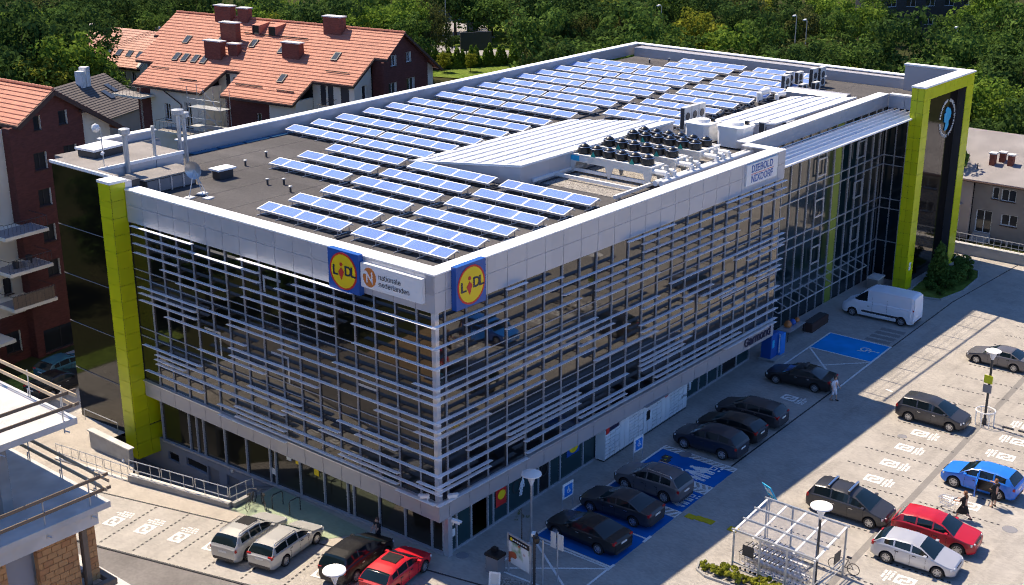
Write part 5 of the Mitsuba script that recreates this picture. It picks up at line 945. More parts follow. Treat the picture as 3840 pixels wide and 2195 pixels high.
part(k, 'canopy', bar((*(la_ + ld_ * 3.9 + ln_ * .1), 2.42), (*(la_ + ld_ * 6.6 + ln_ * .1), 2.42), .95, .05), 'm_grey'); pq = la_ + ld_ * 9.2 + ln_ * .04; part(k, 'brand_lettering', onplane(text('inPost', .20, .01), (*pq, 1.0), (*ld_, 0), (0, 0, 1)), 'm_grey')
k = thing('parcel_machine', 'small blue parcel machine at the end of the car park facade', 'parcel machine'); part(k, 'base', cbx((36.9, .65, .08), (2.2, 1.3, .16), .04), 'm_concrete_grey'); part(k, 'cabinet', cbx((36.5, .8, 1.1), (1.1, .8, 1.9), .04), 'm_brandblue'); part(k, 'side_cabinet', cbx((37.5, .6, .95), (.8, .7, 1.6), .04), 'm_blue_sign'); part(k, 'mark', cbx((36.3, .39, 1.25), (.3, .02, .6)), 'm_cyan_sign'); part(k, 'light_strip', cbx((37.05, .3, 1.1), (.06, .05, 1.5)), 'm_lamp_clear')
k = thing('sales_table', 'grey table with bright goods outside the recessed glass front', 'table'); part(k, 'top', cbx((41.5, 1.7, .85), (2.8, 1.1, .06), .05), 'm_galv'); part(k, 'legs', cat(*[tube((41.5 + a, 1.7 + b, 0), (41.5 + a, 1.7 + b, .84), .03) for a in (-1.3, 1.3) for b in (-.45, .45)]), 'm_dark')
for i, (m_, s_, lb_q) in enumerate((('m_orange', .32, 'orange bundle on the sales table'), ('m_brandblue', .28, 'bright blue ball shaped bundle on the sales table'), ('m_orange', .22, 'small orange bundle beside the blue one'))): single('goods_bundle', lb_q, 'goods', lathe([(0, .0), (s_ * .9, .08), (s_, s_ * .8), (s_ * .6, s_ * 1.5), (0, s_ * 1.7)], 12, (41.0 + i * .75, 1.75, .88)), m_, smooth=60)
k = thing('planter', 'long dark planter box beside the sales table', 'planter'); part(k, 'box', cbx((44.6, 1.2, .35), (3.0, .8, .7), .05), 'm_eave'); part(k, 'filling', cbx((44.6, 1.2, .72), (2.8, .6, .08), .05), 'm_dark')
k = thing('stone_block', 'pale stone clad block in front of the dark glass near the portal', 'block'); part(k, 'block', cbx((56.4, 1.7, .45), (1.4, .9, .95), .05), 'm_plaster_grey'); part(k, 'cap', cbx((56.4, 1.7, .98), (1.55, 1.05, .10), .05), 'm_concrete')
# speed humps
for lb, pts in (('yellow and black speed hump ends across the lane by the hatched bay', [(12.62, -7.6), (12.75, -8.15), (12.8, -8.7)]), ('yellow speed hump end beside the trolley shelter', [(12.9, -10.2)]), ('black and yellow rubber hump lying on the family bay', [(17.6, -2.6), (18.0, -2.45), (16.9, -3.0)])):
    k = thing('speed_hump', lb, 'speed hump')
    for i, (x, y) in enumerate(pts): part(k, 'segment', cat(cbx((x, y, .025), (.45, .54, .05))), 'm_yellow_rubber' if (i % 2 == 0 and 'yellow and' in lb or lb.startswith('yellow')) else 'm_dark')
    if lb.startswith('black'):
        for x, y in pts: part(k, 'reflector', cbx((x, y, .055), (.12, .14, .02)), 'm_yellow_rubber')
# bicycles and racks
def bicycle(label, x, y, a, z=None):
    k = thing('bicycle', label, 'bicycle'); M = T().translate([x, y, float(g(x, y)) if z is None else z]).rotate([0, 0, 1], a)
    for xx in (-.52, .52):
        part(k, 'wheel', path([(xx + .33 * math.cos(t), 0, .34 + .33 * math.sin(t)) for t in np.arange(19) * math.pi / 9], .022, 5), 'm_rubber', M); part(k, 'spokes', cat(*[tube((xx, 0, .34), (xx + .32 * math.cos(t), 0, .34 + .32 * math.sin(t)), .004, 3) for t in np.arange(10) * math.pi / 5]), 'm_steel', M)
    part(k, 'bicycle_frame', cat(path([(-.52, 0, .34), (-.05, 0, .32), (.36, 0, .82), (-.2, 0, .80), (-.05, 0, .32)], .02, 6), path([(-.2, 0, .80), (-.52, 0, .34)], .015, 5), path([(.36, 0, .95), (.52, 0, .34)], .018, 5)), 'm_dark', M)
    part(k, 'handlebar', path([(.3, -.28, 1.0), (.38, 0, .98), (.3, .28, 1.0)], .016, 5), 'm_dark', M); part(k, 'saddle', cat(cbx((-.25, 0, .96), (.26, .13, .06)), tube((-.2, 0, .8), (-.24, 0, .95), .016)), 'm_black', M)
bicycle('bicycle leaning on the railing above the ramp end', -1.55, 12.6, 60); bicycle('bicycle standing in the rack on the green area', -1.9, 13.3, 30); bicycle('bicycle leaning against the back of the trolley shelter', 12.75, -16.9, 95, 0)
for i, (x, y) in enumerate(((-1.0, 12.0), (-.9, 10.6))): single('bicycle_rack', ['hooped bicycle rack nearest the ramp', 'hooped bicycle rack nearest the shop window'][i], 'bicycle rack', path([(x - .4, y, float(g(x, y))), (x - .4, y, float(g(x, y)) + .8), (x - .3, y, float(g(x, y)) + .9), (x + .3, y, float(g(x, y)) + .9), (x + .4, y, float(g(x, y)) + .8), (x + .4, y, float(g(x, y)))], .03, 6), 'm_dark')
# ramp wall, railings and concrete wall on the left
k = thing('ramp_wall', 'grey ramp wall with a pale metal railing along the left pavement', 'wall')
ra, rb = np.array([-2.75, 14.2]), np.array([-4.15, 22.2]); rc = np.array([-5.0, 29.0])
def wallbox(a, b, za, zb, h0, h1, t): 
    d = (b - a) / np.linalg.norm(b - a); n_ = np.array([-d[1], d[0]]) * t / 2; v = [(*(p + s * n_), z_) for p, lo, hi in ((a, za, h0), (b, zb, h1)) for s in (1, -1) for z_ in (lo, hi)]
    return np.array(v), np.array([[0, 1, 5, 4], [2, 6, 7, 3], [0, 2, 3, 1], [4, 5, 7, 6], [1, 3, 7, 5], [0, 4, 6, 2]])
part(k, 'wall', wallbox(ra, rb, -2.5, -2.8, -.28, -.5, .28), 'm_concrete_grey'); part(k, 'wall', wallbox(rb, rc, -2.8, -3.0, -1.0, -1.2, .28), 'm_concrete_grey'); part(k, 'wall', wallbox(np.array([-.9, 14.2]), ra + [.14, -.1], -1.2, -1.2, -.30, -.30, .28), 'm_concrete_grey')
part(k, 'coping', cat(wallbox(ra, rb, -.28, -.5, -.24, -.46, .36), wallbox(rb, rc, -1.0, -1.2, -.96, -1.16, .36)), 'm_concrete')
def railing(par, a, b, za, zb, n, h=.95):
    a, b = np.array(a, float), np.array(b, float)
    for i in range(n):
        p, q = a + (b - a) * (i + .03) / n, a + (b - a) * (i + .97) / n; zp, zq = za + (zb - za) * (i + .03) / n, za + (zb - za) * (i + .97) / n
        part(par, 'railing', cat(path([(*p, zp + .35), (*p, zp + h), (*q, zq + h), (*q, zq + .35), (*p, zp + .35)], .028, 6), *[tube((*(p + (q - p) * t), zp + (zq - zp) * t - .05), (*(p + (q - p) * t), zp + (zq - zp) * t + h + .06), .022, 6) for t in (.3, .72)]), 'm_steel')
railing(k, ra, rb, -.24, -.46, 3); railing(k, rb, rc, -.96, -1.16, 3); railing(k, (-.95, 14.15), ra, -.3, -.28, 1)
k = thing('concrete_wall', 'grey shuttered concrete wall at the foot of the black glass', 'wall'); part(k, 'wall', bx(-2.75, -2.45, 24.2, 28.6, -3, -.02), 'm_concrete_grey'); part(k, 'coping', bx(-2.82, -2.38, 24.1, 28.7, -.02, .06), 'm_concrete'); part(k, 'wall_lamp', xf(lathe([(0, .06), (.12, .05), (.15, 0)], 12), np.array([[0, 0, -1, -2.76], [0, 1, 0, 24.9], [1, 0, 0, -1.0], [0, 0, 0, 1.]])), 'm_white')
part(k, 'rail', path([(-1.5, 27.2, -.3), (-1.5, 27.2, .5), (-1.5, 31, .4), (-1.5, 31, -.4)], .03), 'm_steel')
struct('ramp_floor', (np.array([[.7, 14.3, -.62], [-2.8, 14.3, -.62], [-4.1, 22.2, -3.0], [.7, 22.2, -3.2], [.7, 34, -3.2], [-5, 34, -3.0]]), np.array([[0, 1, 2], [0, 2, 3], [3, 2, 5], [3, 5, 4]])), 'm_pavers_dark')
# ---------------------------------------------------------------- houses round about
class Local:
    def __init__(s, ox, oy, ang): s.M = T().translate([ox, oy, 0]).rotate([0, 0, 1], ang); s.N = np.array(s.M.matrix)
def wall_with_windows(key, L, o, ux, outline, wins, m, th=.3, frame_m='m_white', reveal=True, name='wall'):
    """A wall drawn in (u, z) with real openings; o + u*ux is the outer face, the normal is ux x z."""
    ux = np.array([*ux, 0.]); n = np.cross(ux, (0, 0, 1)); o = np.array(o, float); pg = Polygon(outline)
    for w in wins: pg = pg.difference(sbox(w[0], w[2], w[1], w[3]))
    part(key, name, onplane(ext(pg, th), o - n * th, ux, (0, 0, 1)), m, L.M)
    for w in wins:
        a, b, c, d = w[:4]; f = .07; q = o - n * .22
        fr_ = sbox(a, c, b, d).difference(unary_union([sbox(a + f, c + f, (a + b) / 2 - .03, d - f), sbox((a + b) / 2 + .03, c + f, b - f, d - f)] if b - a > .85 else [sbox(a + f, c + f, b - f, d - f)]))
        k = part(key, 'door' if len(w) > 4 and w[4] == 'door' else 'window', onplane(ext(fr_, .06), q, ux, (0, 0, 1)), frame_m, L.M)
        part(k, 'pane', onplane(ext(sbox(a, c, b, d), .02), q - n * .02, ux, (0, 0, 1)), 'm_glass_win', L.M)
        if reveal: part(k, 'reveal', onplane(ext(sbox(b - .012, c, b + .012, d), .26), o - n * .24, ux, (0, 0, 1)), 'm_cream', L.M); part(k, 'sill', onplane(ext(sbox(a - .05, c - .06, b + .05, c), .30), o - n * .2, ux, (0, 0, 1)), 'm_eave', L.M)
def tiled(key, L, outline, zfun, m, course=.36, lift=.07, down=(-1, 0), name='roof_tiles'):
    """Overlapping courses of tiles over a roof outline in plan; zfun gives the roof plane; down = downhill direction in plan."""
    pg = Polygon(outline); d = np.array(down, float); c = np.array(pg.exterior.coords) @ d; t0, t1 = c.min(), c.max(); n_ = np.array([-d[1], d[0]]); big = 500; ms = []
    t = t0
    while t < t1:
        band = Polygon([d * t - n_ * big, d * t + n_ * big, d * (t + course) + n_ * big, d * (t + course) - n_ * big]); q = pg.intersection(band)
        for p in getattr(q, 'geoms', [q]):
            if p.geom_type != 'Polygon' or p.area < .01: continue
            v, f = trimesh.creation.triangulate_polygon(p, engine='earcut'); v = np.asarray(v); h = lift * ((v @ d) - t) / course
            top = np.column_stack([v, zfun(v[:, 0], v[:, 1]) + h + .05]); bot = top - [0, 0, .10]; k_ = len(v)
            ed = np.array(p.exterior.coords)[:-1]; hh = lift * ((ed @ d) - t) / course; ze = zfun(ed[:, 0], ed[:, 1]) + hh + .05
            sv = np.vstack([np.column_stack([ed, ze]), np.column_stack([ed, ze - .1])]); e = len(ed); i = np.arange(e); j = (i + 1) % e
            ms += [(top, f), (sv, np.stack([i, j, j + e, i + e], 1))]
        t += course
    return part(key, name, cat(ms), m, L.M, kind='stuff')
def eaves(key, L, pts, zf, w=.16, h=.22): part(key, 'eaves_board', cat([bar((*a, zf(*a) - .12), (*b, zf(*b) - .12), w, h) for a, b in zip(pts, pts[1:] + pts[:1])]), 'm_eave', L.M)
def chimney(key, L, u, v, su, sv, z0, z1):
    k = part(key, 'chimney', bx(u - su / 2, u + su / 2, v - sv / 2, v + sv / 2, z0, z1), 'm_brick_chimney', L.M); part(k, 'cap', bx(u - su / 2 - .1, u + su / 2 + .1, v - sv / 2 - .1, v + sv / 2 + .1, z1, z1 + .12), 'm_offwhite', L.M)
def skylight_win(key, L, u0, v0, zf, s, w=.78, l=1.15, m='m_glass_win'):
    c = 1 / math.sqrt(1 + s * s); ux, uy = np.array([0, -1., 0]), np.array([c, 0, s * c]); o = np.array([u0, v0, float(zf(u0, v0)) + .06])
    k = part(key, 'roof_window', onplane(ext(sbox(0, 0, w, l).difference(sbox(.08, .08, w - .08, l - .08)), .14), o, ux, uy), 'm_dark', L.M); part(k, 'pane', onplane(ext(sbox(.06, .06, w - .06, l - .06), .02), o + np.cross(ux, uy) * .09, ux, uy), 'm_glass_sky', L.M)
GLASS('m_glass_sky', (.10, .11, .12), .55)
# -- the long block with the tiled roof in the middle distance (u across, v along the ridge)
k = thing('apartment_block', 'long red tiled apartment block behind the office roof with a stepped eave', 'apartment block'); L = Local(50.245, 51.0, 8); zr, sl = 17.77, .72
zf = lambda u, v: zr + sl * np.asarray(u); zb = lambda u, v: zr - sl * np.asarray(u)
out = [(0, 0), (-3.1, 0), (-3.1, 1.6), (-6.33, 1.9), (-6.33, 7.05), (-9.1, 7.5), (-9.1, 17.2), (-6.25, 16.75), (-6.25, 18.85), (-9.1, 20.0), (-9.1, 30.1), (-6.3, 29.5), (-6.3, 32.3), (-3.1, 31.7), (-3.1, 32.5), (0, 31.9)]
tiled(k, L, out, zf, 'm_tile_red'); tiled(k, L, [(0, 0), (6.1, -.2), (6.1, 32), (0, 31.9)], zb, 'm_tile_red', down=(1, 0))
part(k, 'ridge', cat([tube((0, i * .42, zr + .10), (0, i * .42 + .40, zr + .13), .13, 6) for i in range(76)]), 'm_tile_red', L.M, kind='stuff'); eaves(k, L, out[1:], zf); eaves(k, L, [(6.1, -.2), (6.1, 32)], zb); eaves(k, L, [(0, -.05), (6.1, -.2)], zb)
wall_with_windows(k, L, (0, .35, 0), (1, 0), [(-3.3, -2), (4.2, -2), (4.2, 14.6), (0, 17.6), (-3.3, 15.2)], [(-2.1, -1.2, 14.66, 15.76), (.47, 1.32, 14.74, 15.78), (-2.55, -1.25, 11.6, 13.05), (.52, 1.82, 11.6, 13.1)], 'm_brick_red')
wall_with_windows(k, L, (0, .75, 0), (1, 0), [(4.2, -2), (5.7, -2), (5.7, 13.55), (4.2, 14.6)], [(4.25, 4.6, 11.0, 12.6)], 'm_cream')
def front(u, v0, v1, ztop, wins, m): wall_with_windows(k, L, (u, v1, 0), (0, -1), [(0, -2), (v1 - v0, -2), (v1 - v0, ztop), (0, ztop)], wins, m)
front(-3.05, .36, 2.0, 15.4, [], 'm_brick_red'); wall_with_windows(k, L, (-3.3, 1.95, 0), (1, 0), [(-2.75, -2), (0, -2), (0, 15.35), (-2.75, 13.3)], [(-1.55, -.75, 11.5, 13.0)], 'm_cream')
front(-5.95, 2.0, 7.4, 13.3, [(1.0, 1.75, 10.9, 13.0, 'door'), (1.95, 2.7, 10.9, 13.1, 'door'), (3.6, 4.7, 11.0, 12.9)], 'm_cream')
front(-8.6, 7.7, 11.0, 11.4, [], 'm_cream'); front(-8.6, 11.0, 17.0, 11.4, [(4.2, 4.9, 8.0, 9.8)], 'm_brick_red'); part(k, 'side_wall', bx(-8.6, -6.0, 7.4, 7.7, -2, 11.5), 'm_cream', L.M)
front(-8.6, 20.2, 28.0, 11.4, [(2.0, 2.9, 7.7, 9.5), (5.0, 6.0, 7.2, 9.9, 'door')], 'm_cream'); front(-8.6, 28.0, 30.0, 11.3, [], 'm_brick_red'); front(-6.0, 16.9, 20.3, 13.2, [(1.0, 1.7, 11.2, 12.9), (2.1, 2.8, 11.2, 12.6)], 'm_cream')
part(k, 'side_wall', cat(bx(-8.6, -6.0, 20.0, 20.25, -2, 11.6), bx(-8.6, -6.0, 16.75, 17.0, -2, 11.6), bx(-8.6, -6, 29.4, 29.7, -2, 11.5)), 'm_cream', L.M); part(k, 'rear_wall', bx(5.5, 5.7, .8, 31.5, -2, 13.4), 'm_cream', L.M); part(k, 'inner_core', bx(-5.9, 5.4, 2.2, 31, -2, 13.0), 'm_dark', L.M)
for u0, u1, v0, v1, z in ((-10.6, -8.6, 27.3, 31.8, 10.3), (-10.6, -8.6, 20.6, 25.6, 7.0), (-9.0, -6.0, 1.8, 4.4, 10.6)):
    b = part(k, 'balcony', bx(u0, u1, v0, v1, z - .22, z), 'm_cream', L.M); part(b, 'floor', bx(u0 + .1, u1 - .05, v0 + .1, v1 - .1, z, z + .02), 'm_roof_light', L.M); part(b, 'railing', cat(*[tube((u0 + .05, v0 + .05 + t * (v1 - v0 - .1), z), (u0 + .05, v0 + .05 + t * (v1 - v0 - .1), z + 1), .02, 4) for t in np.linspace(0, 1, 9)], path([(u1, v0 + .05, z + 1), (u0 + .05, v0 + .05, z + 1), (u0 + .05, v1 - .05, z + 1), (u1, v1 - .05, z + 1)], .025, 5)), 'm_dark', L.M)
for u, v, su, sv, z1 in ((-3.85, 11.6, .8, 2.3, 16.4), (-4.9, 21.6, .8, 2.3, 15.95), (-4.3, 19.3, .7, 1.3, 15.75), (-3.0, 21.0, .8, 2.2, 17.7), (-.6, 8.6, .9, 2.3, 18.9), (-.3, 24.2, .9, 2.3, 19.0), (-.2, 21.4, .8, 1.4, 18.9)): chimney(k, L, u, v, su, sv, zr + sl * u - .9, z1)
for u, v in ((-3.75, 27.6), (-5.9, 27.2), (-5.9, 25.9), (-5.9, 24.4), (-5.9, 23.1), (-3.9, 6.6), (-6.95, 11.3), (-3.75, 13.9), (-3.4, 18.2), (-3.4, 22.9)): skylight_win(k, L, u, v, zf, sl)
for v in (16.6, 18.9): part(k, 'dormer', cat(onplane(ext(Polygon([(0, 0), (1.9, 1.35), (0, 1.1)]), 1.1), (-1.9, v, zr - 1.35), (1, 0, 0), (0, 0, 1))), 'm_tile_red', L.M); part(k, 'dormer_window', bx(-1.95, -1.9, v - .95, v - .15, zr - 1.2, zr - .3), 'm_glass_win', L.M)
for u, v0, v1 in ((-7.9, 8.2, 10.5), (-8.0, 21.5, 24.0), (-5.2, 3.2, 6.2), (-7.0, 26.6, 29.2), (-1.9, 11.2, 20), (-7.8, 12.5, 16.2)): part(k, 'snow_guard', path([(u, v0, zr + sl * u + .22), (u, v1, zr + sl * u + .22)], .06, 5), 'm_eave', L.M)
part(k, 'downpipe', path([(-8.95, 25.9, 11.1), (-8.7, 23.4, 9.6), (-8.66, 23.4, 4)], .06, 6), 'm_eave', L.M)
S = thing('scaffolding', 'grey scaffolding standing against the apartment block recess', 'scaffold'); sm = []
for u in (-10.8, -9.4):
    for v in (15.6, 17.9, 20.2): part(S, 'standard', tube((u, v, -1), (u, v, 12.2), .035, 5), 'm_steel', L.M)
for z in (4, 6, 8, 10): part(S, 'platform', bx(-10.8, -9.4, 15.6, 20.2, z, z + .06), 'm_galv', L.M); part(S, 'brace', cat(tube((-10.85, 15.6, z), (-10.85, 17.9, z + 2), .025, 4), tube((-10.85, 15.6, z + 1), (-10.85, 20.2, z + 1), .025, 4), tube((-10.85, 20.2, z), (-10.85, 17.9, z + 2), .025, 4)), 'm_steel', L.M)
# -- the gabled flats at the left edge
k = thing('apartment_block', 'red brick gabled apartment block with balconies at the left edge', 'apartment block'); L = Local(7.56, 46.0, 4); zr, sl = 18.74, .64
zf = lambda u, v: zr + sl * np.asarray(u); zb = lambda u, v: zr - sl * np.asarray(u)
tiled(k, L, [(0, -.45), (-3.35, -.45), (-3.35, 30), (0, 30)], zf, 'm_tile_red'); tiled(k, L, [(0, -.45), (6.6, -.45), (6.6, 30), (0, 30)], zb, 'm_tile_red', down=(1, 0))
part(k, 'ridge', cat([tube((0, -.4 + i * .42, zr + .10), (0, i * .42, zr + .13), .13, 6) for i in range(72)]), 'm_tile_red', L.M, kind='stuff')
for a, b, f in (((0, -.5), (-3.35, -.5), zf), ((0, -.5), (6.6, -.5), zb)): part(k, 'barge_board', bar((*a, float(f(*a)) - .16), (*b, float(f(*b)) - .16), .14, .34), 'm_eave', L.M)
part(k, 'eaves_board', bar((-3.35, -.5, zf(-3.35, 0) - .1), (-3.35, 30, zf(-3.35, 0) - .1), .16, .24), 'm_eave', L.M); part(k, 'eaves_bracket', cbx((2.4, -.3, float(zb(2.4, 0)) - .42), (.3, .45, .2)), 'm_eave', L.M)
wn = [(-2.02, -.95, z, z + 1.3) for z in (12.97, 10.17, 7.38, 4.6)] + [(.6, 1.72, z, z + 1.3) for z in (13.05, 10.2)] + [(-1.7, -1.12, 15.95, 17.0), (.48, 1.2, 16.0, 17.05), (-3.1, .1, -1.35, .55, 'door')]
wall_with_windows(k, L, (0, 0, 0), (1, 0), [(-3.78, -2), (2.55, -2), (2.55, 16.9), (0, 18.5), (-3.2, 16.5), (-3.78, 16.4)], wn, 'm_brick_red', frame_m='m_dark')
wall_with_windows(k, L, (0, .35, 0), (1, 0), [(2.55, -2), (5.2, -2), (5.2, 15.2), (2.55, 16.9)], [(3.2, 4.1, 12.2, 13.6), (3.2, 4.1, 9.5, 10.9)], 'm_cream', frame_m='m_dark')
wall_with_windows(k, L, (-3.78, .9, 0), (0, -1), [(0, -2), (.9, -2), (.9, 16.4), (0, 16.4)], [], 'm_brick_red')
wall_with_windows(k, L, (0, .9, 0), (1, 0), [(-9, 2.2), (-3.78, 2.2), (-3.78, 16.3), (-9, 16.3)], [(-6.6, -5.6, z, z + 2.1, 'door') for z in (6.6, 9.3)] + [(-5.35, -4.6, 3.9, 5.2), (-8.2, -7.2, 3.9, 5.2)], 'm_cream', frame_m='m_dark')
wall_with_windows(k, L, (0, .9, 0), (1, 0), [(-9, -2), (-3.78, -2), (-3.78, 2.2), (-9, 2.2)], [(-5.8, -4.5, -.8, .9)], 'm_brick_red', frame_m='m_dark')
for z, f_ in ((9.2, 0), (6.45, 0), (3.75, 1)):
    b = part(k, 'balcony', bx(-6.6, -2.95, -2.2, .05 if z > 99 else -.02, z - .24, z), 'm_cream', L.M); part(b, 'balcony_side', bx(-6.6, -3.8, 0, .9, z - .24, z), 'm_cream', L.M); part(b, 'floor', bx(-6.5, -3.05, -2.1, -.05, z, z + .02), 'm_grey', L.M)
    if f_: part(b, 'bamboo_screen', cat(*[tube((-6.55 + i * .09, -2.12, z), (-6.55 + i * .09, -2.12, z + .92 + .05 * ((i * 7) % 3)), .045, 5) for i in range(39)]), 'm_timber_dark', L.M)
    part(b, 'railing', cat(path([(-6.55, .8, z + .95), (-6.55, -2.15, z + .95), (-3.0, -2.15, z + .95), (-3.0, -.05, z + .95)], .022, 5), *[tube((-6.55 + t * 3.55, -2.15, z), (-6.55 + t * 3.55, -2.15, z + .95), .014, 4) for t in np.linspace(0, 1, 12)]), 'm_dark', L.M)
part(k, 'balcony', bx(-9.2, -6.2, -1.2, .9, .9, 1.15), 'm_cream', L.M)
part(k, 'rear_core', bx(-8.8, 5.0, 1.3, 29, -2, 15.0), 'm_dark', L.M)
for i, (u, v, z, s_) in enumerate(((-5.4, -1.2, 6.45, .5), (-4.6, -1.4, 6.45, .4), (-4.0, -.8, 6.45, .6), (-5.2, -1.0, 3.75, .5))): p = L.N @ [u, v, z, 1]; single('balcony_pot', ['leftmost grey pot on the middle balcony', 'small dark pot on the middle balcony', 'pot near the brick wall on the middle balcony', 'pot on the balcony with the bamboo screen'][i], 'plant pot', lathe([(0, 0), (.18, 0), (.26, s_), (.2, s_), (0, s_ * .9)], 12, tuple(p[:3])), 'm_grey' if i % 2 else 'm_dark')
part(k, 'porch_roof', cat(bx(-3.4, 1.2, -3.2, -.02, -.2 - .9, -.1 - .9)), 'm_glass_sky', L.M) if 0 else None
single('entrance_wall', 'low dark wall with pale coping before the entrance of the brick flats', 'wall', xf(cat(bx(-3.6, 2.0, -2.6, -2.3, -2, -.9), bx(-3.7, 2.1, -2.7, -2.2, -.9, -.82)), L.N), 'm_plinth')
chimney(k, L, -2.0, 8, 1.0, 2.0, 16.9, 19.2)
# -- pale house with pink tiles, brown roofed house, row house on the right, dark buildings far off
def house(name, label, x, y, ang, wu, lv, zw, sl, roof_m, wall_m, over=.4, base=-2, wins=(), parapet=False, chim=(), sky=()):
    k = thing(name, label, 'house'); L = Local(x, y, ang); zr = zw + sl * wu; zf = lambda u, v: zr + sl * np.asarray(u); zb = lambda u, v: zr - sl * np.asarray(u); e = wu + over
    tiled(k, L, [(0, -over), (-e, -over), (-e, lv + over), (0, lv + over)], zf, roof_m); tiled(k, L, [(0, -over), (e, -over), (e, lv + over), (0, lv + over)], zb, roof_m, down=(1, 0))
    for v, s in ((0, 1), (lv, -1)): wall_with_windows(k, L, (0, v, 0), (s, 0), [(-wu, base), (wu, base), (wu, zw), (0, zr - .1), (-wu, zw)], [w for w in wins if w[0] == ('g' if s > 0 else 'h')] and [w[1:] for w in wins if w[0] == 'g'], wall_m)
    wall_with_windows(k, L, (-wu, lv, 0), (0, -1), [(0, base), (lv, base), (lv, zw), (0, zw)], [w[1:] for w in wins if w[0] == 'f'], wall_m); part(k, 'rear_wall', bx(wu - .3, wu, 0, lv, base, zw), wall_m, L.M)
    eaves(k, L, [(-e, -over), (-e, lv + over)], zf)
    if parapet:
        for v in (-.1, lv - .1): part(k, 'gable_parapet', cat(bar((-e, v, float(zf(-e, 0)) + .15), (0, v, zr + .15), .5, .5), bar((e, v, float(zf(-e, 0)) + .15), (0, v, zr + .15), .5, .5)), 'm_cream', L.M)
    for c in chim: chimney(k, L, *c)
    for u, v in sky: skylight_win(k, L, u, v, zf, sl, 1.0, 1.2)
    return k, L
house('pale_house', 'pale house with a pink tiled roof between cream gable parapets', 70.5, 120.5, 8, 5.2, 15.5, 5.2, .82, 'm_tile_pink', 'm_cream', wins=[('f', 11.6, 12.5, 2.6, 4.3), ('f', 13.6, 14.5, 2.6, 4.3), ('f', 8.0, 8.9, 2.6, 4.3)], parapet=True, sky=[(-4.1, 6.2), (-4.1, 4.0), (-4.1, 8.4), (-4.1, 1.9)])
house('brown_roofed_house', 'house with a dark brown roof and a white chimney', 40.6, 102.2, -66, 6.3, 11.2, 4.0, .56, 'm_tile_brown', 'm_plaster_tan')
BK, BL_ = 'brown_roofed_house', Local(40.6, 102.2, -66)
for u, v, w_, z1 in ((.9, 5.0, .75, 8.9), (.9, 6.0, .85, 9.3)): part(BK, 'white_chimney', bx(u - .5, u + .5, v - w_ / 2, v + w_ / 2, 5.5, z1), 'm_white', BL_.M)
for u, v in ((2.6, 6.4), (1.8, 8.4)): part(BK, 'roof_window', xf(cat(bx(0, 1.7, 0, .9, .05, .22)), np.array([[.872, 0, .49, u], [0, 1, 0, v], [-.49, 0, .872, 7.53 - .56 * u], [0, 0, 0, 1.]])), 'm_glass_sky', BL_.M)
k = thing('row_house', 'grey rendered row house with a flat pitched roof behind the green portal', 'house'); L = Local(76.5, 4.2, -90)
wall_with_windows(k, L, (0, 0, 0), (1, 0), [(1.9 + .9, -.5), (14, -.5), (14, 5.62), (2.8, 5.62)], [(4.5, 5.15, 4.0, 5.15), (5.05 + .3, 6.75, 3.95, 5.1), (5.6, 7.15, 1.6, 2.7), (3.2, 4.75, .5, 2.75, 'door'), (9.2, 10.9, 3.95, 5.1), (9.2, 10.9, 1.6, 2.7)], 'm_plaster_grey')
wall_with_windows(k, L, (0, -.6, 0), (1, 0), [(-1.5, -.5), (2.8, -.5), (2.8, 5.6), (-1.5, 5.6)], [(.9, 1.8, .6, 2.6, 'door')], 'm_plaster_tan')
part(k, 'roof', (np.array([[-2, -1.0, 5.55], [14.5, -1.0, 5.6], [14.5, 9.5, 8.2], [-2, 9.5, 8.2], [-2, -1.0, 5.75], [14.5, -1.0, 5.8], [14.5, 9.5, 8.4], [-2, 9.5, 8.4]]), BF[:, :] * 0 + np.array([[0, 3, 2, 1], [4, 5, 6, 7], [0, 1, 5, 4], [2, 3, 7, 6], [1, 2, 6, 5], [3, 0, 4, 7]])), 'm_slate', L.M); part(k, 'gutter', tube((-2, -1.05, 5.6), (14.5, -1.05, 5.65), .09, 6), 'm_eave', L.M)
for u, v in ((3.3, 2.6), (3.9, 3.5), (4.9, 3.0)): chimney(k, L, u, v, .5, .6, 5.8, 7.7)
part(k, 'aerial', tube((2.4, 1.2, 6), (2.4, 1.2, 6.9), .05), 'm_dark', L.M); part(k, 'inner_core', bx(-1, 13.5, .4, 9, -.5, 5.4), 'm_dark', L.M); part(k, 'steps', cat(*[bx(3.2, 4.8, -.4 - i * .3, -.1 - i * .3 + .3, -.2, .55 - i * .18) for i in range(4)]), 'm_concrete_grey', L.M); part(k, 'door_hood', bx(.5, 2.1, -1.6, -.6, 3.2, 3.3), 'm_slate', L.M)
k = thing('boundary_wall', 'low concrete wall with a metal railing along the lane behind the portal', 'wall'); part(k, 'wall', bx(70.4, 70.7, -9, 5.5, -.3, .95), 'm_concrete_grey'); part(k, 'coping', bx(70.3, 70.8, -9.1, 5.6, .95, 1.03), 'm_concrete'); railing(k, (70.55, -9), (70.55, 5.4), 1.03, 1.03, 9, .9)
def block(name, label, x, y, ang, su, sv, h, m, rows, n):
    k = thing(name, label, 'building'); L = Local(x, y, ang); w = su / n
    wall_with_windows(k, L, (0, 0, 0), (1, 0), [(0, -1), (su, -1), (su, h), (0, h)], [(i * w + .25 * w, i * w + .75 * w, z, z + 1.4) for i in range(n) for z in rows], m, reveal=False); wall_with_windows(k, L, (0, sv, 0), (0, -1), [(0, -1), (sv, -1), (sv, h), (0, h)], [(1.5 + i * 3, 2.9 + i * 3, z, z + 1.4) for i in range(int(sv // 3)) for z in rows], m, reveal=False)
    part(k, 'rest', bx(.2, su, .3, sv, -1, h - .2), m, L.M); part(k, 'roof', bx(-.2, su + .2, -.2, sv + .2, h, h + .25), 'm_slate', L.M); return k
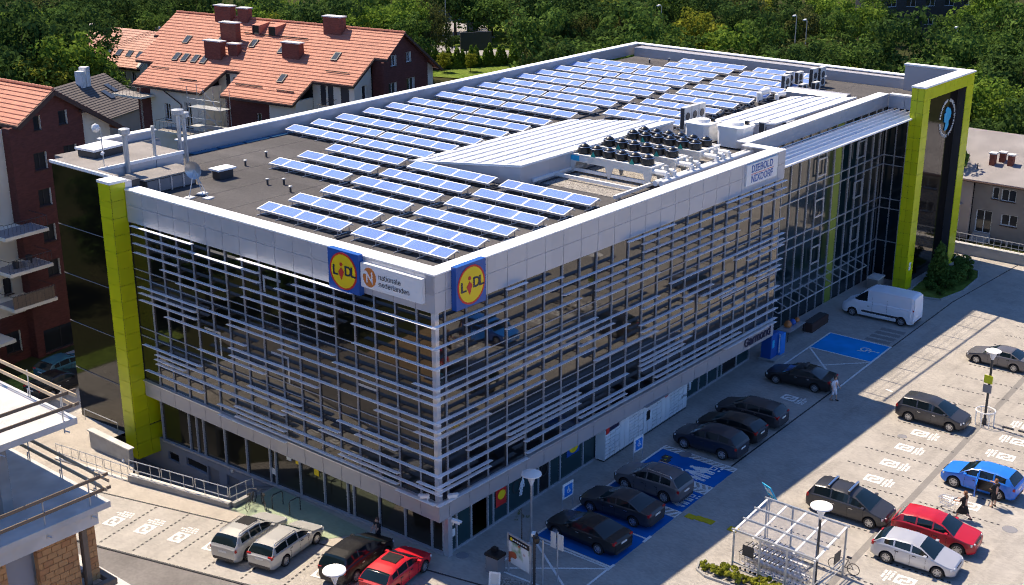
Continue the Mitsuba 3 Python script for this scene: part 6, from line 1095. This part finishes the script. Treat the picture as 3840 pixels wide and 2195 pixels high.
block('dark_building', 'dark building with white windows beyond the far road', 158.0, 153.0, -20, 16, 10, 12, 'm_dark', (1.2, 4.4, 7.6), 4)
block('grey_building', 'dark grey building above the wood at the upper right', 196, 66, -40, 24, 12, 13, 'm_dark', (2, 5.5, 9), 6)
k = thing('billboard', 'dark back of a roadside billboard before the far road', 'billboard'); part(k, 'panel', bar((124.3, 110.6, 2.9), (128.9, 107.4, 2.9), .25, 3.2), 'm_dark'); part(k, 'post', cat(tube((125.2, 110, 0), (125.2, 110, 1.6), .12), tube((127.9, 108.1, 0), (127.9, 108.1, 1.6), .12)), 'm_grey')
k = thing('kiosk', 'small blue topped booth beside the side street', 'booth'); part(k, 'body', cbx((147.7, 128.5, 1.2), (1.6, 1.6, 2.4)), 'm_grey'); part(k, 'lid', lathe([(1.2, 2.4), (1.1, 3.0), (.6, 3.4), (0, 3.5)], 12, (147.7, 128.5, 0)), 'm_blue_sign', smooth=40)
for i, (x, y) in enumerate(((138.2, 101.0), (146.3, 83.7), (148.9, 59.3), (145.4, 55.6), (152.2, 33.9), (130.8, 120.0))):
    k = thing('street_light', ['street light left of the billboard gap, rising in front of the willow', 'street light above the rear corner of the roof', 'street light at the upper right, left of a pair', 'street light at the upper right, right of a pair', 'street light among the trees above the green portal', 'tall street light beside the side street'][i], 'street light'); part(k, 'pole', tube((x, y, 0), (x, y, 9), .12, 8, .07), 'm_galv'); part(k, 'arm', tube((x, y, 9), (x - 1.2, y - .3, 9.3), .05), 'm_galv'); part(k, 'lamp_head', cbx((x - 1.5, y - .35, 9.3), (1.0, .35, .18), .2), 'm_white')
k = thing('utility_pole', 'grey concrete utility pole with wires before the pale house', 'utility pole'); part(k, 'pole', tube((69.5, 132.0 - 12, 0), (69.5, 120.0, 10.5), .19, 8, .12), 'm_concrete'); part(k, 'crossarm', cat(bar((69.5, 119, 10.0), (69.5, 121, 10.0), .12, .12), *[tube((69.5, 119.1 + i * .6, 10.0), (69.5, 119.1 + i * .6, 10.3), .07, 6) for i in range(4)]), 'm_timber_dark'); part(k, 'wire', cat(*[path([(69.5, 119.2 + i * .5, 10.2), (61, 121 + i, 7.8), (60, 127 + i, 8.5)], .03, 3) for i in range(3)]), 'm_dark')
# -- the concrete frame under construction at the lower left (two slabs, timber guard rails, hollow brick infill)
k = thing('unfinished_building', 'concrete building under construction with timber guard rails at the lower left corner', 'building')
part(k, 'upper_slab', bx(-40, -20.4, -.95, 30, 15.74, 16.0), 'm_concrete'); part(k, 'lower_slab', bx(-40, -20.42, -2.6, 30, 12.85, 13.1), 'm_concrete'); part(k, 'edge_beam', bx(-40, -20.9, -2.45, -2.0, 12.3, 12.84), 'm_concrete')
part(k, 'column', bx(-23.6, -23.2, -.75, -.35, 13.1, 15.74), 'm_concrete_grey'); part(k, 'rear_wall', cat(bx(-40, -25.5, 6, 6.3, 13.1, 15.74), bx(-40, -21.5, 0.5, 20, 8.5, 12.3)), 'm_concrete_grey'); part(k, 'steel_column', bx(-21.55, -21.35, -2.3, -2.05, 9.6, 12.3), 'm_timber_dark')
def blocks(x0, x1, y, z0, z1):
    z = z0; r = 0
    while z < z1 - .05:
        x = x0 - (.0 if r % 2 else .19)
        while x < x1 - .02:
            a, b = max(x, x0), min(x + .375, x1)
            if b - a > .04: part(k, 'hollow_brick', bx(a + .006, b - .006, y + .003 * ((r * 5 + int(x * 9)) % 3), y + .28, z + .005, min(z + .235, z1) - .005), 'm_block' if (r * 3 + int(x * 7)) % 4 else 'm_block_b')
            x += .385
        z += .245; r += 1
blocks(-23.35, -21.75, -2.25, 8.9, 12.28); blocks(-27.0, -24.55, -2.25, 8.9, 12.28); blocks(-21.3, -20.95, -2.2, 9.9, 12.28)
part(k, 'dark_room', bx(-24.5, -23.4, -1.9, -1.85, 8.5, 12.3), 'm_plinth'); part(k, 'sill_channel', cat(bx(-21.7, -20.6, -2.75, -2.5, 9.7, 9.95), bx(-20.85, -20.6, -2.5, -1.2, 9.7, 9.95), bx(-21.7, -20.85, -1.4, -1.2, 9.7, 9.95)), 'm_timber_dark'); part(k, 'lower_ledge', bx(-22, -20.2, -3.1, 6, 9.3, 9.55), 'm_concrete'); part(k, 'base', bx(-40, -21.2, -1.8, 20, -1, 8.4), 'm_concrete_grey')
def guard(z, ym, xe, posts, p0):
    part(k, 'guard_board', cat(bar((xe - .08, ym - .5, z + 1.05), (xe - .08, 14, z + 1.05), .045, .14), bar((xe - .02, ym - .2, z + .55), (xe - .02, 14, z + .55), .045, .14)), 'm_timber'); part(k, 'guard_board', cat(bar((-40, ym + .02, z + 1.05), (xe + .22, ym + .02, z + 1.05), .045, .13), bar((-40, ym - .03, z + .52), (xe + .25, ym - .03, z + .52), .045, .13)), 'm_timber_dark')
    for y in posts: part(k, 'guard_post', cat(tube((xe - .04, y, z - .1), (xe - .04, y, z + 1.15), .028, 6), path([(xe - .04, y + .14, z), (xe - .04, y + .14, z + .35), (xe - .04, y - .0, z + .35)], .022, 5)), 'm_galv')
    for x in p0: part(k, 'guard_post', cat(tube((x, ym + .06, z - .5), (x, ym + .06, z + 1.12), .03, 6), tube((x, ym + .06, z - .4), (x + .16, ym - .02, z - .5), .03, 5)), 'm_galv')
guard(16.0, -.9, -20.5, (-.3, 2.0, 4.3, 6.6), (-20.9, -23.5, -26)); guard(13.1, -2.5, -20.55, (-2.0, .3, 2.6, 4.8), (-21.15, -23.0, -25.2))
# ---------------------------------------------------------------- trees, hedges, shrubs
def leaves(centres, radii, per, size, R, flat=.75, droop=0.0):
    C = np.repeat(centres, per, 0); r = np.repeat(radii, per)[:, None]; d = R.normal(size=(len(C), 3)); d /= np.linalg.norm(d, axis=1, keepdims=True)
    p = C + d * r * (R.uniform(.35, 1.0, (len(C), 1)) ** .5) * [1, 1, flat]
    if droop: p[:, 2] -= droop * R.uniform(0, 1, len(p)) ** 2
    n = d * .8 + R.normal(size=d.shape) * .55 + [0, 0, .35]; n /= np.linalg.norm(n, axis=1, keepdims=True); a = np.cross(n, R.normal(size=d.shape)); a /= np.linalg.norm(a, axis=1, keepdims=True); b = np.cross(n, a)
    s = size * R.uniform(.6, 1.35, (len(p), 1)); k = np.arange(len(p)) * 4
    v = np.stack([p - a * s, p - b * s * .62, p + a * s, p + b * s * .62], 1).reshape(-1, 3)
    if droop: v[:, 2] -= np.tile([0, 0, droop * .4, 0], len(p))
    return v, np.stack([k, k + 1, k + 2, k + 3], 1)
def broadleaf(seed, h, rad, clumps=46, per=60, size=.30):
    R = np.random.default_rng(seed); zc = h * .60
    d = R.normal(size=(clumps, 3)); d /= np.linalg.norm(d, axis=1, keepdims=True); q = R.uniform(.35, 1, (clumps, 1)) ** .6
    lob = 1 + .22 * np.sin(3 * np.arctan2(d[:, 1], d[:, 0]) + seed)[:, None]
    c = d * q * lob * [rad, rad, h * .40] + [0, 0, zc]; c[:, 2] = np.maximum(c[:, 2], h * .16)
    cr = leaves(c, rad * R.uniform(.24, .42, clumps), per, size, R)
    tr = [tube((0, 0, -.4), (0, 0, h * .45), .055 * h ** .5 * 1.6, 8, .035 * h ** .5)]
    for i in range(8): tr.append(tube((0, 0, h * (.18 + .04 * i)), c[i * 5 % clumps] * .85 + [0, 0, zc * .08], .07, 5, .02))
    return cat(tr), cr
def willow(seed, h, rad):
    R = np.random.default_rng(seed); n = 46; a = R.uniform(0, 6.28, n); q = R.uniform(.2, 1, n) ** .6; c = np.column_stack([rad * q * np.cos(a), rad * q * np.sin(a), h * (.92 - .28 * q ** 2 + R.normal(0, .04, n))])
    cs = [c + [0, 0, -k * h * .13] * np.ones((n, 1)) * R.uniform(.6, 1.1, (n, 1)) for k in range(5)]; c = np.vstack(cs); c = c[c[:, 2] > .6]
    return cat(tube((0, 0, -.4), (0, 0, h * .6), .32, 8, .18), *[tube((0, 0, h * .35), c[i], .09, 5, .03) for i in range(7)]), leaves(c, np.full(len(c), rad * .17), 26, .20, R, 1.5, .55)
def conifer(seed, h, rad, size=.14, n=1500):
    R = np.random.default_rng(seed); z = h * (1 - R.uniform(0, 1, n) ** .55 * .97); r = rad * (1 - z / h) ** .75 * R.uniform(.65, 1.05, n) + .03; a = R.uniform(0, 6.28, n)
    c = np.column_stack([r * np.cos(a), r * np.sin(a), z]); return tube((0, 0, -.1), (0, 0, h * .8), .06, 6, .02), leaves(c, np.full(n, .10), 1, size, R)
GROUPS = {}
def tree_group(gid, meshes, leaf):
    tr, cr = meshes; scene[gid] = {'type': 'shapegroup', 'trunk': mikit.ply(tr, 'm_bark', smooth=40), 'crown': mikit.ply(cr, leaf)}
BL = [broadleaf(11, 11, 4.4), broadleaf(12, 13, 4.0, 50), broadleaf(13, 10, 5.0, 50), broadleaf(14, 14, 4.7, 54)]
for i, m in enumerate(BL):
    for lf in ('dark', 'mid', 'bright', 'yellow', 'olive'):
        if lf == 'yellow' and i > 1: continue
        tree_group(f'grp_broad{i}_{lf}', m, 'leaf_' + lf)
tree_group('grp_willow', willow(21, 11, 4.2), 'leaf_olive'); tree_group('grp_thuja', conifer(31, 3.4, .95, .20, 900), 'leaf_bright'); tree_group('grp_thuja_dark', conifer(32, 3.6, 1.0, .16), 'leaf_mid')
tree_group('grp_shrub', broadleaf(41, 1.3, .75, 16, 60, .10), 'leaf_mid'); tree_group('grp_shrub_bright', broadleaf(42, .55, .42, 10, 50, .07), 'leaf_yellow')
tree_group('grp_bush', broadleaf(43, 3.2, 2.4, 24, 60, .24), 'leaf_dark'); tree_group('grp_young', (tube((0, 0, 0), (0, 0, 3.0), .05, 6, .02), broadleaf(44, 3.4, .5, 5, 8, .07)[1]), 'leaf_olive')
def plant(name, gid, label, cat_, x, y, s=1.0, a=0.0, z=None, group=None, sz=None):
    k = uniq(name); scene[k] = {'type': 'instance', 'g': {'type': 'ref', 'id': gid}, 'to_world': T().translate([x, y, float(g(x, y)) - .05 if z is None else z]).rotate([0, 0, 1], a).scale([s, s, s * (sz or 1)])}
    labels[k] = {'label': label, 'category': cat_}
    if group: labels[k]['group'] = group
    return k
tone = {'dark': 'dark green', 'mid': 'mid green', 'bright': 'fresh green', 'yellow': 'yellow-green', 'olive': 'olive brown-green'}
fr2 = random.Random(5)
c0 = np.array(CAM[:2])
def az(x, y): return math.degrees(math.atan2(y - c0[1], x - c0[0]))
blocked = [Point(160, 156).buffer(15), Point(205, 68).buffer(20), Polygon([(62, 115), (80, 112), (82, 140), (60, 142)]), Polygon([(36, 92), (62, 92), (62, 112), (36, 112)]), Polygon([(34, 40), (70, 40), (70, 92), (30, 92)]), Polygon([(-10, 40), (34, 40), (20, 82), (-10, 84)]), Polygon([(70, -16), (93, -16), (93, 7.5), (70, 7.5)])]
roadp = [Polygon([(125, 121), (116, 150), (102, 215), (113, 218), (128, 152), (135.5, 122), (144, 90), (152, 40), (142, 38), (133, 88)]), Polygon([(104, 217), (68, 178), (74, 170), (112, 205)])]
def tree_ok(x, y):
    p = Point(x, y); a_ = az(x, y); d = math.hypot(x - c0[0], y - c0[1])
    if any(b.contains(p) for b in blocked): return False
    if any(b.distance(p) < 3 for b in roadp): return False
    if 38.6 < a_ < 44.0 and d < 232: return False
    if 44.0 <= a_ < 47.5 and d < 205: return False
    if a_ >= 47.5 and d < 150 and not (x < 42 and y > 112): return False
    if x < 76 and y < 110: return False
    if 21.4 < a_ < 24.3 and d > 175: return False
    if 54.4 < a_ < 57.8 and 150 < d < 212: return False
    return True
pts = []
for it in range(60000):
    d = math.sqrt(fr2.uniform(112 ** 2, 262 ** 2)); a_ = fr2.uniform(14, 66); x, y = c0[0] + d * math.cos(math.radians(a_)), c0[1] + d * math.sin(math.radians(a_))
    sp = 5.6 + (d - 112) * .014
    if tree_ok(x, y) and all((x - p[0]) ** 2 + (y - p[1]) ** 2 > sp * sp for p in pts): pts.append((x, y))
    if len(pts) >= 292: break
zone = lambda x, y: 'in the wood to the right of the office roof' if az(x, y) < 30 else ('in the wood behind the rear corner of the office' if az(x, y) < 40 else ('behind the far road at the top of the picture' if az(x, y) < 47.5 else 'behind the red tiled roofs at the upper left'))
for x, y in pts:
    cl = .5 * math.sin(x * .11 + 1.3) + .5 * math.sin(y * .13 + x * .05)
    lf = fr2.choices(['dark', 'mid', 'bright', 'yellow', 'olive'], [3.4 - cl * 1.6, 3, 1.3 + cl * .8, .28 + max(0, cl) * .35, .8])[0]; i = fr2.randrange(4 if lf != 'yellow' else 2); s = fr2.uniform(.72, 1.12)
    if az(x, y) < 34: s *= .92
    plant('tree', f'grp_broad{i}_{lf}', f'{tone[lf]} broadleaf tree {zone(x, y)}', 'tree', x, y, s, fr2.uniform(0, 360), group=f'{tone[lf]} trees {zone(x, y)}', sz=fr2.uniform(.85, 1.1))
for i, (x, y, s) in enumerate(((121.5, 80.5, 1.0), (126.5, 75.5, 1.12), (118.5, 112.5, .95), (114, 78, .7))): plant('willow_tree', 'grp_willow', ['left one of the two big willows behind the far edge of the roof', 'right one of the two big willows behind the far edge of the roof', 'willow between the long red roof and the billboard', 'low willow at the foot of the two big ones'][i], 'willow', x, y, s, i * 70)
for i, (x, y, s, lf) in enumerate(((51.0, 115.5, 1.1, 'bright'), (45.5, 115.0, .95, 'mid'), (56.5, 114.5, .62, 'bright'), (47.0, 121.0, 1.15, 'dark'), (40, 116, .95, 'mid'))): plant('tree', f'grp_broad{(0, 2, 1, 3, 2)[i]}_{lf}', ['bright spreading tree in front of the pale house', 'mid green tree left of the bright spreading one', 'small bright tree at the corner of the pale house', 'dark tall tree behind the bright spreading one', 'tree at the left edge above the tiled gable roof'][i], 'tree', x, y, s, i * 50)
for i in range(17): t = i / 16; plant('hedge_conifer', 'grp_thuja', 'clipped bright green conifer in the tall hedge behind the rear parapet', 'hedge plant', 112.5 + 17.5 * t, 107.2 - 9.5 * t + .3 * math.sin(i * 3), 1.0 + .12 * math.sin(i * 2.2), i * 40, group='conifers of the tall hedge')
for i, (x, y, s) in enumerate(((112.2, 103.3, .55), (115.5, 100.5, .5))): plant('shrub', 'grp_broad1_yellow', ['yellow shrub at the left foot of the tall hedge', 'small yellow shrub right of it under the tall hedge'][i], 'shrub', x, y, s * .5, i * 30)
for i in range(9): plant('roadside_bush', 'grp_bush', 'dark bush along the far road verge', 'bush', 131 + i * 3.0, 126.5 - i * 5.2 if i < 4 else 104 - (i - 4) * 4, .6, i * 37, group='bushes along the far road')
for i, (x, y, gq, s, lb) in enumerate(((61.0, -1.9, 'grp_thuja_dark', 1.05, 'pointed conifer in the bed at the foot of the green portal'), (62.4, -1.3, 'grp_thuja', .8, 'smaller pointed conifer behind the taller one'), (62.0, -3.1, 'grp_shrub', 1.25, 'rounded dark shrub in front of the pointed conifer'), (64.6, -2.6, 'grp_shrub', 1.2, 'round clipped shrub at the right end of the bed'), (65.4, -2.2, 'grp_shrub', 1.1, 'second round clipped shrub at the right end of the bed'), (58.6, -2.3, 'grp_shrub', .75, 'low shrub near the portal column'), (58.0, -3.4, 'grp_shrub', .5, 'small reddish low shrub at the kerb of the bed'), (59.8, -3.4, 'grp_shrub', .8, 'low spreading shrub in the middle of the bed'), (63.3, -3.6, 'grp_shrub', .6, 'low shrub at the front of the bed'))): plant('shrub', gq, lb, 'shrub', x, y, s, i * 55)
for i in range(7): plant('shrub', 'grp_shrub_bright', 'small yellow-green shrub in the gravel strip beside the trolley shelter', 'shrub', 8.35 + .05 * i, -11.3 - i * .72, .9 + .2 * (i % 3), i * 70, group='small shrubs beside the trolley shelter')
plant('young_tree', 'grp_young', 'young bare stemmed tree beside the lamp post and the board', 'tree', 4.0, -2.3, .8, 20)
for i, (x, y, s) in enumerate(((-22, 38, .9), (-16, 52, 1.0), (-30, 44, 1.1), (-38, 30, .8), (-24, 62, 1.0), (-34, 58, 1.1), (-46, 46, 1.0), (-12, 62, .9), (-44, 14, .6), (-52, 24, .8), (-20, 46, .7))): plant('tree', f'grp_broad{i % 4}_' + ('mid', 'dark', 'bright')[i % 3], f'tree seen only as a reflection in the dark glass, {ordinal(i)} from the near end', 'tree', x, y, s, i * 40)
for i, (x, y) in enumerate(((-26, 12), (-31, 4), (-24, 20), (-35, -6), (-29, 24))): plant('rough_bush', 'grp_bush', 'rough bush on the dirt lot seen as a reflection in the left facade', 'bush', x, y, .5 + .1 * (i % 3), i * 50, group='bushes on the dirt lot')
single('rubble_heap', 'heap of rubble on the dirt lot seen only in the left facade', 'rubble', cat([cbx((-28 + 5 * math.sin(i * 2.3), 9 + 6 * math.cos(i * 1.7), .15 + .02 * (i % 7)), (.4 + .3 * (i % 3), .3 + .2 * (i % 4), .3), i * .7) for i in range(60)]), 'm_concrete', kind='stuff')
